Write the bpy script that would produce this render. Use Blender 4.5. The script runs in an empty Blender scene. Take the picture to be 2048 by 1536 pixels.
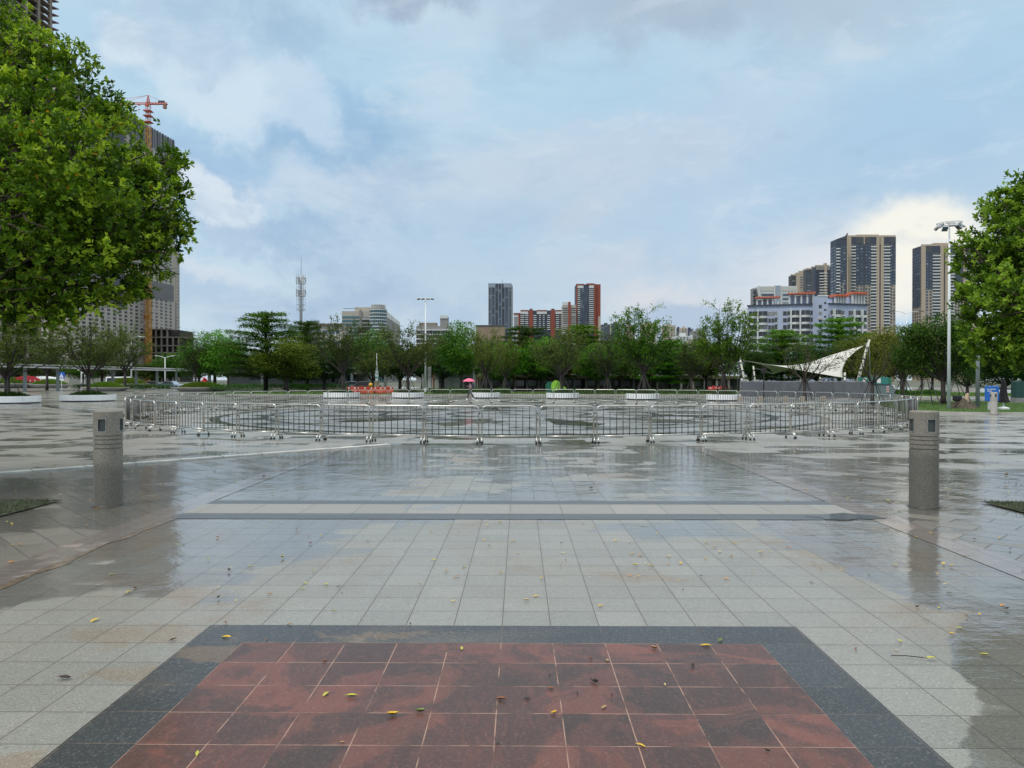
import bpy, math, random
import numpy as np
from mathutils import Vector, Matrix

random.seed(7)
RNG = np.random.default_rng(11)
sc = bpy.context.scene
COL = sc.collection
PI = math.pi
F, H, PX, HY = 1480.0, 1.65, 1038.0, 760.0     # focal length and eye height of the photo, plaza axis, horizon


def G(px, py):
    """ground point seen at a photo position"""
    k = py - HY
    return Vector((H * (px - PX) / k, H * F / k, 0.0))


def P(px, py, Y):
    return Vector(((px - PX) / F * Y, Y, H + (HY - py) / F * Y))


def lin(r, g, b):
    def f(c):
        c /= 255.0
        return c / 12.92 if c <= 0.04045 else ((c + 0.055) / 1.055) ** 2.4
    return (f(r), f(g), f(b), 1.0)


# ------------------------------------------------------------------ node helper
class NT:
    def __init__(self, tree):
        self.t = tree
        tree.nodes.clear()

    def n(self, kind, **kw):
        nd = self.t.nodes.new(kind)
        for k, v in kw.items():
            setattr(nd, k, v)
        return nd

    def put(self, sock, v):
        if v is None:
            return
        if isinstance(v, bpy.types.NodeSocket):
            self.t.links.new(v, sock)
        elif isinstance(v, (tuple, list)) and sock.type == 'VECTOR':
            sock.default_value = tuple(v)[:3]
        elif isinstance(v, (tuple, list)) and sock.type == 'RGBA':
            sock.default_value = tuple(v) if len(v) == 4 else tuple(v) + (1,)
        else:
            sock.default_value = v

    def m(self, op, a, b=None, c=None, clamp=False):
        nd = self.n('ShaderNodeMath', operation=op, use_clamp=clamp)
        self.put(nd.inputs[0], a); self.put(nd.inputs[1], b); self.put(nd.inputs[2], c)
        return nd.outputs[0]

    def vm(self, op, a, b=None):
        nd = self.n('ShaderNodeVectorMath', operation=op)
        self.put(nd.inputs[0], a); self.put(nd.inputs[1], b)
        return nd.outputs['Value'] if op in ('LENGTH', 'DOT_PRODUCT', 'DISTANCE') else nd.outputs[0]

    def mix(self, f, a, b, mode='MIX'):
        nd = self.n('ShaderNodeMix', data_type='RGBA', blend_type=mode)
        self.put(nd.inputs[0], f); self.put(nd.inputs[6], a); self.put(nd.inputs[7], b)
        return nd.outputs[2]

    def fmix(self, f, a, b):
        nd = self.n('ShaderNodeMix', data_type='FLOAT')
        self.put(nd.inputs[0], f); self.put(nd.inputs[2], a); self.put(nd.inputs[3], b)
        return nd.outputs[0]

    def ss(self, v, lo, hi, a=0.0, b=1.0):
        nd = self.n('ShaderNodeMapRange', interpolation_type='SMOOTHSTEP')
        self.put(nd.inputs[0], v)
        if lo > hi:
            lo, hi, a, b = hi, lo, b, a
        for i, x in zip((1, 2, 3, 4), (lo, hi, a, b)):
            nd.inputs[i].default_value = x
        return nd.outputs[0]

    def noise(self, vec, scale, detail=4, rough=0.55, dist=0.0, out='Fac', dims='3D'):
        nd = self.n('ShaderNodeTexNoise', noise_dimensions=dims)
        self.put(nd.inputs['Vector'], vec)
        nd.inputs['Scale'].default_value = scale
        nd.inputs['Detail'].default_value = detail
        nd.inputs['Roughness'].default_value = rough
        nd.inputs['Distortion'].default_value = dist
        return nd.outputs[out]

    def xyz(self, v):
        nd = self.n('ShaderNodeSeparateXYZ'); self.put(nd.inputs[0], v)
        return nd.outputs

    def comb(self, x, y, z=0.0):
        nd = self.n('ShaderNodeCombineXYZ')
        for i, v in enumerate((x, y, z)):
            self.put(nd.inputs[i], v)
        return nd.outputs[0]

    def bump(self, h, strength, dist, normal=None):
        nd = self.n('ShaderNodeBump')
        nd.inputs['Strength'].default_value = strength
        nd.inputs['Distance'].default_value = dist
        self.put(nd.inputs['Height'], h)
        if normal is not None:
            self.put(nd.inputs['Normal'], normal)
        return nd.outputs[0]


def new_mat(name):
    m = bpy.data.materials.new(name)
    m.use_nodes = True
    return m, NT(m.node_tree)


MATS = {}


def pmat(name, col, rough=0.6, metal=0.0, var=0.12, scale=6.0, bump=0.0, spec=0.5, coat=0.0, emit=None, grime=0.0):
    """painted / stone / metal surface with a little unevenness of its own"""
    if name in MATS:
        return MATS[name]
    m, t = new_mat(name)
    tc = t.n('ShaderNodeTexCoord').outputs['Object']
    nz = t.noise(tc, scale, 6)
    c = (col[0], col[1], col[2], 1)
    a = tuple(min(1, x * (1 + var)) for x in c[:3]) + (1,)
    b = tuple(x * (1 - var) for x in c[:3]) + (1,)
    cc = t.mix(t.ss(nz, 0.3, 0.7), b, a)
    if grime:
        g = t.noise(t.vm('MULTIPLY', tc, (1.0, 1.0, 0.15)), scale * 0.7, 5)
        cc = t.mix(t.m('MULTIPLY', t.ss(g, 0.5, 0.75), grime), cc, tuple(x * 0.45 for x in c[:3]) + (1,))
    p = t.n('ShaderNodeBsdfPrincipled')
    t.put(p.inputs['Base Color'], cc)
    p.inputs['Metallic'].default_value = metal
    t.put(p.inputs['Roughness'], t.fmix(nz, max(0.02, rough - 0.08), min(1, rough + 0.08)))
    p.inputs['Specular IOR Level'].default_value = spec
    p.inputs['Coat Weight'].default_value = coat
    if bump:
        t.put(p.inputs['Normal'], t.bump(t.noise(tc, scale * 6, 4), 0.4, bump))
    if emit:
        t.put(p.inputs['Emission Color'], tuple(emit) + (1,))
        p.inputs['Emission Strength'].default_value = 1
    o = t.n('ShaderNodeOutputMaterial')
    t.t.links.new(p.outputs[0], o.inputs[0])
    MATS[name] = m
    return m


# ------------------------------------------------------------------ mesh helper
class MB:
    def __init__(self):
        self.v, self.f = [], []

    def add(self, vs, fs):
        o = len(self.v)
        self.v += [tuple(x) for x in vs]
        self.f += [tuple(i + o for i in f) for f in fs]
        return self

    def box(self, c, s, rz=0.0, M=None):
        x, y, z = (k / 2 for k in s)
        vs = [Vector((a * x, b * y, d * z)) for d in (-1, 1) for a, b in ((-1, -1), (1, -1), (1, 1), (-1, 1))]
        R = M if M is not None else Matrix.Rotation(rz, 3, 'Z')
        vs = [R @ q + Vector(c) for q in vs]
        return self.add(vs, [(3, 2, 1, 0), (4, 5, 6, 7), (0, 1, 5, 4), (1, 2, 6, 5), (2, 3, 7, 6), (3, 0, 4, 7)])

    def span(self, x0, x1, y0, y1, z0, z1):
        return self.box(((x0 + x1) / 2, (y0 + y1) / 2, (z0 + z1) / 2), (abs(x1 - x0), abs(y1 - y0), abs(z1 - z0)))

    def tube(self, pts, r, n=8, caps=True):
        pts = [Vector(p) for p in pts]
        rs = r if isinstance(r, (list, tuple)) else [r] * len(pts)
        prev = None
        rings = []
        for i, p in enumerate(pts):
            d = (pts[min(i + 1, len(pts) - 1)] - pts[max(i - 1, 0)])
            d = d.normalized() if d.length > 1e-9 else Vector((0, 0, 1))
            if prev is None:
                u = d.cross(Vector((0, 0, 1)))
                if u.length < 0.05:
                    u = d.cross(Vector((1, 0, 0)))
            else:
                u = prev - d * prev.dot(d)
            u.normalize(); prev = u
            w = d.cross(u)
            rings.append([p + (u * math.cos(2 * PI * k / n) + w * math.sin(2 * PI * k / n)) * rs[i] for k in range(n)])
        o = len(self.v)
        self.v += [tuple(q) for rg in rings for q in rg]
        for i in range(len(pts) - 1):
            for k in range(n):
                a, b = o + i * n + k, o + i * n + (k + 1) % n
                self.f.append((a, b, b + n, a + n))
        if caps:
            self.f.append(tuple(o + k for k in reversed(range(n))))
            self.f.append(tuple(o + (len(pts) - 1) * n + k for k in range(n)))
        return self

    def lathe(self, prof, n=24, c=(0, 0, 0), sx=1.0, sy=1.0):
        o = len(self.v)
        for r, z in prof:
            for k in range(n):
                a = 2 * PI * k / n
                self.v.append((c[0] + r * sx * math.cos(a), c[1] + r * sy * math.sin(a), c[2] + z))
        for i in range(len(prof) - 1):
            for k in range(n):
                a, b = o + i * n + k, o + i * n + (k + 1) % n
                self.f.append((a, b, b + n, a + n))
        self.f.append(tuple(o + k for k in reversed(range(n))))
        self.f.append(tuple(o + (len(prof) - 1) * n + k for k in range(n)))
        return self

    def prism(self, poly, z0, z1, M=None):
        n = len(poly)
        vs = [Vector((x, y, z)) for z in (z0, z1) for x, y in poly]
        if M is not None:
            vs = [M @ q for q in vs]
        fs = [tuple(reversed(range(n))), tuple(range(n, 2 * n))] + [(i, (i + 1) % n, n + (i + 1) % n, n + i) for i in range(n)]
        return self.add(vs, fs)

    def sheet(self, poly, z):
        return self.add([(x, y, z) for x, y in poly], [tuple(range(len(poly)))])

    def mesh(self, name, mat, smooth=False):
        me = bpy.data.meshes.new(name)
        me.from_pydata(self.v, [], self.f)
        me.materials.append(mat)
        if smooth:
            me.shade_smooth()
        me.update()
        return me

    def build(self, name, mat, parent=None, smooth=False, bevel=0.0, sub=0):
        o = link(name, self.mesh(name, mat, smooth), parent)
        if bevel:
            b = o.modifiers.new('edge', 'BEVEL'); b.width = bevel; b.segments = 2; b.limit_method = 'ANGLE'
        if sub:
            s = o.modifiers.new('smooth', 'SUBSURF'); s.levels = sub; s.render_levels = sub
        return o


def link(name, me, parent=None):
    o = bpy.data.objects.new(name, me)
    COL.objects.link(o)
    if parent is not None:
        o.parent = parent
    return o


def tag(o, label, cat, group=None, kind=None):
    if label:
        o['label'] = label
    if cat:
        o['category'] = cat
    if group:
        o['group'] = group
    if kind:
        o['kind'] = kind
    return o


def thing(name, label, cat, loc=(0, 0, 0), rz=0.0, group=None, s=1.0):
    o = bpy.data.objects.new(name, None)
    o.empty_display_size = 0.2
    COL.objects.link(o)
    o.location = loc; o.rotation_euler = (0, 0, rz)
    o.scale = (s, s, s) if not isinstance(s, tuple) else s
    return tag(o, label, cat, group)


KIDS = {}


def kids(o):
    return [c for c in o.children]


def copy_tree(o, parent=None):
    c = o.copy()
    COL.objects.link(c)
    if parent is not None:
        c.parent = parent
    for ch in kids(o):
        copy_tree(ch, c)
    return c


def struct(o, label=None, cat=None):
    o['kind'] = 'structure'
    if label:
        o['label'] = label
    if cat:
        o['category'] = cat
    return o


# ------------------------------------------------------------------ camera, sun, sky
cam = bpy.data.cameras.new('camera')
cam.sensor_width = 36.0
cam.lens = F / 2048.0 * 36.0
cam.clip_start = 0.1
cam.clip_end = 12000
co = bpy.data.objects.new('camera', cam)
COL.objects.link(co)
co.location = (0, 0, H)
co.rotation_euler = (PI / 2 - math.atan(8 / F), 0, math.atan((PX - 1024) / F))
sc.camera = co

SUN_DIR = Vector((-0.42, -0.40, 0.82)).normalized()
sl = bpy.data.lights.new('sun', 'SUN')
sl.energy = 1.5
sl.angle = math.radians(10)
sl.color = (1.0, 0.95, 0.87)
so = bpy.data.objects.new('sun', sl)
COL.objects.link(so)
so.location = (0, 0, 60)
so.rotation_euler = SUN_DIR.to_track_quat('Z', 'Y').to_euler()

w = bpy.data.worlds.new("World")
sc.world = w
w.use_nodes = True
t = NT(w.node_tree)
dr = t.n('ShaderNodeTexCoord').outputs['Generated']
X_, Y_, Z_ = t.xyz(dr)
az = t.m('ARCTAN2', X_, Y_)
el = t.m('ARCSINE', Z_)
warp = t.xyz(t.noise(dr, 3.2, 8, 0.6, out='Color'))
warp2 = t.xyz(t.noise(dr, 11.0, 8, 0.62, out='Color'))


def warped(base, i, a1, a2):
    v = t.m('MULTIPLY_ADD', t.m('SUBTRACT', warp[i], 0.5), a1, base)
    return t.m('MULTIPLY_ADD', t.m('SUBTRACT', warp2[i], 0.5), a2, v)


azw, elw = warped(az, 0, 0.17, 0.17), warped(el, 1, 0.12, 0.14)
azf, elf = warped(az, 0, 0.05, 0.07), warped(el, 1, 0.03, 0.06)


def sky_at(px, py):
    a = math.atan((px - PX) / F)
    return a, math.atan((HY - py) / F * math.cos(a))


def blob(px, py, rx, ry, soft=0.6, fine=False, tilt=0.0):
    a, e = sky_at(px, py)
    k = math.cos(a) ** 2
    A, E = (azf, elf) if fine else (azw, elw)
    dx = t.m('SUBTRACT', A, a); dy = t.m('SUBTRACT', E, e)
    c, s = math.cos(tilt), math.sin(tilt)
    ux = t.m('ADD', t.m('MULTIPLY', dx, c), t.m('MULTIPLY', dy, s))
    uy = t.m('SUBTRACT', t.m('MULTIPLY', dy, c), t.m('MULTIPLY', dx, s))
    d = t.m('SQRT', t.m('ADD', t.m('POWER', t.m('DIVIDE', ux, rx / F * k), 2.0),
                        t.m('POWER', t.m('DIVIDE', uy, ry / F * math.cos(a)), 2.0)))
    return t.ss(d, 1 + soft, 1 - soft)


ramp = t.n('ShaderNodeValToRGB')
ramp.color_ramp.interpolation = 'EASE'
els = [(0.0, (208, 222, 232)), (0.07, (195, 214, 229)), (0.20, (186, 211, 231)), (0.34, (182, 215, 237)),
       (0.48, (192, 220, 238)), (0.75, (240, 241, 238)), (1.0, (252, 248, 238))]
cr = ramp.color_ramp
while len(cr.elements) < len(els):
    cr.elements.new(0.5)
for e_, (p_, c_) in zip(cr.elements, els):
    e_.position = p_; e_.color = lin(*c_)
t.put(ramp.inputs[0], t.m('ABSOLUTE', el))
sky = ramp.outputs[0]
# broad stretched cloud sheets
stretch = t.vm('MULTIPLY', dr, (1.0, 1.0, 2.6))
n1 = t.noise(stretch, 2.3, 9, 0.58, 0.25)
n2 = t.noise(stretch, 5.5, 9, 0.6, 0.4)
sky = t.mix(t.m('MULTIPLY', t.ss(n1, 0.46, 0.68), 0.55), sky, lin(214, 229, 239))
sky = t.mix(t.m('MULTIPLY', t.ss(n2, 0.50, 0.30), 0.40), sky, lin(164, 195, 221))
n3 = t.noise(stretch, 9.0, 10, 0.66, 0.6)
n4 = t.noise(t.vm('MULTIPLY', dr, (1.0, 1.0, 1.7)), 4.2, 10, 0.62, 0.5)
layers = [  # px, py, rx, ry, softness, fine, tilt, strength, colour
    (300, 420, 330, 260, 0.8, False, 0, 0.5, (200, 226, 242)),
    (640, 268, 160, 62, 0.6, False, 0.1, 0.8, (150, 188, 222)),
    (380, 330, 120, 60, 0.7, False, 0, 0.6, (146, 183, 222)),
    (560, 185, 150, 60, 0.35, False, -0.5, 0.75, (206, 226, 242)),
    (430, 165, 150, 75, 0.32, False, -0.6, 0.85, (212, 231, 245)),
    (262, 78, 62, 50, 0.3, True, 0, 0.9, (221, 236, 247)),
    (330, 60, 90, 30, 0.35, True, -0.9, 0.7, (214, 233, 246)),
    (430, 395, 115, 52, 0.35, False, -0.5, 0.9, (224, 235, 245)),
    (660, 380, 150, 45, 0.6, False, 0, 0.5, (205, 219, 236)),
    (420, 545, 120, 18, 0.6, False, 0.1, 0.6, (222, 228, 238)),
    (560, 470, 160, 24, 0.7, False, 0, 0.6, (160, 188, 220)),
    (620, 600, 330, 36, 0.8, False, 0, 0.6, (168, 192, 220)),
    (830, -8, 120, 28, 0.7, False, 0, 0.7, (160, 176, 200)),
    (1500, 20, 430, 85, 0.8, False, -0.05, 0.62, (178, 195, 211)),
    (1330, 75, 160, 38, 0.7, False, -0.1, 0.4, (166, 182, 204)),
    (1160, 30, 120, 30, 0.7, False, 0.1, 0.3, (168, 184, 206)),
    (1230, 330, 330, 75, 0.9, False, 0.1, 0.45, (200, 210, 226)),
    (1750, 300, 330, 110, 0.8, False, 0.15, 0.55, (172, 203, 231)),
    (1560, 560, 420, 70, 0.8, False, 0, 0.7, (212, 220, 232)),
    (1150, 440, 60, 30, 0.6, True, 0.3, 0.35, (208, 212, 224)),
    (1230, 520, 60, 30, 0.6, True, 0.3, 0.35, (212, 216, 226)),
    (1350, 598, 120, 42, 0.8, False, 0, 0.8, (228, 226, 226)),
    (1370, 640, 115, 44, 0.25, True, 0, 0.75, (166, 191, 220)),
    (1330, 606, 24, 20, 0.3, True, 0, 0.6, (180, 199, 222)),
    (1405, 610, 30, 16, 0.3, True, 0, 0.55, (182, 200, 222)),
    (1750, 530, 220, 80, 0.75, True, 0.1, 0.7, (236, 238, 238)),
    (1830, 480, 130, 74, 0.30, True, 0, 0.95, (255, 252, 240)),
    (1800, 560, 80, 60, 0.6, True, 0, 0.9, (254, 250, 238)),
    (1810, 655, 90, 26, 0.6, True, 0, 0.8, (182, 216, 240)),
]
for px, py, rx, ry, sf, fn, tl, st, c in layers:
    sky = t.mix(t.m('MULTIPLY', blob(px, py, rx, ry, sf, fn, tl), st), sky, lin(*c))
sky = t.mix(t.m('MULTIPLY', t.ss(n3, 0.53, 0.70), 0.30), sky, lin(222, 233, 242))
leftward = t.ss(az, 0.05, -0.25)
sky = t.mix(t.m('MULTIPLY', t.m('MULTIPLY', t.ss(n4, 0.50, 0.36), leftward), 0.42), sky, lin(148, 180, 212))
sky = t.mix(t.m('MULTIPLY', t.ss(n3, 0.46, 0.30), 0.22), sky, lin(160, 184, 210))
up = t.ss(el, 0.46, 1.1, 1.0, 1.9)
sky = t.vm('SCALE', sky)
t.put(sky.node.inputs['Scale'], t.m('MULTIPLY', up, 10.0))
nish = t.n('ShaderNodeTexSky')
nish.sky_type = 'NISHITA'
nish.sun_disc = False
nish.sun_elevation = math.asin(SUN_DIR.z)
nish.sun_rotation = math.atan2(SUN_DIR.x, SUN_DIR.y)
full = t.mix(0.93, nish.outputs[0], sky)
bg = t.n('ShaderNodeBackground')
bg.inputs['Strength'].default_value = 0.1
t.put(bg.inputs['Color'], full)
ow = t.n('ShaderNodeOutputWorld')
t.t.links.new(bg.outputs[0], ow.inputs[0])

vs_ = sc.view_settings
vs_.view_transform = 'Standard'
vs_.look = 'None'
vs_.exposure = 0.0
vs_.gamma = 1.0
sc.cycles.max_bounces = 8
sc.cycles.transparent_max_bounces = 8
sc.cycles.use_denoising = True
# ------------------------------------------------------------------ wet paving
def wet_paving(name, ca, cb, tile=(0.323, 0.323), off=(0, 0), rot=0.0, joint=(0.10, 0.095, 0.085), jw=0.006, jbreak=0.0,
               stain=None, stain_amt=0.5, wet=0.0, smear=None, speck=0.35, brick=False, dry=(0.36, 0.03), rip=1.0, tilt=0.014, sides=1.0, patch=0.07, film=0.8, spots=()):
    m, t = new_mat(name)
    tc = t.n('ShaderNodeTexCoord').outputs['Object']
    mp = t.n('ShaderNodeMapping')
    mp.inputs['Rotation'].default_value = (0, 0, rot)
    t.put(mp.inputs['Vector'], tc)
    x, y, _ = t.xyz(mp.outputs[0])
    wx, wy, _ = t.xyz(tc)
    py_ = t.m('DIVIDE', t.m('SUBTRACT', y, off[1]), tile[1])
    sx = t.m('SUBTRACT', x, off[0])
    if brick:
        row = t.m('FLOOR', py_)
        sx = t.m('ADD', sx, t.m('MULTIPLY', t.m('MODULO', t.m('ABSOLUTE', row), 2.0), tile[0] / 2))
    px_ = t.m('DIVIDE', sx, tile[0])
    fx = t.m('FRACT', px_); fy = t.m('FRACT', py_)
    dx = t.m('MULTIPLY', t.m('MINIMUM', fx, t.m('SUBTRACT', 1.0, fx)), tile[0])
    dy = t.m('MULTIPLY', t.m('MINIMUM', fy, t.m('SUBTRACT', 1.0, fy)), tile[1])
    line = t.ss(t.m('MINIMUM', dx, dy), jw * 0.75, jw * 0.3)
    cell = t.comb(t.m('FLOOR', px_), t.m('FLOOR', py_))
    wn = t.n('ShaderNodeTexWhiteNoise', noise_dimensions='2D')
    t.put(wn.inputs['Vector'], cell)
    tv, tcol = wn.outputs['Value'], wn.outputs['Color']
    c = t.mix(tv, ca + (1,), cb + (1,))
    big = t.noise(tc, 0.45, 7, 0.6, 0.4)
    if stain:
        c = t.mix(t.m('MULTIPLY', t.m('ADD', t.m('MULTIPLY', t.ss(big, 0.47, 0.60), 0.45), t.m('MULTIPLY', t.ss(big, 0.565, 0.60), 0.55)), stain_amt), c, stain + (1,))
    for sx_, sy_, rx_, ry_ in spots:   # rusty run-off stains
        nx_ = t.xyz(t.noise(tc, 3.2, 6, 0.65, 1.0, out='Color'))
        ex = t.m('DIVIDE', t.m('SUBTRACT', t.m('MULTIPLY_ADD', t.m('SUBTRACT', nx_[0], 0.5), 1.1, wx), sx_), rx_)
        ey = t.m('DIVIDE', t.m('SUBTRACT', t.m('MULTIPLY_ADD', t.m('SUBTRACT', nx_[1], 0.5), 0.7, wy), sy_), ry_)
        dd_ = t.m('ADD', t.m('MULTIPLY', ex, ex), t.m('MULTIPLY', ey, ey))
        c = t.mix(t.m('MULTIPLY', t.ss(dd_, 1.15, 0.2), 0.42), c, (0.21, 0.125, 0.055, 1))
    if smear:   # rubbed and clouded stone
        s1 = t.noise(t.vm('ADD', tc, t.vm('MULTIPLY', tcol, (0.22, 0.22, 0.0))), 1.5, 6, 0.58, 1.4)
        s2 = t.noise(t.vm('MULTIPLY', t.vm('ADD', tc, tcol), (6.0, 1.6, 1.0)), 3.0, 6, 0.65, 1.3)
        k = t.m('ADD', t.m('MULTIPLY', t.ss(s1, 0.48, 0.58), 0.85), t.m('MULTIPLY', t.ss(s2, 0.46, 0.70), 0.5), clamp=True)
        k = t.m('MULTIPLY', k, t.fmix(tv, 0.35, 1.0))
        c = t.mix(k, c, smear + (1,))
    sp = t.noise(tc, 120.0, 3, 0.75)
    sp2 = t.noise(tc, 70.0, 3, 0.75)
    gj = t.m('MULTIPLY', t.ss(t.m('MINIMUM', dx, dy), 0.05, 0.0), t.ss(t.noise(tc, 3.0, 5, 0.65), 0.42, 0.70))
    c = t.mix(t.m('MULTIPLY', gj, 0.16), c, tuple(0.4 * k for k in joint) + (1,))
    mk = t.ss(t.noise(tc, 1.7, 7, 0.68, 1.2), 0.60, 0.70)
    c = t.mix(t.m('MULTIPLY', mk, 0.28), c, tuple(0.45 * k for k in ca) + (1,))
    c = t.mix(t.m('MULTIPLY', t.ss(sp, 0.53, 0.66), speck), c, (0.03, 0.03, 0.028, 1))
    c = t.mix(t.m('MULTIPLY', t.ss(sp2, 0.52, 0.68), speck * 0.6), c, (0.55, 0.54, 0.5, 1))
    jm = line
    if jbreak:
        jm = t.m('MULTIPLY', line, t.ss(t.noise(tc, 4.5, 4), 0.38, 0.58, 1 - jbreak, 1.0))
    c = t.mix(jm, c, joint + (1,))
    # standing water: pools of its own shape, drier patch right at the viewer's feet
    pool = t.noise(t.vm('MULTIPLY', tc, (0.55, 0.9, 1.0)), 0.8, 6, 0.55, 0.5)
    left = t.m('MULTIPLY', t.ss(wx, -1.7, -2.5, 0.0, 0.30), t.ss(wy, 4.9, 5.7))
    right = t.m('MAXIMUM', t.m('MULTIPLY', t.ss(t.m('SUBTRACT', wx, t.m('MULTIPLY', wy, 0.62)), -0.28, 0.05, 0.0, 0.36), t.ss(wy, 5.7, 5.0)), t.m('MULTIPLY', t.ss(wx, 2.5, 3.1, 0.0, 0.30), t.ss(wy, 4.9, 5.5)))
    side = t.m('MULTIPLY', t.m('ADD', left, right), sides)
    away = t.ss(wy, 4.5, 10.5, -0.16, 0.12)
    pm = t.m('ADD', t.m('ADD', pool, t.m('ADD', side, away)), wet)
    pm = t.m('ADD', pm, t.m('MULTIPLY', t.m('SUBTRACT', tv, 0.5), patch))
    wetm = t.ss(pm, 0.52, 0.575)
    c = t.mix(wetm, c, t.mix(0.5, c, (0.032, 0.030, 0.026, 1)))
    g1 = t.noise(tc, 130.0, 3, 0.6)
    base_n = t.bump(t.m('SUBTRACT', g1, t.m('MULTIPLY', line, 3.0)), 0.5, 0.0016)
    r1 = t.noise(t.vm('MULTIPLY', tc, (0.7, 1.3, 1.0)), 26.0, 3, 0.6)
    r2 = t.noise(t.vm('MULTIPLY', tc, (0.6, 1.0, 1.0)), 7.0, 3, 0.5)
    film_h = t.m('ADD', t.m('MULTIPLY', r1, 0.5), t.m('MULTIPLY', r2, 1.5))
    r3 = t.noise(t.vm('MULTIPLY', tc, (0.8, 1.0, 1.0)), 1.6, 3, 0.5)
    film_h = t.m('ADD', film_h, t.m('MULTIPLY', r3, 4.0))
    film_n = t.bump(film_h, 0.13 * rip, 0.010)
    film_n = t.vm('NORMALIZE', t.vm('ADD', film_n, t.vm('MULTIPLY', t.vm('SUBTRACT', tcol, (0.5, 0.5, 0.5)), (tilt, tilt, 0.0))))
    p = t.n('ShaderNodeBsdfPrincipled')
    t.put(p.inputs['Base Color'], c)
    p.inputs['Roughness'].default_value = 0.62
    p.inputs['Specular IOR Level'].default_value = 0.35
    t.put(p.inputs['Normal'], base_n)
    t.put(p.inputs['Coat Weight'], t.m('MULTIPLY', t.fmix(wetm, film, 1.0), t.m('SUBTRACT', 1.0, t.m('MULTIPLY', line, 0.55))))
    t.put(p.inputs['Coat Roughness'], t.fmix(wetm, dry[0], dry[1]))
    t.put(p.inputs['Coat IOR'], t.fmix(wetm, 1.42, 1.62))
    t.put(p.inputs['Coat Normal'], film_n)
    o = t.n('ShaderNodeOutputMaterial')
    t.t.links.new(p.outputs[0], o.inputs[0])
    return m


def rect(x0, x1, y0, y1):
    return [(x0, y0), (x1, y0), (x1, y1), (x0, y1)]


T = 0.3235
ROW0 = H * F / (1255 - HY)             # outer edge of the dark border
COL0 = H * (1002 - PX) / 530.0

g_mat = pmat('dull_ground', (0.10, 0.11, 0.08), 0.9, var=0.3, scale=0.05)
g = MB()
g.sheet([(5000 * math.cos(2 * PI * k / 48), 3000 + 5000 * math.sin(2 * PI * k / 48)) for k in range(48)], -0.03)
struct(g.build('ground', g_mat), 'dull green and grey ground running out to the horizon', 'ground')

m_plaza = wet_paving('wet_plaza_granite', (0.30, 0.292, 0.255), (0.225, 0.22, 0.19), tile=(1.2, 0.6), rot=0.0, brick=True, jw=0.02,
                     stain=(0.24, 0.20, 0.15), stain_amt=0.45, wet=-0.10, dry=(0.25, 0.045), rip=1.5, speck=0.2, tilt=0.05, patch=0.2, sides=0.0)
struct(MB().sheet(rect(-150, 90, -8, 170), 0.0).build('plaza', m_plaza), 'wide wet grey granite plaza with shiny pools of rainwater', 'plaza')

m_side = wet_paving('wet_side_granite', (0.205, 0.188, 0.155), (0.15, 0.138, 0.115), tile=(0.64, 0.32), rot=math.radians(45), brick=True, jw=0.016,
                    stain=(0.20, 0.155, 0.11), stain_amt=0.5, wet=0.0, dry=(0.22, 0.06), rip=2.4, speck=0.4, tilt=0.032, patch=0.17, sides=0.1)
for sg, nm in ((-1, 'dark wet granite paving laid diagonally around the bollard under the tall tower'),
               (1, 'dark wet granite paving laid diagonally around the bollard by the lawn')):
    poly = [(sg * 4.53, -8), (sg * 4.53, 17.3), (sg * 9.0, 12.85), (sg * 29.8, -8)]
    if sg < 0:
        poly = poly[::-1]
    struct(MB().sheet(poly[::-1], 0.004).build('paving', m_side), nm, 'paving')

m_prom = wet_paving('wet_promenade_granite', (0.252, 0.250, 0.222), (0.208, 0.207, 0.185), tile=(T, T), off=(COL0, ROW0), jw=0.005,
                    joint=(0.085, 0.07, 0.055), stain=(0.20, 0.135, 0.075), stain_amt=0.55, wet=-0.03, dry=(0.30, 0.03), rip=2.2, speck=0.6, patch=0.09, spots=((-2.5, 4.75, .62, .26), (-2.12, 4.12, .34, .16), (-2.2, 3.12, .4, .14), (3.1, 6.6, .5, .2)))
struct(MB().sheet(rect(-4.15, 4.15, -8, 18.6), 0.004).build('promenade', m_prom), 'light grey square granite tiles leading straight to the fountain ring', 'paving')

m_pink = wet_paving('pink_granite', (0.32, 0.26, 0.225), (0.27, 0.22, 0.195), tile=(0.38, 0.9), off=(0.23, 0), jw=0.006, wet=0.0, speck=0.5, dry=(0.30, 0.09), sides=0.5, rip=2.0)
for sg, nm in ((-1, 'pinkish granite edging strip between promenade and the bollard below the tower'), (1, 'pinkish granite edging strip between promenade and the bollard near the lawn')):
    x0, x1 = sorted((sg * 4.15, sg * 4.53))
    struct(MB().sheet(rect(x0, x1, -8, 18.2), 0.008).build('edging_strip', m_pink), nm, 'edging')
m_mud = pmat('gutter_silt', (0.16, 0.12, 0.085), 0.3, var=0.5, scale=9, coat=0.6)
gut = MB()
for i in range(40):
    y0 = 2.0 + i * 0.2
    a = 0.05 + 0.05 * math.sin(i * 0.9) * math.sin(i * 0.31) + (0.03 if i % 3 else 0)
    b = 0.05 + 0.05 * math.sin((i + 1) * 0.9) * math.sin((i + 1) * 0.31) + (0.03 if (i + 1) % 3 else 0)
    gut.add([(-4.15, y0, 0.0075), (-4.15 + a, y0, 0.0075), (-4.15 + b, y0 + 0.2, 0.0075), (-4.15, y0 + 0.2, 0.0075)], [(0, 1, 2, 3)])
struct(gut.build('silt', m_mud), 'brown wet silt washed along the pinkish edging strip', 'silt')

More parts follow.
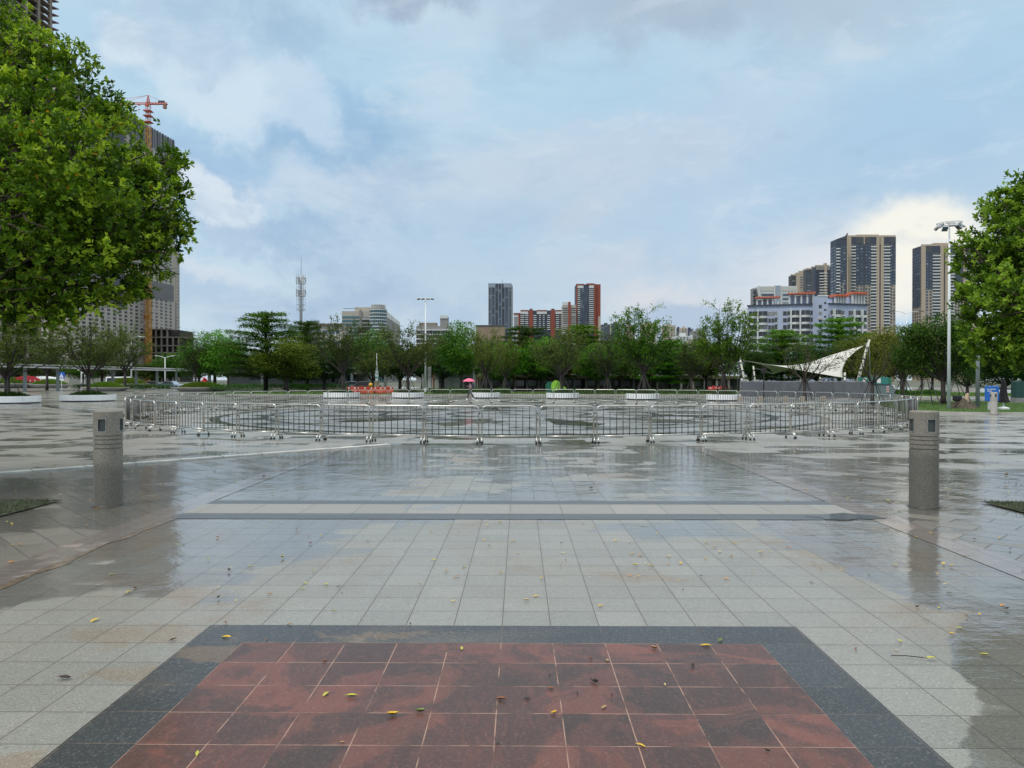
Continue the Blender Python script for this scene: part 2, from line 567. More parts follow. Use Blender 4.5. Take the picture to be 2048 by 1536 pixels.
# light kerb on the diagonal, towards the ring of barriers
kb = MB()
for i in range(11):
    s0, s1 = i / 11.0, (i + 1) / 11.0 - 0.004
    a = Vector((-9.9, 11.95, 0)).lerp(Vector((-3.2, 18.65, 0)), s0)
    b = Vector((-9.9, 11.95, 0)).lerp(Vector((-3.2, 18.65, 0)), s1)
    nn = Vector((-1, 1, 0)).normalized() * 0.19
    kb.prism([(a.x, a.y), (b.x, b.y), (b.x + nn.x, b.y + nn.y), (a.x + nn.x, a.y + nn.y)], 0.0, 0.035)
struct(kb.build('kerb', pmat('pale_kerb_granite', (0.62, 0.61, 0.57), 0.45, var=0.15, scale=3, coat=0.2), bevel=0.006), 'pale granite kerb running diagonally towards the barrier ring', 'kerb')
m_dkstrip = wet_paving('dark_strip_granite', (0.075, 0.078, 0.08), (0.055, 0.058, 0.06), tile=(0.6, 0.6), jw=0.006, wet=0.05, speck=0.2, dry=(0.25, 0.06))
a, b = Vector((-33, 49.2)), Vector((-15.2, 30.2))
nn = Vector((1, 1)).normalized() * 0.7
struct(MB().sheet([(a.x, a.y), (b.x, b.y), (b.x + nn.x, b.y + nn.y), (a.x + nn.x, a.y + nn.y)], 0.004).build('paving_stripe', m_dkstrip),
       'dark granite stripe crossing the plaza in front of the white planters', 'stripe')

# cross bands of the promenade
YB = [H * F / (y - HY) for y in (1003, 1010, 1029, 1040)]
m_bluestone = wet_paving('bluestone_band', (0.062, 0.072, 0.082), (0.048, 0.056, 0.065), tile=(T * 2, 0.33), off=(COL0, 0), jw=0.005, wet=-0.22, speck=0.15, dry=(0.36, 0.08), sides=0.0)
m_tan = wet_paving('tan_granite_band', (0.285, 0.265, 0.23), (0.245, 0.228, 0.198), tile=(T * 2, 0.69), off=(COL0, YB[2]), jw=0.006, wet=-0.2, speck=0.4, dry=(0.34, 0.06), sides=0.0)
struct(MB().sheet(rect(-4.15, 4.15, YB[1], YB[0]), 0.008).build('paving_band', m_bluestone), 'thin dark bluestone band across the promenade nearer the fountain', 'band')
struct(MB().sheet(rect(-4.15, 4.15, YB[3], YB[2]), 0.008).build('paving_band', m_bluestone), 'thin dark bluestone band across the promenade nearer the red tiles', 'band')
struct(MB().sheet(rect(-4.15, 4.15, YB[2], YB[1]), 0.008).build('paving_band', m_tan), 'tan granite band between the two dark bluestone bands', 'band')

# red panel with its dark border
XL, XR = COL0 - 5 * T, COL0 + 5 * T
YT = ROW0 - 0.33
m_border = wet_paving('charcoal_border_granite', (0.032, 0.036, 0.040), (0.021, 0.023, 0.025), tile=(T * 2, T), off=(COL0, ROW0), jw=0.004, joint=(0.16, 0.12, 0.09), jbreak=0.8,
                      stain=(0.19, 0.15, 0.11), stain_amt=0.7, wet=-0.10, speck=0.25, film=0.6, dry=(0.22, 0.05), spots=((-1.85, 4.45, .3, .16), (-0.9, 4.76, .5, .06)))
bd = MB()
bd.sheet(rect(XL - 0.335, XL, -3, YT), 0.009)
bd.sheet(rect(XR, XR + 0.335, -3, YT), 0.009)
bd.sheet(rect(XL - 0.335, XR + 0.335, YT, ROW0), 0.009)
struct(bd.build('border', m_border), 'charcoal granite border framing the red tiles underfoot', 'border')
m_red = wet_paving('red_stone_tiles', (0.040, 0.023, 0.019), (0.082, 0.034, 0.027), tile=(T, T), off=(COL0, YT), jw=0.0055, joint=(0.36, 0.22, 0.165), jbreak=0.9,
                   smear=(0.168, 0.056, 0.038), wet=-0.13, speck=0.12, film=0.45, dry=(0.20, 0.08), rip=0.7)
struct(MB().sheet(rect(XL, XR, -3, YT), 0.009).build('red_paving', m_red), 'worn dark red stone tiles with pale joints in the centre of the promenade', 'paving')

# ------------------------------------------------------------------ fountain floor inside the ring
CX, CY, RR = 0.0, 36.1, 17.0


def disc(r0, r1, z, n=96):
    mb = MB()
    for k in range(n):
        a, b = 2 * PI * k / n, 2 * PI * (k + 1) / n
        q = [(CX + r * math.cos(x), CY + r * math.sin(x)) for r, x in ((r0, a), (r1, a), (r1, b), (r0, b))]
        if r0 <= 0:
            q = q[1:]
            mb.add([(CX, CY, z)] + [(p[0], p[1], z) for p in q[:2]], [(0, 1, 2)])
        else:
            mb.add([(p[0], p[1], z) for p in q], [(0, 1, 2, 3)])
    return mb


m_fount = wet_paving('fountain_floor_granite', (0.27, 0.275, 0.265), (0.17, 0.175, 0.168), tile=(1.3, 1.3), rot=math.radians(20), jw=0.02, stain=(0.07, 0.075, 0.07), stain_amt=0.7,
                     wet=-0.15, speck=0.2, dry=(0.25, 0.05), rip=1.6, tilt=0.06, patch=0.22, sides=0.0)
struct(disc(0, 13.6, 0.004).build('fountain_floor', m_fount), 'flat wet grey fountain floor inside the ring of barriers', 'paving')
struct(disc(13.6, 14.0, 0.0045).build('fountain_ring', m_dkstrip), 'thin dark stone ring around the fountain floor', 'paving')
m_light = wet_paving('pale_ray_granite', (0.46, 0.46, 0.44), (0.41, 0.41, 0.39), tile=(1.2, 0.6), jw=0.01, wet=0.0, speck=0.2, dry=(0.16, 0.04))
m_dark = wet_paving('dark_ray_granite', (0.07, 0.08, 0.078), (0.05, 0.06, 0.058), tile=(1.2, 0.6), jw=0.01, wet=0.03, speck=0.2, dry=(0.14, 0.03))
for k in range(12):
    a = 2 * PI * (k + 0.5) / 12
    u = Vector((math.cos(a), math.sin(a))); v = Vector((-u.y, u.x))
    c = Vector((CX, CY))
    mm = m_dark if k % 2 else m_light
    q = [c + u * 4.6 - v * 0.15, c + u * 8.9 - v * 1.0, c + u * 10.2, c + u * 8.9 + v * 1.0, c + u * 4.6 + v * 0.15]
    o = MB().sheet([tuple(p) for p in q], 0.008).build('fountain_ray', mm)
    struct(o, 'inlaid stone ray pointing outwards on the wet fountain floor', 'paving'); o['group'] = 'stone rays of the fountain floor'
m_grate = pmat('wet_dark_grate', (0.06, 0.065, 0.065), 0.3, metal=0.3, var=0.3, scale=2, coat=0.7)
for r in (3.2, 6.4, 11.6):
    struct(disc(r, r + 0.35, 0.0095).build('drain_ring', m_grate), {3.2: 'inner', 6.4: 'middle', 11.6: 'outer'}[r] + ' dark drain ring set into the fountain floor', 'drain')

# dark wet slab of drain cover by the band end
d0 = G(1688, 1034)
struct(MB().sheet([(d0.x + 0.42 * math.cos(2 * PI * k / 14) * (1 + 0.2 * math.sin(3 * k)), d0.y + 0.2 * math.sin(2 * PI * k / 14) * (1 + 0.3 * math.cos(2 * k))) for k in range(14)], 0.012)
       .build('moss_patch', pmat('wet_moss', (0.03, 0.034, 0.032), 0.35, var=0.4, scale=14, bump=0.004, coat=0.3)), 'dark wet mossy patch at the end of the bluestone band', 'patch')

# ------------------------------------------------------------------ lawns
m_soil = pmat('lawn_soil', (0.045, 0.085, 0.018), 0.9, var=0.4, scale=2.5, bump=0.02)


def grass_mat(name, c1, c2):
    m, t = new_mat(name)
    at = t.n('ShaderNodeAttribute', attribute_name='tint').outputs['Fac']
    p = t.n('ShaderNodeBsdfPrincipled')
    t.put(p.inputs['Base Color'], t.mix(at, c1 + (1,), c2 + (1,)))
    p.inputs['Roughness'].default_value = 0.5
    tr = t.n('ShaderNodeBsdfTranslucent')
    t.put(tr.inputs[0], t.mix(at, c1 + (1,), c2 + (1,)))
    mx = t.n('ShaderNodeMixShader'); mx.inputs[0].default_value = 0.25
    t.t.links.new(p.outputs[0], mx.inputs[1]); t.t.links.new(tr.outputs[0], mx.inputs[2])
    o = t.n('ShaderNodeOutputMaterial'); t.t.links.new(mx.outputs[0], o.inputs[0])
    return m


def np_mesh(name, V, Fc, mat, tint=None):
    """V (n,3) array; Fc (m,k) array of indices"""
    me = bpy.data.meshes.new(name)
    k = Fc.shape[1]
    me.vertices.add(len(V)); me.vertices.foreach_set('co', np.ascontiguousarray(V, dtype=np.float32).ravel())
    me.loops.add(Fc.size); me.loops.foreach_set('vertex_index', np.ascontiguousarray(Fc, dtype=np.int32).ravel())
    me.polygons.add(len(Fc))
    me.polygons.foreach_set('loop_start', np.arange(0, Fc.size, k, dtype=np.int32))
    me.polygons.foreach_set('loop_total', np.full(len(Fc), k, dtype=np.int32))
    if tint is not None:
        at = me.attributes.new('tint', 'FLOAT', 'POINT')
        at.data.foreach_set('value', np.ascontiguousarray(tint, dtype=np.float32))
    me.materials.append(mat)
    me.update(calc_edges=True)
    me.validate()
    return me


M_GRASS = grass_mat('grass_blades', (0.06, 0.15, 0.014), (0.15, 0.28, 0.03))


def blades(name, pts, h, wd, mat=M_GRASS):
    n = len(pts)
    a = RNG.uniform(0, 2 * PI, n)
    hh = h * RNG.uniform(0.5, 1.2, n)
    dx = np.stack([np.cos(a), np.sin(a), 0 * a], 1)
    lean = np.stack([RNG.normal(0, 0.35, n) * hh, RNG.normal(0, 0.35, n) * hh, hh], 1)
    V = np.stack([pts - dx * wd, pts + dx * wd, pts + lean], 1).reshape(-1, 3)
    Fc = np.arange(3 * n).reshape(n, 3)
    return np_mesh(name, V, Fc, mat, np.repeat(RNG.uniform(0, 1, n), 3))


def in_poly(poly, n, zf=0.03):
    poly = np.array(poly)
    lo, hi = poly.min(0), poly.max(0)
    out = []
    tot = 0
    while tot < n:
        q = RNG.uniform(lo, hi, (n, 2))
        ins = np.zeros(n, bool)
        j = len(poly) - 1
        for i in range(len(poly)):
            xi, yi = poly[i]; xj, yj = poly[j]
            c = ((yi > q[:, 1]) != (yj > q[:, 1])) & (q[:, 0] < (xj - xi) * (q[:, 1] - yi) / (yj - yi + 1e-12) + xi)
            ins ^= c
            j = i
        out.append(q[ins]); tot += ins.sum()
    q = np.concatenate(out)[:n]
    return np.c_[q, np.full(n, zf)]


lawn_back = [(-32, 81), (-18, 78.5), (-2, 82), (6, 80), (26, 78), (34, 74), (40, 70), (60, 72), (60, 140), (-45, 140), (-40, 92)]
lawn_side = [(19.6, 37.2), (22.5, 35.6), (44, 36.0), (60, 38), (60, 58), (27, 56), (23, 47)]


def strip_along(poly, closed, w_, h_, mat, name):
    mb = MB()
    pts = [Vector((p[0], p[1], 0)) for p in poly]
    for i in range(len(pts) - (0 if closed else 1)):
        a, b = pts[i], pts[(i + 1) % len(pts)]
        d = (b - a).normalized(); nn = Vector((d.y, -d.x, 0)) * w_
        mb.prism([(a.x, a.y), (b.x, b.y), (b.x + nn.x, b.y + nn.y), (a.x + nn.x, a.y + nn.y)], 0.0, h_)
    return mb.build(name, mat)


m_kerb = pmat('pale_kerb', (0.42, 0.40, 0.36), 0.5, var=0.15, scale=1.5)
for nm, poly, nb, lb in (('lawn', lawn_back, 16000, 'long green lawn under the tree row behind the fountain'), ('lawn', lawn_side, 26000, 'green lawn around the white lamp pole and blue notice board')):
    struct(MB().sheet(poly, 0.03).build(nm, m_soil), lb, 'lawn')
front = [p for p in lawn_back[:8]]
struct(strip_along(front, False, 0.25, 0.12, m_kerb, 'kerb'), 'pale stone kerb along the front of the long back lawn', 'kerb')
struct(strip_along(lawn_side[:4], False, 0.25, 0.10, m_kerb, 'kerb'), 'pale stone kerb along the front of the side lawn', 'kerb')
near_back = [(-32, 81.2), (-18, 78.7), (-2, 82.2), (6, 80.2), (26, 78.2), (34, 74.2), (40, 70.2), (60, 72.2), (60, 88), (-38, 95)]
tag(link('grass', blades('grass', in_poly(near_back, 16000), 0.22, 0.05)), 'short green grass on the long back lawn', 'grass', kind='stuff')
tag(link('grass', blades('grass', in_poly(lawn_side, 26000), 0.10, 0.015)), 'short green grass on the lawn by the blue notice board', 'grass', kind='stuff')
M_MOSS = grass_mat('moss_blades', (0.022, 0.045, 0.008), (0.055, 0.085, 0.018))
# tree pits beside the two near trees
for sg, lb in ((-1, 'near the bollard under the tower'), (1, 'near the bollard by the lawn')):
    pit = [(sg * 6.2, 10.0), (sg * 6.25, 6.8), (sg * 10.6, 6.8), (sg * 10.6, 10.05)]
    if sg > 0:
        pit = pit[::1]
    else:
        pit = pit[::-1]
    struct(MB().sheet(pit, 0.02).build('tree_pit', pmat('pit_soil', (0.04, 0.045, 0.022), 0.9, var=0.4, scale=4, bump=0.02)), 'mossy soil tree pit ' + lb, 'tree pit')
    tag(link('grass', blades('grass', in_poly(pit, 14000, 0.02), 0.035, 0.004, M_MOSS)), 'mossy grass of the tree pit ' + lb, 'grass', kind='stuff')
# ------------------------------------------------------------------ foliage
def leaf_mat(name, dark, mid, light, accent=None, trans=0.28, rough=0.42, gloss=0.4):
    m, t = new_mat(name)
    at = t.n('ShaderNodeAttribute', attribute_name='tint').outputs['Fac']
    oi = t.n('ShaderNodeObjectInfo')
    r = t.n('ShaderNodeValToRGB')
    e = r.color_ramp.elements
    cols = [(0.0, dark), (0.5, mid), (0.86, light)] + ([(0.965, light), (0.985, accent)] if accent else [])
    while len(e) < len(cols):
        e.new(0.5)
    for q, (p_, c_) in zip(e, cols):
        q.position = p_; q.color = c_ + (1,)
    t.put(r.inputs[0], at)
    hs = t.n('ShaderNodeHueSaturation')
    t.put(hs.inputs['Color'], r.outputs[0])
    t.put(hs.inputs['Hue'], t.fmix(oi.outputs['Random'], 0.488, 0.512))
    t.put(hs.inputs['Value'], t.fmix(oi.outputs['Random'], 0.85, 1.15))
    c = t.mix(1.0, hs.outputs[0], oi.outputs['Color'], 'MULTIPLY')
    p = t.n('ShaderNodeBsdfPrincipled')
    t.put(p.inputs['Base Color'], c)
    p.inputs['Roughness'].default_value = rough
    p.inputs['Specular IOR Level'].default_value = gloss
    tr = t.n('ShaderNodeBsdfTranslucent')
    t.put(tr.inputs[0], t.mix(1.0, c, (1.15, 1.2, 0.6, 1), 'MULTIPLY'))
    mx = t.n('ShaderNodeMixShader'); mx.inputs[0].default_value = trans
    t.t.links.new(p.outputs[0], mx.inputs[1]); t.t.links.new(tr.outputs[0], mx.inputs[2])
    o = t.n('ShaderNodeOutputMaterial'); t.t.links.new(mx.outputs[0], o.inputs[0])
    return m


M_BARK = pmat('bark', (0.075, 0.058, 0.042), 0.85, var=0.4, scale=5, bump=0.02)
M_BARK2 = pmat('wet_dark_bark', (0.04, 0.03, 0.024), 0.7, var=0.4, scale=6, bump=0.02)
M_FICUS = leaf_mat('ficus_leaves', (0.018, 0.046, 0.006), (0.108, 0.198, 0.012), (0.42, 0.54, 0.045), (0.42, 0.18, 0.015), trans=0.32, rough=0.5, gloss=0.18)
M_FICUS2 = leaf_mat('camphor_leaves', (0.020, 0.060, 0.008), (0.095, 0.22, 0.016), (0.30, 0.50, 0.05), (0.18, 0.22, 0.03), trans=0.32, rough=0.5, gloss=0.18)
M_OLIVE = leaf_mat('olive_leaves', (0.045, 0.062, 0.014), (0.085, 0.125, 0.024), (0.15, 0.21, 0.045), trans=0.28, rough=0.6, gloss=0.12)
M_DEEP = leaf_mat('deep_green_leaves', (0.018, 0.05, 0.010), (0.045, 0.115, 0.018), (0.13, 0.27, 0.03), trans=0.28, rough=0.6, gloss=0.12)
M_FRESH = leaf_mat('fresh_green_leaves', (0.03, 0.09, 0.010), (0.08, 0.20, 0.018), (0.20, 0.40, 0.03), trans=0.3, rough=0.6, gloss=0.12)


def leaves(name, pts, axis, nrm, L, Wd, tint, mat, fold=0.18):
    """six-cornered folded leaves: base at pts, running along axis, facing nrm"""
    n = len(pts)
    ax = axis / np.maximum(np.linalg.norm(axis, axis=1, keepdims=True), 1e-9)
    sd = np.cross(ax, nrm); sd /= np.maximum(np.linalg.norm(sd, axis=1, keepdims=True), 1e-9)
    up = np.cross(sd, ax)
    L = (L * np.ones(n))[:, None]; Wd = (Wd * np.ones(n))[:, None]
    b = pts
    l1 = pts + ax * L * 0.35 + sd * Wd * 0.5 + up * Wd * fold
    l2 = pts + ax * L * 0.75 + sd * Wd * 0.36 + up * Wd * fold
    tp = pts + ax * L - up * L * 0.06
    r2 = pts + ax * L * 0.75 - sd * Wd * 0.36 + up * Wd * fold
    r1 = pts + ax * L * 0.35 - sd * Wd * 0.5 + up * Wd * fold
    V = np.stack([b, l1, l2, tp, r2, r1], 1).reshape(-1, 3)
    i = np.arange(n)[:, None] * 6
    Fc = np.concatenate([i + np.array([[0, 3, 2, 1]]), i + np.array([[0, 5, 4, 3]])], 0)
    return np_mesh(name, V, Fc, mat, np.repeat(tint, 6))


def diamonds(name, pts, axis, nrm, L, Wd, tint, mat):
    n = len(pts)
    ax = axis / np.maximum(np.linalg.norm(axis, axis=1, keepdims=True), 1e-9)
    sd = np.cross(ax, nrm); sd /= np.maximum(np.linalg.norm(sd, axis=1, keepdims=True), 1e-9)
    L = (L * np.ones(n))[:, None]; Wd = (Wd * np.ones(n))[:, None]
    V = np.stack([pts, pts + ax * L * 0.5 + sd * Wd * 0.5, pts + ax * L, pts + ax * L * 0.5 - sd * Wd * 0.5], 1).reshape(-1, 3)
    Fc = np.arange(4 * n).reshape(n, 4)
    return np_mesh(name, V, Fc, mat, np.repeat(tint, 4))


def unit(n, rng=None):
    v = (rng or RNG).normal(size=(n, 3))
    return v / np.linalg.norm(v, axis=1, keepdims=True)


def rosette_crown(name, clumps, per_m2, L, mat, seed):
    """sprays of leaves at the twig ends, over and inside a union of irregular clumps"""
    rng = np.random.default_rng(seed)
    P_, O_, T_ = [], [], []
    for (c, r, tone) in clumps:
        c = np.array(c); r = np.array(r) if hasattr(r, '__len__') else np.array((r, r, r * 0.85))
        n = int(per_m2 * 4 * PI * float(np.mean(r ** 2)))
        ns = 26
        sub_d = unit(ns, rng)
        pick = rng.integers(0, ns, n)
        sub_t = rng.normal(-.02, .2, ns)
        d = sub_d[pick] + rng.normal(0, .26, (n, 3))
        d /= np.linalg.norm(d, axis=1, keepdims=True)
        sub_r = rng.uniform(.82, 1.2, ns)
        f1, f2 = rng.uniform(0, 6.28, 3), rng.uniform(0, 6.28, 3)
        wob = 1 + 0.16 * np.sin(d[:, 0] * 5 + f1[0]) * np.sin(d[:, 1] * 5 + f1[1]) + 0.12 * np.sin(d[:, 2] * 8 + f2[0]) * np.sin(d[:, 0] * 9 + f2[1])
        rad = wob * sub_r[pick] * np.where(rng.uniform(size=n) < 0.8, rng.uniform(0.80, 1.06, n), rng.uniform(0.3, 0.8, n))
        rad = np.where(rng.uniform(size=n) < 0.05, rad * rng.uniform(1.05, 1.25, n), rad)
        P_.append(c + d * r * rad[:, None])
        o = d * 0.75 + np.array((0, 0, 0.55)) + rng.normal(0, 0.38, (n, 3))
        O_.append(o)
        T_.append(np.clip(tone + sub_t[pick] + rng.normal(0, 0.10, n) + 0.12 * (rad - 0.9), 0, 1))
    p = np.concatenate(P_); o = np.concatenate(O_); tn = np.concatenate(T_)
    o /= np.linalg.norm(o, axis=1, keepdims=True)
    k = 8
    n = len(p)
    e1 = np.cross(o, unit(n, rng)); e1 /= np.linalg.norm(e1, axis=1, keepdims=True)
    e2 = np.cross(o, e1)
    ang = (np.arange(k)[None, :] * (2 * PI / k) + rng.normal(0, 0.35, (n, k)))
    tilt = rng.uniform(0.35, 1.15, (n, k))
    ax = (np.cos(tilt)[..., None] * o[:, None] + np.sin(tilt)[..., None] * (np.cos(ang)[..., None] * e1[:, None] + np.sin(ang)[..., None] * e2[:, None]))
    ax[..., 2] -= 0.12
    nr = o[:, None] * np.ones((1, k, 1)) + rng.normal(0, 0.25, (n, k, 3))
    base = p[:, None] + ax * L * 0.12 - o[:, None] * (rng.uniform(0, 1.4, (n, k)) * L)[..., None]
    LL = L * rng.uniform(0.7, 1.25, (n, k))
    tint = np.clip(tn[:, None] + rng.normal(0, 0.09, (n, k)), 0, 0.94)
    tint = np.where(rng.uniform(size=(n, k)) < 0.006, 1.0, tint)
    return leaves(name, base.reshape(-1, 3), ax.reshape(-1, 3), nr.reshape(-1, 3), LL.ravel(), LL.ravel() * 0.50, tint.ravel(), mat)


def limb(mb, a, b, r0, r1, rng, wig=0.06, n=6, seg=5):
    a, b = Vector(a), Vector(b)
    L = (b - a).length
    pts, rs = [], []
    for i in range(seg + 1):
        s = i / seg
        q = a.lerp(b, s)
        if 0 < i < seg:
            q = q + Vector(rng.normal(0, wig * L * 0.5, 3))
        pts.append(q); rs.append(r0 + (r1 - r0) * s)
    mb.tube(pts, rs, n, caps=False)
    return pts


# ------------------------------------------------------------------ the two near trees
def near_tree(label, base, trunk_top, clumps, L, mat, seed, dens):
    root = thing('broadleaf_tree', label, 'tree', base)
    rng = np.random.default_rng(seed)
    mb = MB()
    b = Vector((0, 0, -0.05)); tt = Vector(trunk_top) - Vector(base)
    mb.tube([b, Vector((0.01, 0, 0.25)), tt * 0.5 + Vector((0.05, 0.02, 0)), tt], [0.26, 0.19, 0.165, 0.15], 12)
    for i, (c, r, tone) in enumerate(clumps):
        cc = Vector(c) - Vector(base)
        ctrl = tt + (cc - tt) * 0.5 + Vector(rng.normal(0, 0.25, 3))
        mb.tube([tt, tt.lerp(ctrl, 0.6), ctrl, cc], [0.10, 0.07, 0.05, 0.012], 6, caps=False)
        for j in range(7):
            d = Vector(unit(1, rng)[0]) * (float(np.mean(r)) * 0.95)
            limb(mb, ctrl.lerp(cc, rng.uniform(0.2, 1)), cc + d, 0.022, 0.004, rng, n=4, seg=4)
    mb.build('trunk', M_BARK, root, smooth=True)
    cl = [((c[0] - base[0], c[1] - base[1], c[2] - base[2]), r, tone) for c, r, tone in clumps]
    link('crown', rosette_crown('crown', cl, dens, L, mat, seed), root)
    return root


def cl(px, py, rpx, Y, tone=0.5):
    Y *= 1.14
    q = P(px, py, Y)
    return ((q.x, q.y, q.z), rpx / F * Y, tone)


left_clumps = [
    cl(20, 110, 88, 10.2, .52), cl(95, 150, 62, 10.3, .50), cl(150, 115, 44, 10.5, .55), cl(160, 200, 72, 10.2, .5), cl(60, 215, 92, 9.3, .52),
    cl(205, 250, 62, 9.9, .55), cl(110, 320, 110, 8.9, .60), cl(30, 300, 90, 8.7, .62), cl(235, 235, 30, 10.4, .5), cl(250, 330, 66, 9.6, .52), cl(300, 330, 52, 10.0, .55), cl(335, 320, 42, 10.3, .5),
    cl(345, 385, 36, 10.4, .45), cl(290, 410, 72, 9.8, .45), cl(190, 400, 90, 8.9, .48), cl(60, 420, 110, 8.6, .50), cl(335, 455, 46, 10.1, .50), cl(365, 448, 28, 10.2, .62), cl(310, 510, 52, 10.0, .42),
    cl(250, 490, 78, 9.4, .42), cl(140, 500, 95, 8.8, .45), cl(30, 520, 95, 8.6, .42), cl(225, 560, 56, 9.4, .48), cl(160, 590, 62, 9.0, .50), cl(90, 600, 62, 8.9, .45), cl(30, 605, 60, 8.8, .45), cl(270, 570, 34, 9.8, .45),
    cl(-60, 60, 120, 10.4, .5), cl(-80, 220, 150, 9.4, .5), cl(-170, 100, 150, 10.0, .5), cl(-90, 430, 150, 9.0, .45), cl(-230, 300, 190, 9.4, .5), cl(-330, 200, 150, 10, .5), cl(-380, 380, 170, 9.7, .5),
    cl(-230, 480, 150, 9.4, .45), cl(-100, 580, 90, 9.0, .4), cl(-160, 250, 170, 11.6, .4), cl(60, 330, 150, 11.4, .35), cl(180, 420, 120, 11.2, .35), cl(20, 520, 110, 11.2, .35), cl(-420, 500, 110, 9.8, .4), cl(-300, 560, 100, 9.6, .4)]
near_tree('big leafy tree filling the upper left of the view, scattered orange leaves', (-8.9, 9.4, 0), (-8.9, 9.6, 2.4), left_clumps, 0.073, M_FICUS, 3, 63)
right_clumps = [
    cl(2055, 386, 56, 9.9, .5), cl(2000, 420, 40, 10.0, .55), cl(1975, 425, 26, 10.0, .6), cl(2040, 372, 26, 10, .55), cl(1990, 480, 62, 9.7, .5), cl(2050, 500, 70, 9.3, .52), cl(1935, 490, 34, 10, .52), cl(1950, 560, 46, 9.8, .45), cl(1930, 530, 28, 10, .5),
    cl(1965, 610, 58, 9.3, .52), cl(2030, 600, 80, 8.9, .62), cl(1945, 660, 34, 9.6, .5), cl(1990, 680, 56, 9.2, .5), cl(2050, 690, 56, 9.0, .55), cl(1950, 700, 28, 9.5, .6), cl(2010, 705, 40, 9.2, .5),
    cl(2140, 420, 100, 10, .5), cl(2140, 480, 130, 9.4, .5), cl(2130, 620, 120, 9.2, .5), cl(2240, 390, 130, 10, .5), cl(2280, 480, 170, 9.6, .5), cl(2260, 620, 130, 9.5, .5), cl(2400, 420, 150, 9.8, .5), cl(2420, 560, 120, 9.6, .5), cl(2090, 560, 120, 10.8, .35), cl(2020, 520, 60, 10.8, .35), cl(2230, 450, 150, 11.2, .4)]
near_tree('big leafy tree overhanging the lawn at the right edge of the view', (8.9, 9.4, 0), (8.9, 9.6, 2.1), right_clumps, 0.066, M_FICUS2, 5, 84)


# ------------------------------------------------------------------ kinds of trees beyond the fountain (built once, 7 m tall)
def sparse_proto(seed, nleaf, mat, spread=0.62, Lf=0.13, H_=7.0, t0=1.9, nlimb=13, nsub=12):
    rng = np.random.default_rng(seed)
    mb = MB()
    tips = []
    mb.tube([(0, 0, -0.1), (0.02, 0, 0.6), (0.03, 0.02, t0)], [0.17, 0.125, 0.11], 8)
    nl = nlimb
    for i in range(nl):
        a = 2 * PI * (i * 0.382) + rng.normal(0, 0.2)
        tl = rng.uniform(0.15, 1.0)
        top = Vector((math.cos(a) * tl * spread * 4.3, math.sin(a) * tl * spread * 4.3, H_ * rng.uniform(0.80, 1.0) * (1 - 0.28 * tl ** 2)))
        s = Vector((0.03, 0.02, t0 - rng.uniform(0, 0.35)))
        mid = s.lerp(top, 0.45) + Vector((math.cos(a), math.sin(a), -0.25)) * 0.3
        path = [s, s.lerp(mid, 0.5) + Vector(rng.normal(0, .05, 3)), mid, mid.lerp(top, 0.5) + Vector(rng.normal(0, .08, 3)), top]
        mb.tube(path, [0.06, 0.045, 0.034, 0.02, 0.006], 5, caps=False)
        for j in range(nsub):
            u = rng.uniform(0.22, 0.97)
            k = min(int(u * 4), 3); q = path[k].lerp(path[k + 1], u * 4 - k)
            d = Vector((math.cos(a), math.sin(a), 0)) * rng.uniform(0.0, 0.7) + Vector(rng.normal(0, 0.5, 3)) + Vector((0, 0, rng.uniform(0.35, 1.0)))
            e = q + d.normalized() * rng.uniform(0.6, 1.5) * (1.15 - 0.5 * u)
            bp = limb(mb, q, e, 0.016, 0.004, rng, n=3, seg=3)
            tips += [(q, e)]
            for _ in range(4):
                s2 = q.lerp(e, rng.uniform(0.3, 1))
                d2 = (d.normalized() + Vector(rng.normal(0, 0.7, 3))).normalized()
                e2 = s2 + d2 * rng.uniform(0.25, 0.7)
                mb.tube([s2, e2], [0.007, 0.003], 3, caps=False)
                tips.append((s2, e2))
    A = np.array([tuple(x[0]) for x in tips]); B = np.array([tuple(x[1]) for x in tips])
    k = rng.integers(0, len(A), nleaf)
    s = rng.uniform(0.15, 1.08, (nleaf, 1))
    pts = A[k] + (B[k] - A[k]) * s + rng.normal(0, 0.07, (nleaf, 3))
    ax = (B[k] - A[k]) / np.linalg.norm(B[k] - A[k], axis=1, keepdims=True) + rng.normal(0, 0.7, (nleaf, 3))
    nr = unit(nleaf, rng) * 0.7 + np.array((0, 0, 0.8))
    L = Lf * rng.uniform(0.6, 1.3, nleaf)
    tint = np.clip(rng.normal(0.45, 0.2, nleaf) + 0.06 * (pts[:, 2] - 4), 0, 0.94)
    return mb.mesh('trunk', M_BARK2, True), diamonds('crown', pts, ax, nr, L, L * 0.55, tint, mat)


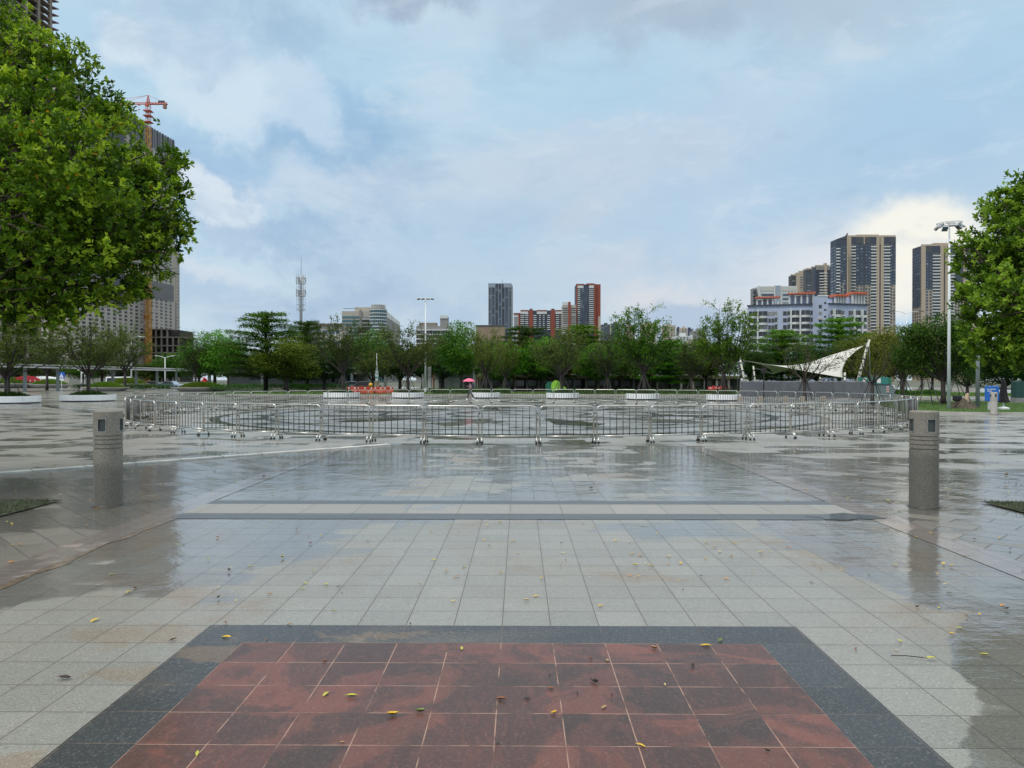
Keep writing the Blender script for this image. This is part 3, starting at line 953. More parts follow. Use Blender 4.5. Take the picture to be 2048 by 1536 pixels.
def layered_proto(seed, mat, H_=9.0, R=4.2, nleaf=26000):
    rng = np.random.default_rng(seed)
    mb = MB()
    mb.tube([(0, 0, -0.1), (0.03, 0, H_ * 0.4), (0, 0.03, H_ * 0.97)], [0.2, 0.14, 0.03], 8)
    pts = []; out = []
    nt = 11
    for i in range(nt):
        s = i / (nt - 1)
        z = H_ * (0.20 + 0.75 * s)
        rr = R * (1.0 - 0.66 * s ** 2.0) * rng.uniform(0.88, 1.1) + 0.25
        nb = 8
        for b in range(nb):
            a = 2 * PI * b / nb + rng.normal(0, 0.25) + i
            rb = rr * rng.uniform(0.72, 1.12)
            dz = rng.normal(0, 0.13)
            e = Vector((math.cos(a) * rb, math.sin(a) * rb, z + 0.10 * rb + dz))
            mb.tube([(0, 0, z - 0.3), tuple(e * 0.5 + Vector((0, 0, z * 0.5 + 0.02))), tuple(e)], [0.04, 0.025, 0.006], 4, caps=False)
            m = int(nleaf * rb / (nt * nb * R * 0.55))
            u = np.sqrt(rng.uniform(0.02, 1, m))
            w_ = rng.normal(0, 0.42, m) * (0.35 + u * 0.9)
            px = math.cos(a) * u * rb - math.sin(a) * w_
            py = math.sin(a) * u * rb + math.cos(a) * w_
            pz = z + 0.10 * rb * u + dz * u + rng.normal(0, 0.10, m) - 0.16 * np.abs(w_)
            pts.append(np.stack([px, py, pz], 1))
            out.append(np.stack([px, py, 0 * px], 1) + rng.normal(0, 0.8, (m, 3)))
    # a few leaves closer to the stem
    m = int(nleaf * 0.12)
    z = rng.uniform(H_ * 0.25, H_ * 0.98, m)
    a = rng.uniform(0, 2 * PI, m); r = rng.uniform(0, 0.5, m) * R * (1.05 - z / H_)
    pts.append(np.stack([np.cos(a) * r, np.sin(a) * r, z], 1)); out.append(unit(m, rng))
    pts = np.concatenate(pts); out = np.concatenate(out); n = len(pts)
    nr = np.array((0, 0, 1.0)) + rng.normal(0, 0.35, (n, 3))
    L = 0.17 * rng.uniform(0.6, 1.3, n)
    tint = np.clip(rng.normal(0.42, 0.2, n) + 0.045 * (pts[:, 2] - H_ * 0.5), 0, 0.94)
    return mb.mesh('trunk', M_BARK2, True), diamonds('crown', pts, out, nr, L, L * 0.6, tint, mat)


def round_proto(seed, mat, H_=7.5, R=3.2, nleaf=15000, t0=1.9, Lf=0.17, squash=0.82, nb=22):
    rng = np.random.default_rng(seed)
    mb = MB()
    mb.tube([(0, 0, -0.1), (0.02, 0.02, 0.7), (0.05, 0, t0 + 0.3)], [0.24, 0.17, 0.14], 8)
    cz = t0 + (H_ - t0) * 0.5; rz = (H_ - t0) * 0.5
    P_, A_, T_ = [], [], []
    for i in range(nb):
        d = unit(1, rng)[0]
        c = np.array((0, 0, cz)) + d * np.array((R, R, rz)) * rng.uniform(0.45, 0.82)
        r = R * rng.uniform(0.28, 0.46)
        mb.tube([(0.05, 0, t0), tuple(Vector((0, 0, t0)).lerp(Vector(c), 0.5) + Vector(rng.normal(0, 0.15, 3))), tuple(c)], [0.07, 0.045, 0.01], 5, caps=False)
        m = int(nleaf / nb * rng.uniform(0.7, 1.3))
        dd = unit(m, rng)
        rad = np.where(rng.uniform(size=m) < 0.75, rng.uniform(0.72, 1.08, m), rng.uniform(0.2, 0.75, m))
        P_.append(c + dd * rad[:, None] * np.array((r, r, r * squash)))
        A_.append(dd + rng.normal(0, 0.6, (m, 3)) + np.array((0, 0, -0.15)))
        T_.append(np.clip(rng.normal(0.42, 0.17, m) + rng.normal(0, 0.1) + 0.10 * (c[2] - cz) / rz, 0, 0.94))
    p = np.concatenate(P_); a = np.concatenate(A_); tint = np.concatenate(T_)
    n = len(p)
    nr = unit(n, rng) * 0.8 + np.array((0, 0, 0.8)) + (p - np.array((0, 0, cz))) * 0.12
    L = Lf * rng.uniform(0.6, 1.35, n)
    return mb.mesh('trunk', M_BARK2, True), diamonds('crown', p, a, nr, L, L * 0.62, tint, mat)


KINDS = {
    'S1': ('sparse_tree', sparse_proto(21, 9000, M_OLIVE), 7.0, 2.55),
    'S2': ('sparse_tree', sparse_proto(22, 6500, M_OLIVE, spread=0.56), 7.0, 2.3),
    'S3': ('sparse_tree', sparse_proto(23, 12000, M_FRESH, spread=0.52, Lf=0.14), 7.0, 2.2),
    'S4': ('bare_tree', sparse_proto(24, 2600, M_OLIVE, spread=0.5), 7.0, 2.1),
    'S5': ('bare_tree', sparse_proto(25, 1500, M_OLIVE, spread=0.52, nlimb=8, nsub=8), 7.0, 2.1),
    'L1': ('layered_tree', layered_proto(31, M_DEEP), 9.0, 4.2),
    'L2': ('layered_tree', layered_proto(32, M_FRESH, R=3.6), 9.0, 3.6),
    'R1': ('bushy_tree', round_proto(41, M_FRESH), 7.5, 3.2),
    'R2': ('bushy_tree', round_proto(42, M_DEEP), 7.5, 3.2),
    'R3': ('bushy_tree', round_proto(43, M_OLIVE, nb=26), 7.5, 3.2),
}


def plant(kind, px, top, hw, Y, label, tint=(1, 1, 1), group=None, z0=0.0):
    nm, (tm, cm), h0, r0 = KINDS[kind]
    X = (px - PX) / F * Y
    h = H + (HY - top) / F * Y - z0
    r = hw / F * Y * (1.16 if kind[0] in 'LR' else 1.0)
    root = thing(nm, label, 'tree', (X, Y, z0), random.uniform(0, 6.28), group)
    root.scale = (r / r0, r / r0, h / h0)
    link('trunk', tm, root)
    c = link('crown', cm, root)
    c.color = tuple(tint) + (1,)
    return root


YG = (1.35, 1.2, 0.75)
DK = (0.62, 0.68, 0.65)
plant('S1', 8, 628, 112, 52.0, 'vase shaped olive tree in the white planter cut by the photo edge', group='trees in white planters', z0=.3)
plant('S1', 172, 632, 78, 56.8, 'vase shaped olive tree in the white planter above the bollard under the tower', group='trees in white planters', z0=.3)
plant('S1', 686, 626, 64, 67, 'sparse dark olive tree in the white planter beside the orange water barriers', DK, group='trees in white planters', z0=.3)
plant('S1', 815, 640, 72, 67, 'sparse olive tree in the white planter next to the white four headed lamp post', group='trees in white planters', z0=.3)
plant('S2', 972, 648, 48, 67, 'thin olive tree in the white planter behind the pink umbrella', (1.2, 1.1, .8), 'trees in white planters', .3)
plant('S1', 1124, 650, 66, 65, 'spreading olive tree in the white planter under the green leaf shaped sign', group='trees in white planters', z0=.3)
plant('S3', 1287, 612, 62, 62, 'tall airy tree with thin crown in the white planter', (.8, .8, .8), 'trees in white planters', .3)
plant('S3', 1447, 606, 62, 58.5, 'tall airy tree beside the mast of the white tension sail', (.95, .9, .8), 'trees in white planters', .3)
plant('S5', 1607, 650, 60, 60, 'sparse olive tree in front of the middle of the white sail', (.9, .9, .8))
plant('S5', 1742, 648, 60, 50, 'brown olive tree standing in front of the right sail mast', (1.25, 1.0, .7))
plant('S2', 1803, 645, 48, 56, 'brown olive tree between the sail mast and the dark bushy tree', (1.3, 1.0, .65))
plant('S2', 88, 655, 45, 118, 'small sparse tree in the stone bowl planter under the walkway', group='trees in stone bowls')
plant('S2', 200, 650, 45, 125, 'small sparse tree rising behind the planter tree under the tower', group='trees in stone bowls')
plant('S2', 246, 640, 48, 118, 'small sparse tree near the white van and white street lamps', group='trees in stone bowls')
plant('S4', 388, 642, 34, 110, 'nearly bare tree in the stone bowl beside the red sculpture')
plant('S2', 1215, 662, 42, 92, 'sparse olive tree between the leaf shaped sign and the tall airy tree', DK)
plant('S2', 1382, 672, 42, 90, 'sparse olive tree behind the planter beside the red barriers', DK)
plant('S2', 1010, 668, 40, 94, 'sparse olive tree in front of the brown corridor, beside the pink umbrella', (1.2, 1.15, .7))
plant('S1', 745, 690, 46, 96, 'sparse olive tree behind the white monument with the spire')
plant('R1', 428, 664, 58, 112, 'bright green bushy tree behind the red sculpture')
plant('R2', 395, 690, 42, 118, 'dark bushy tree beside the nearly bare tree at the end of the walkway')
plant('L1', 530, 622, 84, 98, 'large pagoda shaped tree with flat tiers, tallest of the middle row', (1.15, 1.1, .9))
plant('L1', 614, 640, 52, 115, 'dark pagoda shaped tree under the telecom mast', DK)
plant('R3', 572, 676, 62, 94, 'yellow green bushy tree in front of the large pagoda shaped tree', (1.45, 1.5, .9))
plant('R2', 648, 690, 50, 100, 'dark bushy tree between the yellow green tree and the orange barriers', DK)
plant('R1', 748, 664, 44, 112, 'bright green tree below the round glass office tower')
plant('R2', 800, 690, 55, 105, 'dark bushy tree behind the white lamp post', DK)
plant('R1', 922, 648, 52, 98, 'green bushy tree beside the pale pavilion with the louvres', (.8, .9, .85))
plant('R2', 885, 690, 48, 108, 'dark bushy tree above the pale pavilion', DK)
plant('R1', 1000, 688, 50, 104, 'green bushy tree above the brown corridor near the pink umbrella', (.9, .95, .9))
plant('L1', 1052, 652, 74, 112, 'broad dark pagoda tree in front of the red and white flats', DK)
plant('R1', 1085, 678, 46, 106, 'fresh green bushy tree just behind the leaf shaped sign')
plant('L2', 1166, 648, 60, 112, 'olive pagoda tree in front of the red brick tower', (.85, .8, .7))
plant('R1', 1196, 690, 48, 102, 'fresh green bushy tree under the red brick tower')
plant('R3', 1245, 672, 50, 106, 'olive bushy tree behind the tall airy tree', (.85, .95, .8))
plant('L2', 1338, 680, 52, 100, 'fresh green pagoda tree in front of the distant beige flats', (.9, .95, .9))
plant('R2', 1300, 690, 44, 110, 'dark bushy tree low behind the tall airy tree', DK)
plant('R3', 1412, 680, 50, 102, 'olive bushy tree behind the red barriers', (.9, .9, .8))
plant('R2', 1500, 695, 48, 96, 'dark bushy tree behind the mast of the sail', DK)
plant('L2', 1562, 658, 62, 100, 'fresh green pagoda tree in front of the lavender apartment block')
plant('R2', 1632, 690, 60, 94, 'dark bushy tree directly behind the white sail', DK)
plant('L2', 1676, 634, 62, 104, 'pointed pagoda tree in front of the end of the lavender block', (.95, 1, .95))
plant('R3', 1712, 672, 55, 90, 'olive bushy tree behind the right sail mast', (1.0, .9, .7))
plant('R3', 1775, 655, 58, 80, 'yellow brown bushy tree in front of the beige twin tower', (1.6, 1.25, .7))
plant('R3', 1840, 650, 40, 84, 'yellow brown bushy tree at the foot of the second beige tower', (1.6, 1.3, .7))
plant('R2', 1882, 630, 76, 50, 'dense dark tree with round crown by the white lamp pole', (1.05, 1.0, .9))
plant('R2', 1930, 700, 50, 62, 'dark tree behind the grey pole on the lawn', DK)
plant('R2', 2003, 690, 62, 58, 'dark tree behind the blue notice board', DK)
plant('R2', 2075, 680, 62, 54, 'dark tree behind the lawn at the photo edge', DK)
back = [(30, 'behind the red hoarding'), (95, 'behind the blue crossing sign'), (165, 'behind the white van and walkway'), (230, 'beneath the unfinished podium'), (300, 'beneath the orange hoist'), (350, 'at the far end of the walkway'),
        (455, 'behind the bright green bushy tree'), (505, 'behind the large pagoda tree'), (580, 'behind the yellow green tree'), (690, 'below the curved office block'), (770, 'below the round glass tower'),
        (845, 'just beside the white lamp post'), (950, 'below the brown hall'), (1030, 'below the dark glass tower'), (1110, 'below the red and white flats'), (1180, 'below the red brick tower'), (1270, 'below the small distant flats'),
        (1350, 'below the distant beige flats'), (1430, 'behind the tall airy tree by the sail'), (1530, 'at the foot of the lavender block'), (1610, 'below the middle of the lavender block'), (1720, 'at the end of the lavender block'),
        (1800, 'below the gap between the beige towers'), (1860, 'below the second beige tower'), (1950, 'behind the grey pole'), (2040, 'behind the teal cabinet')]
for i, (px, lb) in enumerate(back):
    far = px < 380
    plant(('R2', 'R3', 'R1')[i % 3], px, (716 if far else 694) + random.randint(-10, 12), 48 + random.randint(-6, 10), (205 if far else 128) + random.randint(-8, 8),
          ('dark', 'olive', 'green')[i % 3] + ' low tree of the back row ' + lb, (.6, .66, .64) if i % 2 else (.78, .8, .75), 'back row of low trees')


# ------------------------------------------------------------------ stakes that brace the young trees
M_STAKE = pmat('dark_stake', (0.06, 0.055, 0.05), 0.6, var=0.3, scale=3)
sp = thing('tree_brace', 'x', 'tree brace')
for k in range(4):
    a = PI / 4 + k * PI / 2
    MB().tube([(0.95 * math.cos(a), 0.95 * math.sin(a), -0.02), (0.13 * math.cos(a), 0.13 * math.sin(a), 1.75)], 0.03, 6).build('pole', M_STAKE, sp)
br = MB()
for k in range(4):
    a, b = PI / 4 + k * PI / 2, PI / 4 + (k + 1) * PI / 2
    br.tube([(0.15 * math.cos(a), 0.15 * math.sin(a), 1.7), (0.15 * math.cos(b), 0.15 * math.sin(b), 1.7)], 0.028, 6)
br.build('collar', M_STAKE, sp)
BR = [(8, 52, .3, 'in the white planter cut by the photo edge'), (172, 56.8, .3, 'in the white planter above the bollard'), (686, 67, .3, 'in the planter beside the orange barriers'), (815, 67, .3, 'in the planter next to the white lamp post'),
      (972, 67, .3, 'in the planter behind the pink umbrella'), (1124, 65, .3, 'in the planter under the leaf shaped sign'), (1287, 62, .3, 'in the planter of the tall airy tree'), (1447, 58.5, .3, 'in the planter beside the sail mast'),
      (1607, 60, 0, 'before the middle of the grey hoarding'), (1742, 50, 0, 'before the end of the grey hoarding'), (1803, 56, 0, 'beside the teal booth boards'), (1848, 46.5, 0, 'below the dense dark tree'), (388, 110, .6, 'in the stone bowl beside the red sculpture'),
      (1215, 92, 0, 'before the brown corridor'), (1382, 90, 0, 'by the red barriers'), (1010, 94, 0, 'before the brown corridor near the pink umbrella'), (572, 94, 0, 'under the yellow green tree'), (1905, 56, 0, 'beside the white lamp pole')]
for i, (px, Y, z, lb) in enumerate(BR):
    o = sp if i == 0 else copy_tree(sp)
    o.location = ((px - PX) / F * Y, Y, z)
    o.rotation_euler.z = random.uniform(-0.3, 0.3)
    o['label'] = 'dark wooden tree brace ' + lb
    o['group'] = 'braces of the young trees'
    if i < 2:
        o.scale = (1.0, 1.0, 1.0)
# ------------------------------------------------------------------ crowd barriers round the fountain
M_STEEL = pmat('brushed_steel', (0.56, 0.55, 0.52), 0.30, metal=1.0, var=0.08, scale=12)
M_STEELB = pmat('thin_steel_bars', (0.09, 0.088, 0.082), 0.45, metal=0.5, var=0.1, scale=12)
M_RUB = pmat('black_rubber', (0.02, 0.02, 0.02), 0.7)
BW = 0.70


def rounded(w_, z0, z1, r, n=6):
    pts = [(-w_, 0, z0)]
    for k in range(n + 1):
        a = PI - k * PI / 2 / n
        pts.append((-w_ + r + r * math.cos(a), 0, z1 - r + r * math.sin(a)))
    for k in range(n + 1):
        a = PI / 2 - k * PI / 2 / n
        pts.append((w_ - r + r * math.cos(a), 0, z1 - r + r * math.sin(a)))
    pts.append((w_, 0, z0))
    return pts


bar = thing('crowd_barrier', 'x', 'crowd barrier')
fr = MB().tube(rounded(BW, 0.115, 0.966, 0.11), 0.019, 10)
fr.tube([(-BW, 0, 0.19), (BW, 0, 0.19)], 0.016, 8)
fr.build('frame', M_STEEL, bar, smooth=True)
bs = MB()
for k in range(7):
    x = -BW + 2 * BW * (k + 1) / 8
    bs.tube([(x, 0, 0.19), (x, 0, 0.95)], 0.0105, 6)
bs.build('bars', M_STEELB, bar, smooth=True)
for s in (-1, 1):
    path = []
    for k in range(13):
        a = PI * k / 12
        path.append((s * BW, -0.17 * math.cos(a), 0.035 + 0.115 * min(1, math.sin(a) * 1.35)))
    ft = MB().tube([(s * BW, -0.17, 0.03)] + path[1:-1] + [(s * BW, 0.17, 0.03)], 0.02, 8).build('foot', M_STEEL, bar, smooth=True)
    for q in (-1, 1):
        MB().tube([(s * BW, q * 0.17, 0.0), (s * BW, q * 0.17, 0.055)], 0.026, 8).build('rubber_tip', M_RUB, ft)
hk = MB()
for z in (0.62, 0.78):
    hk.box((BW + 0.03, 0, z), (0.035, 0.03, 0.045))
hk.build('hook', pmat('dark_hook', (0.12, 0.12, 0.12), 0.4, metal=0.8), bar)
NB = 72
ORD = ['', 'first', 'second', 'third', 'fourth', 'fifth', 'sixth', 'seventh', 'eighth', 'ninth', 'tenth', 'eleventh', 'twelfth', 'thirteenth', 'fourteenth', 'fifteenth', 'sixteenth', 'seventeenth', 'eighteenth']
for i in range(NB):
    o = bar if i == 0 else copy_tree(bar)
    a = -PI / 2 + math.radians(1.65 - 2.5) + i * 2 * PI / NB
    jr = random.uniform(-0.05, 0.05)
    o.location = (CX + (RR + jr) * math.cos(a), CY + (RR + jr) * math.sin(a), 0.009)
    o.rotation_euler = (0, 0, a + PI / 2 + math.radians(random.gauss(0, 1.3)))
    k = i if i <= NB // 2 else i - NB
    if k == 0:
        lb = 'stainless steel crowd barrier closing the middle of the promenade'
    elif abs(k) <= 18:
        lb = 'steel crowd barrier of the near arc, %s to the %s of the middle one' % (ORD[abs(k)], 'right' if k > 0 else 'left')
    else:
        q = 36 - abs(k)
        lb = 'steel crowd barrier opposite the promenade' if q == 0 else 'steel crowd barrier of the far arc, %s to the %s of its middle one' % (ORD[q], 'right' if k > 0 else 'left')
        if q == 0:
            lb = 'steel crowd barrier in the middle of the far arc, opposite the promenade'
    o['label'] = lb
    o['group'] = 'steel crowd barriers ringing the fountain'

# ------------------------------------------------------------------ granite bollard lights


def granite(name, base, wetter):
    m, t = new_mat(name)
    tc = t.n('ShaderNodeTexCoord').outputs['Object']
    x, y, z = t.xyz(tc)
    n1 = t.noise(tc, 110, 3, 0.75); n2 = t.noise(tc, 55, 3, 0.7); n3 = t.noise(tc, 5, 5)
    c = t.mix(t.ss(n2, .36, .62), tuple(b * .80 for b in base) + (1,), tuple(b * 1.25 for b in base) + (1,))
    c = t.mix(t.m('MULTIPLY', t.ss(n1, .54, .62), .75), c, (.03, .028, .024, 1))
    wetm = t.ss(t.m('ADD', z, t.m('MULTIPLY', t.m('SUBTRACT', n3, .5), .22)), wetter + .1, wetter - .1)
    streak = t.ss(t.noise(t.vm('MULTIPLY', tc, (9, 9, .8)), 1.0, 5), .5, .7)
    wetm = t.m('MAXIMUM', wetm, t.m('MULTIPLY', streak, .35))
    c = t.mix(wetm, c, t.mix(.45, c, (.035, .034, .032, 1)))
    p = t.n('ShaderNodeBsdfPrincipled')
    t.put(p.inputs['Base Color'], c)
    t.put(p.inputs['Roughness'], t.fmix(wetm, .75, .42))
    t.put(p.inputs['Normal'], t.bump(n1, .6, .003))
    o = t.n('ShaderNodeOutputMaterial'); t.t.links.new(p.outputs[0], o.inputs[0])
    return m


def bollard(label, loc, wang, mat, R=0.172, hh=1.246, s=1.0):
    root = thing('bollard_light', label, 'bollard', loc)
    z0, z1 = 0.976, 1.15
    g0 = 0.012
    prof = [(R + .002, -0.02), (R, 0.06)]
    for gz in (0.76, 0.816, 0.873, 0.922):
        prof += [(R, gz - .008), (R - g0, gz - .005), (R - g0, gz + .005), (R, gz + .008)]
    prof += [(R, z0)]
    MB().lathe(prof, 48).build('shaft', mat, root, smooth=False)
    MB().lathe([(R, z1), (R, hh - .012), (R - .012, hh)], 48).build('cap', mat, root)
    ww = math.asin(0.056 / R)
    glass = pmat('smoky_lamp_glass', (0.05, 0.06, 0.06), 0.08, spec=0.7, var=0.2)
    fm = pmat('old_lamp_frame', (0.42, 0.42, 0.40), 0.35, metal=0.8, var=0.25, scale=20)
    for k in range(4):
        c = wang + k * PI / 2
        a0, a1 = c + ww, c + PI / 2 - ww
        n = 9
        q = [(R * math.cos(a0 + (a1 - a0) * i / n), R * math.sin(a0 + (a1 - a0) * i / n)) for i in range(n + 1)]
        r2 = R - .045
        q += [(r2 * math.cos(a1 - (a1 - a0) * i / n), r2 * math.sin(a1 - (a1 - a0) * i / n)) for i in range(n + 1)]
        MB().prism(q, z0, z1).build('pier', mat, root)
        wn = MB()
        d = R * math.cos(ww) - .022
        M = Matrix.Rotation(c, 3, 'Z')
        wn.box(M @ Vector((d, 0, (z0 + z1) / 2)), (.01, .112, z1 - z0), M=M)
        wo = wn.build('lamp_window', glass, root)
        f = MB()
        d2 = R * math.cos(ww) - .004
        for s_ in (-1, 1):
            f.box(M @ Vector((d2, s_ * .052, (z0 + z1) / 2)), (.02, .008, z1 - z0 - .002), M=M)
            f.box(M @ Vector((d2, 0, (z0 + z1) / 2 + s_ * (z1 - z0 - .01) / 2)), (.019, .096, .008), M=M)
        f.build('frame', fm, wo)
    MB().lathe([(R + .03, 0.001), (R + .012, 0.007), (R + .004, 0.02)], 40).build('base_joint', pmat('dirty_mortar', (.05, .045, .036), .5, var=.4, scale=30), root)
    root.scale = (s, s, s)
    return root


gr = (0.25, 0.232, 0.195)
bollard('round granite bollard light with wet dark shaft below the tall grey tower', (-5.37, 9.62, 0.004), math.radians(-87), granite('bollard_granite', gr, 0.55))
bollard('round granite bollard light on the lawn side, its lamp window framed in bare metal', (5.24, 9.62, 0.004), math.radians(-88), granite('bollard_granite_wetter', (0.24, .22, .185), 0.74))
q = G(1982, 829.5)
bollard('slender pale bollard light standing in front of the blue notice board', (q.x, q.y, 0), math.radians(-92), granite('bollard_granite_dry', (.5, .46, .42), 0.0), s=0.86)
m_post = granite('post_granite', (.42, .37, .31), 0.0)
for px, lb in ((1479, 'low square granite post beside the last white planter'), (1519, 'second low granite post along the grey hoarding from the last planter'), (1569, 'third low granite post along the grey hoarding from the last planter'),
               (1603, 'fourth low granite post along the grey hoarding from the last planter'), (1644, 'fifth low granite post along the grey hoarding, farthest from the planters')):
    Y = 57.0
    o = MB().span(-.16, .16, -.16, .16, -.02, .40).build('granite_post', m_post, bevel=.02)
    o.location = ((px - PX) / F * Y, Y, 0)
    tag(o, lb, 'post', 'low granite posts')

# ------------------------------------------------------------------ white planters
M_WHITE = pmat('white_panel', (0.90, 0.91, 0.91), 0.35, var=0.03, scale=2, grime=0.05)
M_SEAM = pmat('planter_base', (0.07, 0.07, 0.10), 0.5)
M_SHRUB = leaf_mat('shrub_leaves', (0.03, 0.06, 0.015), (0.06, 0.115, 0.03), (0.11, 0.18, 0.05), rough=.55, gloss=.2)


def mound(name, R, hgt, n, L, mat, seed, spread=1.0):
    rng = np.random.default_rng(seed)
    r = R * np.sqrt(rng.uniform(0, 1, n)); a = rng.uniform(0, 2 * PI, n)
    z = hgt * np.maximum(0, 1 - (r / R) ** 2.4) * rng.uniform(.72, 1.05, n)
    p = np.stack([r * np.cos(a), r * np.sin(a), z], 1)
    ax = np.stack([np.cos(a) * r / R, np.sin(a) * r / R, np.full(n, .9)], 1) + rng.normal(0, .55 * spread, (n, 3))
    return diamonds(name, p, ax, unit(n, rng), L * rng.uniform(.6, 1.3, n), L * .34, np.clip(rng.normal(.5, .22, n), 0, .94), mat)


ground_cover = mound('foliage', 0.8, 0.34, 1500, .2, M_SHRUB, 60)
PLN = [(8, 52, 58, 'white round planter cut by the photo edge, under an olive tree'), (172, 56.8, 50, 'white round planter behind the bollard, under the tall tower'), (683, 67, 35.5, 'white round planter beside the orange water barriers'),
       (816, 67, 32, 'white round planter in front of the white lamp post'), (972, 67, 28, 'white round planter right behind the person with the umbrella'), (1125, 65, 32.5, 'white round planter below the green leaf shaped sign'),
       (1285, 62, 33.5, 'white round planter under the tall airy tree'), (1446, 58.5, 33, 'white round planter beside the low granite posts')]
M_LINE = pmat('panel_seam', (0.5, 0.52, 0.56), 0.5)
for px, Y, hw, lb in PLN:
    R = hw / F * Y
    root = thing('round_planter', lb, 'planter', ((px - PX) / F * Y, Y, 0), 0, 'white round planters')
    MB().lathe([(R, 0.09), (R + .012, 0.11), (R + .012, 0.50), (R, 0.52), (R - .10, 0.52), (R - .10, 0.40)], 64).build('wall', M_WHITE, root)
    MB().lathe([(R - .12, -0.01), (R - .12, 0.089)], 48).build('plinth', M_SEAM, root)
    sm = MB()
    ns = 12 if px > 300 else 6
    for k in range(ns):
        a = 2 * PI * (k + .5) / ns
        sm.box(((R + .0125) * math.cos(a), (R + .0125) * math.sin(a), .305), (.005, .014, .37), rz=a)
    sm.build('seam', M_LINE, root)
    MB().lathe([(R - .12, .36), (R - .12, .40)], 32).build('soil', m_soil, root)
    f = link('foliage', ground_cover, root)
    f.location = (0, 0, .40); f.scale = (R * .62 / .8, R * .62 / .8, .9)

# ------------------------------------------------------------------ stone bowls with clipped ground cover
M_BOWL = pmat('grey_bowl_stone', (0.40, 0.39, 0.37), 0.5, var=0.15, scale=.8, coat=.2, grime=.3)
M_COVER = leaf_mat('ground_cover_leaves', (0.07, 0.12, 0.015), (0.12, 0.20, 0.022), (0.19, 0.28, 0.04), rough=.55, gloss=.2)
dome = mound('planting', 1.0, 0.30, 9000, .085, M_COVER, 61, .7)
BOWL = [(12, 757, 776, 70, 'grey stone bowl of clipped shrubs behind the planter at the photo edge'), (82, 757, 773, 40, 'grey stone bowl of clipped shrubs in front of the red hoarding'), (197, 766, 783, 44, 'grey stone bowl of olive shrubs directly behind the planter tree'),
        (240, 758, 777, 44, 'grey stone bowl of clipped shrubs in front of the white van'), (392, 766, 783, 52, 'grey stone bowl of clipped shrubs below the red sculpture')]
for px, yt, yb, hw, lb in BOWL:
    Y = min(F * H / (yb - HY), 150)
    R = hw / F * Y
    ht = (yb - yt) / F * Y
    root = thing('stone_bowl', lb, 'planter', ((px - PX) / F * Y, Y + R * .4, 0), 0, 'stone bowls of clipped shrubs')
    MB().lathe([(R * .78, -.02), (R * .8, .05), (R, ht * .45), (R, ht * .5), (R * .94, ht * .5), (R * .94, ht * .42)], 48).build('bowl', M_BOWL, root)
    d = link('planting', dome, root)
    d.location = (0, 0, ht * .42); d.scale = (R * .80, R * .80, ht * .60 / .3)
# ------------------------------------------------------------------ buildings
BOXES = {}


def unit_box(mat):
    if mat.name not in BOXES:
        BOXES[mat.name] = MB().box((0, 0, 0), (1, 1, 1)).mesh('box_' + mat.name, mat)
    return BOXES[mat.name]


def glass_mat(name, c, rough=0.12, var=0.5, frame=None):
    """window glass: panes differ a little, some with curtains drawn"""
    m, t = new_mat(name)
    tc = t.n('ShaderNodeTexCoord').outputs['Object']
    geo = t.n('ShaderNodeNewGeometry')
    oi = t.n('ShaderNodeObjectInfo')
    wn = t.n('ShaderNodeTexWhiteNoise', noise_dimensions='1D')
    t.put(wn.inputs['W'], t.m('ADD', geo.outputs['Random Per Island'], oi.outputs['Random']))
    r = wn.outputs['Value']
    cc = t.mix(t.m('MULTIPLY', r, var), tuple(c) + (1,), tuple(min(.6, x * 2.6 + .02) for x in c) + (1,))
    cc = t.mix(t.ss(r, .86, .9, 0, .6), cc, (.35, .36, .36, 1))
    p = t.n('ShaderNodeBsdfPrincipled')
    t.put(p.inputs['Base Color'], cc)
    p.inputs['Roughness'].default_value = rough
    p.inputs['Specular IOR Level'].default_value = 0.6
    o = t.n('ShaderNodeOutputMaterial'); t.t.links.new(p.outputs[0], o.inputs[0])
    return m


M_GLD = glass_mat('dark_window_glass', (0.03, 0.036, 0.045))
M_GLB = glass_mat('blue_window_glass', (0.05, 0.075, 0.11), var=.6)
M_GLT = glass_mat('teal_window_glass', (0.04, 0.10, 0.12), var=.5)
M_BEIGE = pmat('beige_facing', (0.45, 0.37, 0.285), 0.8, var=0.06, scale=.06, grime=.15)
M_BEIGE2 = pmat('pale_beige_facing', (0.46, 0.40, 0.33), 0.8, var=0.06, scale=.06, grime=.15)
M_NAVY = pmat('navy_facing', (0.055, 0.065, 0.095), 0.6, var=0.12, scale=.08)
M_GREYD = pmat('dark_grey_facing', (0.075, 0.08, 0.09), 0.6, var=0.12, scale=.08)
M_WHITEW = pmat('white_facing', (0.62, 0.63, 0.63), 0.6, var=0.05, scale=.1, grime=.2)
M_BRICK = pmat('red_facing', (0.27, 0.068, 0.045), 0.75, var=0.1, scale=.1, grime=.15)
M_LAV = pmat('lavender_facing', (0.42, 0.465, 0.60), 0.75, var=0.05, scale=.1, grime=.15)
M_CONC = pmat('raw_concrete', (0.25, 0.215, 0.185), 0.9, var=0.2, scale=.15, grime=.4)
M_CONCD = pmat('painted_interior_shade', (0.05, 0.045, 0.042), 0.9, var=0.3, scale=.2)  # near-black colour puts the shade behind the open floors into the core
M_ORANGE = pmat('orange_paint', (0.62, 0.11, 0.03), 0.5, var=0.1)
M_CREAM = pmat('cream_facing', (0.44, 0.40, 0.35), 0.8, var=0.06, scale=.1, grime=.2)
M_GREYW = pmat('grey_facing', (0.26, 0.255, 0.25), 0.8, var=0.1, scale=.1, grime=.25)
M_FIN = pmat('silver_fin', (0.50, 0.54, 0.60), 0.4, metal=.2, var=.08)


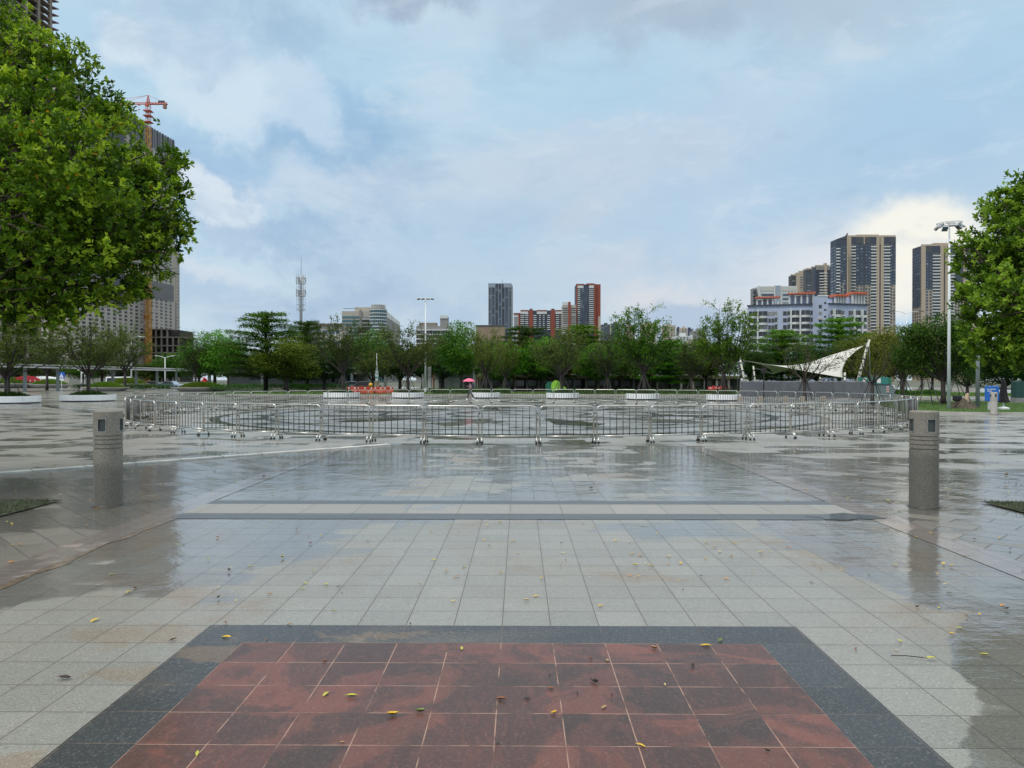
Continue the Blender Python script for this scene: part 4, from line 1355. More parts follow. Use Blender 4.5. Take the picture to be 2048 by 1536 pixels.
class Bld:
    """a building: origin at the ground under the middle of its front; x right, y away, z up"""

    def __init__(self, name, label, px0, px1, top, Y, yaw=0.0, depth=20.0, mat=M_GREYW, cat='building', body=True, group=None):
        self.Y = Y
        self.cx = ((px0 + px1) / 2 - PX) / F * Y
        self.w = (px1 - px0) / F * Y / max(.2, math.cos(yaw))
        self.h = H + (HY - top) / F * Y
        self.root = thing(name, label, cat, (self.cx, Y, 0), yaw, group)
        self.s = Y / F          # metres per photo pixel
        self.cnt = {}
        self.rest = {}
        self.depth = depth
        if body:
            MB().span(-self.w / 2, self.w / 2, 0, depth, -1, self.h).build('wall', mat, self.root)

    def zy(self, py):
        return H + (HY - py) / F * self.Y

    def part(self, name, mat, x0, x1, y0, y1, z0, z1, cap=80):
        """one part per piece, the smallest leftovers of a long series as one"""
        k = (name, mat.name)
        self.cnt[k] = self.cnt.get(k, 0) + 1
        if self.cnt[k] > cap:
            self.rest.setdefault(k, (MB(), mat))[0].span(x0, x1, y0, y1, z0, z1)
            return None
        o = link(name, unit_box(mat), self.root)
        o.location = ((x0 + x1) / 2, (y0 + y1) / 2, (z0 + z1) / 2)
        o.scale = (abs(x1 - x0), abs(y1 - y0), abs(z1 - z0))
        return o

    def done(self):
        for (nm, _), (mb, mat) in self.rest.items():
            o = mb.build(nm, mat, self.root)
            o['kind'] = 'stuff'
        return self.root

    def windows(self, cols, ztop, zbot, dz, hfrac=.55, mat=M_GLD, name='window', cap=80, proud=.05, side=None):
        """side None = front; +1 / -1 = right / left flank (cols then run along the depth)"""
        z = ztop - dz
        while z > zbot:
            for a, b in cols:
                za, zb = z + dz * (.5 - hfrac / 2), z + dz * (.5 + hfrac / 2)
                if side is None:
                    self.part(name, mat, a, b, -proud, .3, za, zb, cap)
                else:
                    xx = side * self.w / 2
                    self.part(name, mat, xx - .3 if side > 0 else xx - proud, xx + proud if side > 0 else xx + .3, a, b, za, zb, cap)
            z -= dz

    def balconies(self, cols, ztop, zbot, dz, out=1.3, mat=M_WHITEW, cap=80, name='balcony', back=M_GLD):
        z = ztop - dz
        while z > zbot:
            for a, b in cols:
                self.part(name, mat, a, b, -out, 0.02, z, z + dz * .36, cap)
                self.part('window', back, a + .25, b - .25, -.06, .25, z + dz * .40, z + dz * .9, cap)
            z -= dz


# --- the big beige and navy twin tower
def residential(name, label, px0, px1, top, Y, plan, fl, yaw=0.0, low=690, navy_to=.5, depth=24, side=None, cap=45):
    b = Bld(name, label, px0, px1, top, Y, yaw, depth, M_BEIGE, 'tower block')
    w_ = b.w
    zt = b.h
    crown = 15 * b.s
    dz = fl * b.s
    zl = b.zy(low)
    for f0, f1, kind in plan:
        x0, x1 = -w_ / 2 + f0 * w_, -w_ / 2 + f1 * w_
        if kind == 'pier':
            b.part('pier', M_BEIGE, x0, x1, -.9, .1, 0, zt + .4)
        elif kind == 'balcony':
            b.balconies([(x0, x1)], zt - crown, zl, dz, cap=cap)
        elif kind in ('navy', 'beige'):
            if kind == 'navy':
                b.part('cladding_panel', M_NAVY, x0, x1, -.35, .1, zt - (zt - zl) * navy_to, zt - crown * .98)
            n = max(1, int(round((x1 - x0) / 3.2)))
            cw = (x1 - x0) / n
            b.windows([(x0 + i * cw + cw * .22, x0 + (i + 1) * cw - cw * .22) for i in range(n)], zt - crown, zl, dz, .5, M_GLB, cap=cap, proud=.45)
        elif kind == 'slot':
            b.part('slot', M_GREYD, x0, x1, -.12, .1, 0, zt - crown)
    for f0, f1, kind in plan:
        x0, x1 = -w_ / 2 + f0 * w_, -w_ / 2 + f1 * w_
        if kind in ('balcony', 'navy', 'beige'):
            b.part('crown_screen', M_GREYD if kind != 'balcony' else M_NAVY, x0 + .05, x1 - .05, -.5, .1, zt - crown * .95, zt - .3)
    if side:
        n = 4
        xx = side * w_ / 2
        b.part('cladding_panel', M_NAVY, xx - .3, xx + .3, 1, depth - 1, zt - (zt - zl) * .72, zt - .4)
        b.windows([(depth * (i + .3) / n, depth * (i + .75) / n) for i in range(n)], zt - crown, zl, dz, .5, M_GLB, cap=cap, proud=.45, side=side)
    b.part('parapet', M_BEIGE, -w_ / 2, w_ / 2, .15, .8, zt, zt + 1.4)
    b.part('plant_room', M_BEIGE, -w_ * .2, w_ * .25, depth * .4, depth * .7, zt, zt + 4)
    b.done()
    return b


Yb = 720
b = residential('tower_block', 'tall beige tower with navy upper panels, highest of the cluster behind the lavender block', 1690, 1787, 475, Yb,
                [(0, .085, 'pier'), (.085, .18, 'balcony'), (.18, .34, 'navy'), (.34, .37, 'slot'), (.37, .49, 'navy'), (.49, .60, 'balcony'), (.60, .66, 'pier'), (.66, .69, 'slot'), (.69, .75, 'pier'), (.75, .88, 'balcony'), (.88, 1.0, 'navy')], 6.1, low=665)
b2 = Bld('tower_block', 'slim navy wing with raised slanted roof fin left of the tallest beige tower', 1669, 1692, 480, Yb - 14, 0.0, 13, M_NAVY, 'tower block')
b2.balconies([(-b2.w / 2, -b2.w * .18)], b2.zy(494), b2.zy(665), 6.1 * b2.s, cap=40)
b2.windows([(-b2.w * .1, b2.w * .06), (b2.w * .14, b2.w * .3)], b2.zy(492), b2.zy(665), 6.1 * b2.s, .5, M_GLB, cap=50)
b2.part('pier', M_BEIGE, b2.w * .42, b2.w * .5, -.7, 4, 0, b2.h + 4)
b2.part('cladding_panel', M_BEIGE, -b2.w * .2, -b2.w * .12, -.2, .2, 0, b2.zy(566))
b2.part('cladding_panel', M_BEIGE, b2.w * .08, b2.w * .13, -.2, .2, 0, b2.zy(566))
m_ = MB()
m_.prism([(-b2.w / 2, 0), (b2.w / 2, 0), (b2.w / 2, 6.2), (b2.w * .3, 3.2)], -.2, 1.2, Matrix(((1, 0, 0), (0, 0, 1), (0, 1, 0))).to_4x4() @ Matrix.Identity(4))
o_ = m_.build('roof_fin', M_GREYD, b2.root)
o_.location = (0, 0, b2.h)
b2.windows([(1, 5), (6.5, 11.5)], b2.zy(492), b2.zy(665), 6.1 * b2.s, .5, M_GLB, cap=40, side=-1)
b2.done()
residential('tower_block', 'beige tower with navy corner standing alone against the bright cloud', 1838, 1946, 493, 730,
            [(0, .07, 'pier'), (.07, .2, 'navy'), (.2, .34, 'balcony'), (.34, .40, 'pier'), (.40, .43, 'slot'), (.43, .50, 'pier'), (.50, .60, 'balcony'), (.60, .76, 'navy'), (.76, .80, 'pier'), (.80, .92, 'balcony'), (.92, 1, 'pier')], 6.1, low=660, navy_to=.52, depth=17, side=-1)
for px0, px1, top, Yy, mt, lb in ((1580, 1597, 548, 900, M_GREYD, 'slender charcoal tower, leftmost of the receding row behind the white office'), (1596, 1612, 541, 880, M_BEIGE, 'slender beige tower in the receding row behind the white office'),
                                  (1610, 1630, 536, 850, M_GREYD, 'charcoal tower with beige fin in the receding row behind the white office'), (1628, 1660, 530, 800, M_NAVY, 'navy tower with white balconies next to the tallest beige tower')):
    q = Bld('tower_block', lb, px0, px1, top + 4, Yy, 0, 9, mt, 'tower block')
    q.part('pier', M_BEIGE if mt != M_BEIGE else M_BEIGE2, q.w * .05, q.w * .2, -.8, 3, 0, q.h + 3.5)
    if px0 == 1628:
        q.balconies([(-q.w * .25, q.w * .22)], q.zy(543), q.zy(660), 5.6 * q.s, cap=40)
        q.part('crown_screen', M_GREYW, -q.w * .48, q.w * .4, -.3, .2, q.zy(541), q.h - .2)
    else:
        q.windows([(-q.w * .4, -q.w * .05), (q.w * .25, q.w * .42)], q.zy(top + 12), q.zy(660), 5.2 * q.s, .45, M_GLB, cap=50)
    q.part('parapet', M_BEIGE, -q.w * .45, q.w * .45, 3, 4, q.h, q.h + 2)
    q.done()

# --- white and blue office slab
q = Bld('office_building', 'white and blue office slab behind the lavender apartment block', 1515, 1592, 573, 460, 0, 9, M_WHITEW)
for i in range(7):
    z1 = q.zy(588 + i * 8.2)
    for a, c in ((-.42, -.09), (.13, .48)):
        q.part('window_band', M_GLB, q.w * a, q.w * c, -.12, .2, z1 - 1.5, z1)
q.part('stair_bay', pmat('pale_blue_glass', (.32, .38, .44), .2), -q.w * .08, q.w * .05, -.6, .1, 0, q.h + .3)
for x in (-.49, -.1, .06):
    q.part('pier', M_WHITEW, q.w * x, q.w * (x + .025), -.8, .1, 0, q.h + .3)
q.part('roof_screen', pmat('ribbed_roof_screen', (.50, .49, .45), .6, var=.1, scale=.8), -q.w * .42, q.w * .5, -.2, .1, q.zy(583), q.h - .4)
q.part('flank', M_GREYW, -q.w * .5 - 2.4, -q.w * .5, 3, 8, 0, q.h - 1)
q.windows([(-q.w * .5 - 2.6, -q.w * .5 - 1.0)], q.zy(578), q.zy(680), 2.5, .5, M_GLD, cap=40, proud=-2.94)
q.done()

# --- lavender apartment block with orange pergolas: two wings meeting at the stair tower
M_PERG = pmat('orange_pergola', (0.62, 0.16, 0.08), 0.6, var=.1)


def lav_wing(label, px0, px1, top, Y, yaw, depth, bays, low):
    b = Bld('apartment_building', label, px0, px1, top, Y, yaw, depth, M_LAV, 'apartment block')
    dz = 13.6 * b.s
    zt = b.h - 2.0
    n = int((zt - b.zy(low)) / dz)
    for f0, f1, kind in bays:
        x0, x1 = -b.w / 2 + f0 * b.w, -b.w / 2 + f1 * b.w
        for k in range(n):
            z = zt - (k + 1) * dz
            if kind == 'balcony':
                b.part('recess', M_GLD, x0, x1, -.05, .3, z + .15, z + dz * .92)
                mb = MB()
                mw = 8
                pts = [(x0 + (x1 - x0) * i / mw, -.3 - 1.2 * math.sin(PI * i / mw)) for i in range(mw + 1)]
                mb.prism([(x0, .05)] + pts + [(x1, .05)], z - .35, z + .55)
                mb.build('balcony', M_WHITEW, b.root)
                rl = MB()
                rl.tube([(p[0], p[1] + .08, z + 1.05) for p in pts], .05, 4)
                rl.build('railing', M_GREYD, b.root)
                b.part('mullion', M_GREYW, (x0 + x1) / 2 - .08, (x0 + x1) / 2 + .08, -.14, .2, z + .5, z + dz * .92)
            else:
                m_n = max(2, int(round((x1 - x0) / 1.3)))
                cw = (x1 - x0) / m_n
                b.part('window', M_GLD, x0, x1, -.06, .3, z + dz * .2, z + dz * .82)
                for i in range(m_n + 1):
                    b.part('mullion', M_CREAM if i % 2 else M_GREYW, x0 + i * cw - .08, x0 + i * cw + .08, -.14, .2, z + dz * .2, z + dz * .82)
                b.part('air_conditioner', M_WHITEW, x1 - 1.0, x1 - .1, -.7, -.07, z + .05, z + dz * .19)
    for f0, f1, kind in bays:
        if kind == 'balcony':
            x0 = -b.w / 2 + f0 * b.w
            b.part('pier', M_WHITEW, x0 - .28, x0 + .28, -1.0, .1, 0, zt + .2)
    b.part('cornice', M_NAVY, -b.w / 2 - .4, b.w / 2 + .4, -.6, .6, b.h - .15, b.h + .4)
    for f0, f1, zz in ((.10, .46, 0), (.56, .95, 1.2)):
        x0, x1 = -b.w / 2 + f0 * b.w, -b.w / 2 + f1 * b.w
        pg = thing('pergola', '', '', (0, 0, 0))
        pg.parent = b.root
        MB().prism([(x0, -1.2), (x1, -1.2), (x1 - .4, 3), (x0 + .4, 3)], b.h + 3.0 + zz, b.h + 3.5 + zz).build('roof_slats', M_PERG, pg)
        beam = MB()
        for i in range(9):
            xx = x0 + .5 + (x1 - x0 - 1) * i / 8
            beam.span(xx - .12, xx + .12, -1.6, 3.4, b.h + 3.55 + zz, b.h + 3.85 + zz)
        beam.build('beam', M_PERG, pg)
        for i in range(5):
            xx = x0 + .8 + (x1 - x0 - 1.6) * i / 4
            MB().span(xx - .3, xx + .3, -.4, .3, b.h + .4, b.h + 2.99 + zz).build('column', M_WHITEW, pg)
        b.part('roof_room', M_LAV, x0 + 1, x1 - 2, 2, 7, b.h, b.h + 2.6 + zz)
    b.done()
    return b


lav_wing('lavender apartment wing with curved white balconies under orange pergolas, left of the stair tower', 1500, 1628, 611, 300, math.radians(-16), 16,
         [(.0, .13, 'balcony'), (.14, .28, 'balcony'), (.29, .42, 'win'), (.50, .61, 'win'), (.61, .73, 'balcony'), (.74, .88, 'balcony'), (.885, .98, 'win')], 712)
lav_wing('lavender apartment wing with curved white balconies, right of the stair tower', 1651, 1737, 610, 298, math.radians(17), 16,
         [(.02, .10, 'win'), (.10, .30, 'balcony'), (.31, .38, 'win'), (.50, .62, 'win'), (.63, .82, 'balcony'), (.84, .98, 'balcony')], 690)
q = Bld('stair_tower', 'lavender stair tower between the two wings of the apartment block', 1633, 1653, 592, 288, 0, 5, M_LAV, 'stair tower')
q.windows([(-q.w * .42, -q.w * .1)], q.zy(607), q.zy(690), 13.6 * q.s, .5, M_GLD)
q.windows([(q.w * .12, q.w * .34)], q.zy(600), q.zy(690), 13.6 * q.s, .28, M_GLD)
q.part('balcony', M_CREAM, -q.w * .46, -q.w * .05, -.7, .1, q.zy(640), q.zy(637))
q.part('parapet', M_WHITEW, -q.w * .5, q.w * .5, -.15, .3, q.h - .3, q.h + .3)
q.done()

# --- centre: dark glass tower, red flats
q = Bld('glass_tower', 'dark glass tower with thin white fins behind the middle trees', 977, 1023, 567, 800, 0, 26, M_NAVY, 'tower block')
n = 14
for i in range(n + 1):
    x = -q.w / 2 + q.w * i / n
    if i % 2 == 0 or i in (1, 13):
        q.part('fin', M_FIN, x - .16, x + .16, -.8, .1, 0, q.h + .4)
for i in range(0, n, 2):
    x0 = -q.w / 2 + q.w * (i + .25) / n
    q.windows([(x0, x0 + q.w / n * 1.4)], q.zy(575), q.zy(665), 3.6 * q.s, .6, M_GLB if i % 4 else M_GLD, cap=90)
q.part('crown_screen', pmat('pale_crown', (.30, .36, .42), .3), -q.w * .48, -q.w * .2, -.4, .2, q.zy(575), q.h - .5)
q.part('crown_screen', pmat('pale_crown', (.30, .36, .42), .3), q.w * .16, q.w * .48, -.4, .2, q.zy(575), q.h - .5)
q.part('flank', M_GREYW, q.w * .5 + .01, q.w * .5 + 1.2, 0, 25, 0, q.h - 2)
q.part('antenna', M_GREYD, q.w * .1, q.w * .1 + .3, 4, 4.3, q.h, q.h + 5)
q.done()

Yr = 950
q = Bld('brick_tower', 'tall red brick tower with white balconies and dark centre slot', 1152, 1191, 569, Yr, 0, 26, M_NAVY, 'tower block')
W = q.w
q.part('pier', M_BRICK, -W * .5, -W * .44, -.8, .1, 0, q.h + .6)
q.part('pier', M_BRICK, W * .42, W * .5, -.8, .1, 0, q.h + .6)
q.part('cornice', M_BRICK, -W * .44, -W * .1, -.8, .1, q.h - 1.2, q.h + .6)
q.part('cornice', M_BRICK, W * .02, W * .42, -.8, .1, q.h - 1.0, q.h + 1.2)
q.balconies([(-W * .43, -W * .29), (W * .16, W * .40)], q.zy(577), q.zy(660), 3.9 * q.s, cap=45)
q.windows([(-W * .27, -W * .19), (-W * .17, -W * .10), (W * -.02, W * .03)], q.zy(577), q.zy(660), 3.9 * q.s, .55, M_GLB, cap=60, proud=.2)
q.part('crown_screen', M_WHITEW, -W * .43, -W * .12, -.5, .1, q.zy(576.5), q.zy(571))
q.part('crown_screen', M_WHITEW, W * .16, W * .41, -.5, .1, q.zy(576.5), q.zy(570.5))
q.part('brick_flank', M_BRICK, W * .5 + .01, W * .5 + 6.6, 2, 26, 0, q.h + .4)
q.part('plinth', M_BEIGE2, W * .5 + 3.4, W * .5 + 6.7, 1.6, 1.99, 0, q.zy(633))
q.done()
q = Bld('brick_tower', 'lower cream and red stepped tower touching the tall red brick tower', 1125, 1152, 610, 930, 0, 22, M_CREAM, 'tower block')
W = q.w
q.part('pier', M_BRICK, -W * .08, W * .10, -1, 2, 0, q.zy(604))
q.part('plant_room', M_WHITEW, -W * .48, -W * .08, .2, 8, q.h, q.zy(604.5))
for i in range(14):
    z = q.zy(616 + i * 4.2)
    q.part('window_band', M_GLD, -W * .47, -W * .10, -.15, .2, z - 1.3, z)
    q.part('window_band', M_GLD, W * .12, W * .49, -.15, .2, z - 1.3, z)
q.done()
q = Bld('apartment_building', 'long red, white and navy apartment slab left of the red brick tower', 1041, 1127, 621, Yr, 0, 20, M_NAVY, 'apartment block')
W = q.w
for a, c in ((.195, .29), (.70, .80)):
    q.part('pier', M_BRICK, -W * .5 + a * W, -W * .5 + c * W, -1, 1, 0, q.h + .8)
    q.part('plant_room', M_GREYD, -W * .5 + (a + .02) * W, -W * .5 + (c - .01) * W, 1.2, 6, q.h, q.h + 2.4)
for a, c in ((.0, .09), (.11, .18), (.30, .37), (.43, .47), (.52, .56), (.62, .69), (.82, .90), (.93, 1.0)):
    q.balconies([(-W * .5 + a * W, -W * .5 + c * W)], q.zy(628), q.zy(662), 4.0 * q.s, cap=60)
for a, c in ((.0, .18), (.38, .61), (.81, 1.0)):
    q.part('crown_screen', M_WHITEW, -W * .5 + a * W, -W * .5 + c * W, -.6, .1, q.zy(628), q.zy(623))
    q.part('cornice', M_BRICK, -W * .5 + a * W, -W * .5 + c * W, -.8, .1, q.zy(622.5), q.h + .5)
q.done()
q = Bld('apartment_building', 'narrow red and white block between the dark glass tower and the long slab', 1027, 1041, 627, Yr + 5, 0, 20, M_WHITEW, 'apartment block')
W = q.w
q.part('pier', M_BRICK, W * .2, W * .5, -.8, 1, 0, q.h + .6)
q.part('cornice', M_BRICK, -W * .5, W * .2, -.8, 1, q.h - 1, q.h + .6)
q.windows([(-W * .42, W * .14)], q.zy(634), q.zy(665), 4 * q.s, .55, M_GLD)
q.done()

# --- small distant blocks
FAR = [(1203, 1222, 649, 1300, M_GREYD, 'dark distant flats with pale fins right of the red brick tower'), (1221, 1242, 647, 1320, M_NAVY, 'navy distant flats beside the tall airy tree'), (1252, 1270, 652, 1300, M_BEIGE, 'beige distant flats seen through the tall airy tree'),
       (1284, 1314, 647, 1200, M_BEIGE, 'tan distant tower seen through the tall airy tree'), (1327, 1352, 651, 1250, M_BEIGE2, 'pale beige distant flats with a blue flank'), (1352, 1363, 657, 1400, M_NAVY, 'narrow navy distant block by the pale beige flats'),
       (1362, 1374, 656, 1380, M_BEIGE2, 'cream distant slab between two navy blocks'), (1373, 1386, 658, 1400, M_NAVY, 'navy distant block right of the cream slab'), (1386, 1412, 662, 900, M_GREYW, 'brown grey flats with rooftop water tanks'),
       (1352, 1384, 672, 700, M_WHITEW, 'low white blue flats with stepped roofs'), (1367, 1400, 688, 500, M_CREAM, 'low cream building peeping between the trees')]
for px0, px1, top, Yy, mt, lb in FAR:
    q = Bld('apartment_building', lb, px0, px1, top, Yy, 0, 22, mt, 'apartment block', group=None)
    W = q.w
    nb = max(2, int((px1 - px0) / 6))
    for i in range(nb):
        x0 = -W / 2 + W * (i + .2) / nb
        q.windows([(x0, x0 + W / nb * .6)], q.zy(top + 2), q.zy(700), 3.4 * q.s, .5, M_GLB if mt in (M_NAVY, M_GREYD) else M_GLD, cap=24)
    q.part('pier', M_CREAM if mt in (M_NAVY, M_GREYD) else M_WHITEW, W * .38, W * .5, -.5, 1, 0, q.h + 1)
    q.part('plant_room', mt, -W * .2, W * .15, 4, 10, q.h, q.h + 3)
    q.done()

# --- office with the round glass stair, and its neighbours
q = Bld('office_building', 'office block with a round teal glass corner and long receding flank', 683, 739, 622, 500, 0, 30, M_CREAM)
W = q.w
for i in range(9):
    z = q.zy(632 + i * 7.4)
    q.part('window_band', M_GLT if i < 7 else M_GLD, -W * .48, W * .12, -.2, .2, z - 1.5, z)
    q.part('floor_slab', M_WHITEW, W * .22, W * .6, -1.2, .1, z - 2.4, z - 2.0)
    q.part('window_band', M_GLD, W * .24, W * .58, -.15, .2, z - 1.6, z - .2)
q.part('stair_bay', M_GREYW, W * .14, W * .21, -1.0, .1, 0, q.h + 1)
q.part('roof_rail', M_GREYW, -W * .45, W * .1, .4, .6, q.h + 1.6, q.h + 2.0)
q.part('roof_room', M_CREAM, -W * .1, W * .42, 6, 14, q.h, q.h + 3.2)
cx = (755 - PX) / F * 500 - q.cx
R = 17 / F * 500
ht = q.zy(618)
MB().lathe([(R, 0), (R, ht), (R - .6, ht)], 40, (cx, 2, 0)).build('glass_corner', M_GLT, q.root, smooth=False)
for i in range(11):
    z = q.zy(618 + i * 6.7)
    MB().lathe([(R + .25, z - .95), (R + .3, z - .9), (R + .3, z - .4), (R + .25, z - .35)], 40, (cx, 2, 0)).build('floor_band', M_WHITEW, q.root)
ml = MB()
for k in range(26):
    a = 2 * PI * k / 26
    ml.box((cx + (R + .05) * math.cos(a), 2 + (R + .05) * math.sin(a), ht / 2), (.12, .12, ht - .2), rz=a)
ml.build('mullion', pmat('pale_mullion', (.4, .44, .46), .4), q.root)
MB().lathe([(R * .78, ht), (R * .78, ht + 2.6), (R * .8, ht + 2.8)], 32, (cx, 2, 0)).build('roof_drum', M_CREAM, q.root)
rl = MB()
for k in range(24):
    a = 2 * PI * k / 24
    rl.span(cx + R * .86 * math.cos(a) - .06, cx + R * .86 * math.cos(a) + .06, 2 + R * .86 * math.sin(a) - .06, 2 + R * .86 * math.sin(a) + .06, ht, ht + 3.4)
rl.build('roof_rail', M_WHITEW, q.root)
f0 = P(772, 700, 506); f1 = P(800, 700, 590)
fl = MB()
zt = q.zy(632)
fl.prism([(f0.x - q.cx, f0.y - 500), (f1.x - q.cx, f1.y - 500), (f1.x - q.cx - 30, f1.y - 500), (f0.x - q.cx - 12, f0.y - 500)], 0, zt)
fl.build('flank', M_GREYW, q.root)
fs = MB()
d = (f1 - f0); 
for k in range(7):
    a = f0 + d * (k / 7.0); c = f0 + d * ((k + .8) / 7.0)
    fs.prism([(a.x - q.cx + .1, a.y - 500), (c.x - q.cx + .1, c.y - 500), (c.x - q.cx - .4, c.y - 500), (a.x - q.cx - .4, a.y - 500)], zt, zt + 4 - .2 * k)
fs.build('roof_screen', M_WHITEW, q.root)
q.done()
q = Bld('office_building', 'cream low office with flat roof between the telecom mast and the curved block', 600, 682, 648, 420, 0, 20, M_CREAM)
W = q.w
q.part('cornice', pmat('brown_roof_edge', (.16, .11, .10), .6), -W * .5 - 1, W * .5 + .6, -1, 1, q.h - .6, q.h + .3)
q.part('window_band', M_GLB, -W * .45, W * .45, -.1, .2, q.zy(668), q.zy(660))
q.part('window_band', M_GLB, -W * .45, W * .45, -.1, .2, q.zy(690), q.zy(682))
for i in range(6):
    x = -W * .5 + W * (i + .1) / 6
    q.part('pier', M_WHITEW, x, x + .5, -.4, .2, 0, q.zy(658))
q.done()
q = Bld('apartment_building', 'grey flats with a rooftop lift tower behind the white lamp post', 832, 900, 652, 430, 0, 20, M_GREYW, 'apartment block')
W = q.w
q.part('lift_tower', M_GREYW, W * .42 - 4.5, W * .42, 3, 9, q.h, q.zy(632))
q.part('roof_sign', M_WHITEW, W * .42 - 4.6, W * .42 + .1, 2.6, 3, q.zy(636), q.zy(630))
q.part('roof_garden', M_CONC, -W * .4, W * .1, 1, 6, q.h, q.h + 2)
for i in range(5):
    z = q.zy(661 + i * 9)
    q.part('floor_slab', M_WHITEW, -W * .5, W * .52, -1.1, .1, z, z + .6)
    for k in range(8):
        x = -W * .48 + W * k / 8.2
        q.part('window', M_GLD, x, x + W * .09, -.1, .2, z - 1.9, z - .3)
q.done()
q = Bld('hall', 'brown ribbed hall in front of the dark glass tower', 952, 1009, 651, 330, 0, 20, pmat('brown_ribbed_wall', (.33, .24, .17), .8, var=.1, scale=.5), 'building')
W = q.w
q.part('cornice', M_GREYD, -W * .5 - .3, W * .5 + .3, -.3, .4, q.h - .4, q.h + .2)
for i in range(24):
    x = -W * .5 + W * (i + .3) / 24
    q.part('rib', pmat('pale_rib', (.42, .33, .25), .8), x, x + .16, -.18, .1, 0, q.h - .5)
q.done()

# --- unfinished concrete tower, upper left
def frame_tower(label, x0, x1, y0, y1, zs, bay, top):
    root = thing('unfinished_tower', label, 'building', ((x0 + x1) / 2, y0, 0))
    cx_ = (x0 + x1) / 2
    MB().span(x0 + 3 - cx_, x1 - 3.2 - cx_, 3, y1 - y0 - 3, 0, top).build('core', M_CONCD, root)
    z = top
    k = 0
    red = pmat('purple_edge_paint', (.20, .12, .17), .7, var=.2)
    while z > 0:
        if k < 60:
            MB().span(x0 - cx_, x1 - cx_, 0, y1 - y0, z - .35, z + .1).build('floor_slab', M_CONC, root)
            MB().prism([(x1 - cx_ - 3.0, y1 - y0), (x1 - cx_, y1 - y0), (x1 - cx_ + 1.6, y1 - y0 + 3.2), (x1 - cx_ - 3.0, y1 - y0 + 3.2)], z - .25, z + .16).build('balcony_slab', red, root)
        z -= zs; k += 1
    n = int((y1 - y0) / bay)
    for i in range(n + 1):
        yy = (y1 - y0) * i / n
        MB().span(x1 - cx_ - 1.0, x1 - cx_ + .12, yy - .75, yy + .75, 0, top + 1).build('column', M_CONC, root)
    for i in range(4):
        xx = x0 - cx_ + (x1 - x0) * i / 3.6
        MB().span(xx - .6, xx + .6, -.12, .9, 0, top + 1).build('column', M_CONC, root)
    MB().span(x1 - cx_ - 1.2, x1 - cx_ - .3, (y1 - y0) * 2.12 / n, (y1 - y0) * 2.85 / n, top - 26, top - 2).build('safety_net', pmat('blue_net', (.04, .16, .42), .8), root)
    return root


frame_tower('unfinished concrete high rise with bare floor slabs above the big leafy tree', -240, -207.5, 286, 327, 3.15, 8.0, 196)

# --- grey high rise under construction on the left with its podium, hoist and crane
hr = thing('high_rise', 'tall grey high rise under construction rising behind the big leafy tree', 'building', (-330, 520, 0))
A0, A1 = Vector((-318.0, 520, 0)), Vector((-305.5, 655, 0))
dl = (A1 - A0); Ln = dl.length; ux = dl.normalized(); nx = Vector((ux.y, -ux.x, 0))
ang = math.atan2(ux.y, ux.x)
ztop = 213.0


def on_face(s0, s1, d0, d1, z0, z1, name, mat):
    """block on the long flank: s along it, d outwards"""
    o = link(name, unit_box(mat), hr)
    c = A0 + ux * (s0 + s1) / 2 + nx * (d0 + d1) / 2 - Vector((-330, 520, 0))
    o.location = (c.x, c.y, (z0 + z1) / 2)
    o.rotation_euler = (0, 0, ang)
    o.scale = (abs(s1 - s0), abs(d1 - d0), abs(z1 - z0))
    return o


M_HR = pmat('pale_grey_render', (0.42, 0.385, 0.34), 0.8, var=.06, scale=.06, grime=.15)
on_face(0, Ln, -30, 0, 0, ztop, 'wall', M_HR)
for i in range(34):
    s = Ln * i / 34
    on_face(s, s + Ln / 34 * .55, -.2, .6, ztop - 15, ztop + .8, 'crown_fin', M_NAVY if i % 2 else pmat('slate_fin', (.14, .16, .2), .5))
dzh = 2.95
cnt = 0
rest = MB()
for k in range(58):
    z = ztop - 17 - k * dzh
    for i in range(18):
        s = Ln * (.05 + i * .052)
        if cnt < 90 and i > 10 and 20 < k:
            on_face(s, s + 3.4, -.3, .08, z, z + 1.7, 'window', M_GLD); cnt += 1
        else:
            c = A0 + ux * (s + 1.7) - nx * .1 - Vector((-330, 520, 0))
            rest.box((c.x, c.y, z + .85), (3.4, .4, 1.7), rz=ang)
o = rest.build('window', M_GLD, hr); o['kind'] = 'stuff'
on_face(Ln * .30, Ln * .46, -.2, .9, 60, ztop - 16, 'service_bay', M_GREYD)
on_face(Ln * .02, Ln * .98, -.1, .35, 71, 85, 'grey_band', pmat('band_grey', (.16, .16, .165), .7))
# lower front block with balconies at the far end
q = Bld('high_rise', 'slimmer balcony block joined to the far end of the grey high rise', 330, 350, 487, 700, 0, 7, M_HR, 'building')
W = q.w
q.part('pier', M_GREYD, -W * .28, -W * .2, -.4, .2, 0, q.h)
q.part('pier', M_NAVY, W * .30, W * .5, -.5, 6, q.zy(502), q.h + .3)
q.part('pier', pmat('mauve_panel', (.22, .19, .21), .7), W * .1, W * .5, -.3, .2, 0, q.zy(604))
q.balconies([(W * -.02, W * .34)], q.zy(492), q.zy(690), 6.6 * q.s, out=1.1, cap=60, mat=M_GREYW)
q.windows([(-W * .46, -W * .32)], q.zy(492), q.zy(690), 6.6 * q.s, .55, M_GLD, cap=60)
q.windows([(1.2, 2.6), (4.2, 5.6)], q.zy(505), q.zy(690), 6.6 * q.s, .5, M_GLD, cap=60, side=1)
q.done()
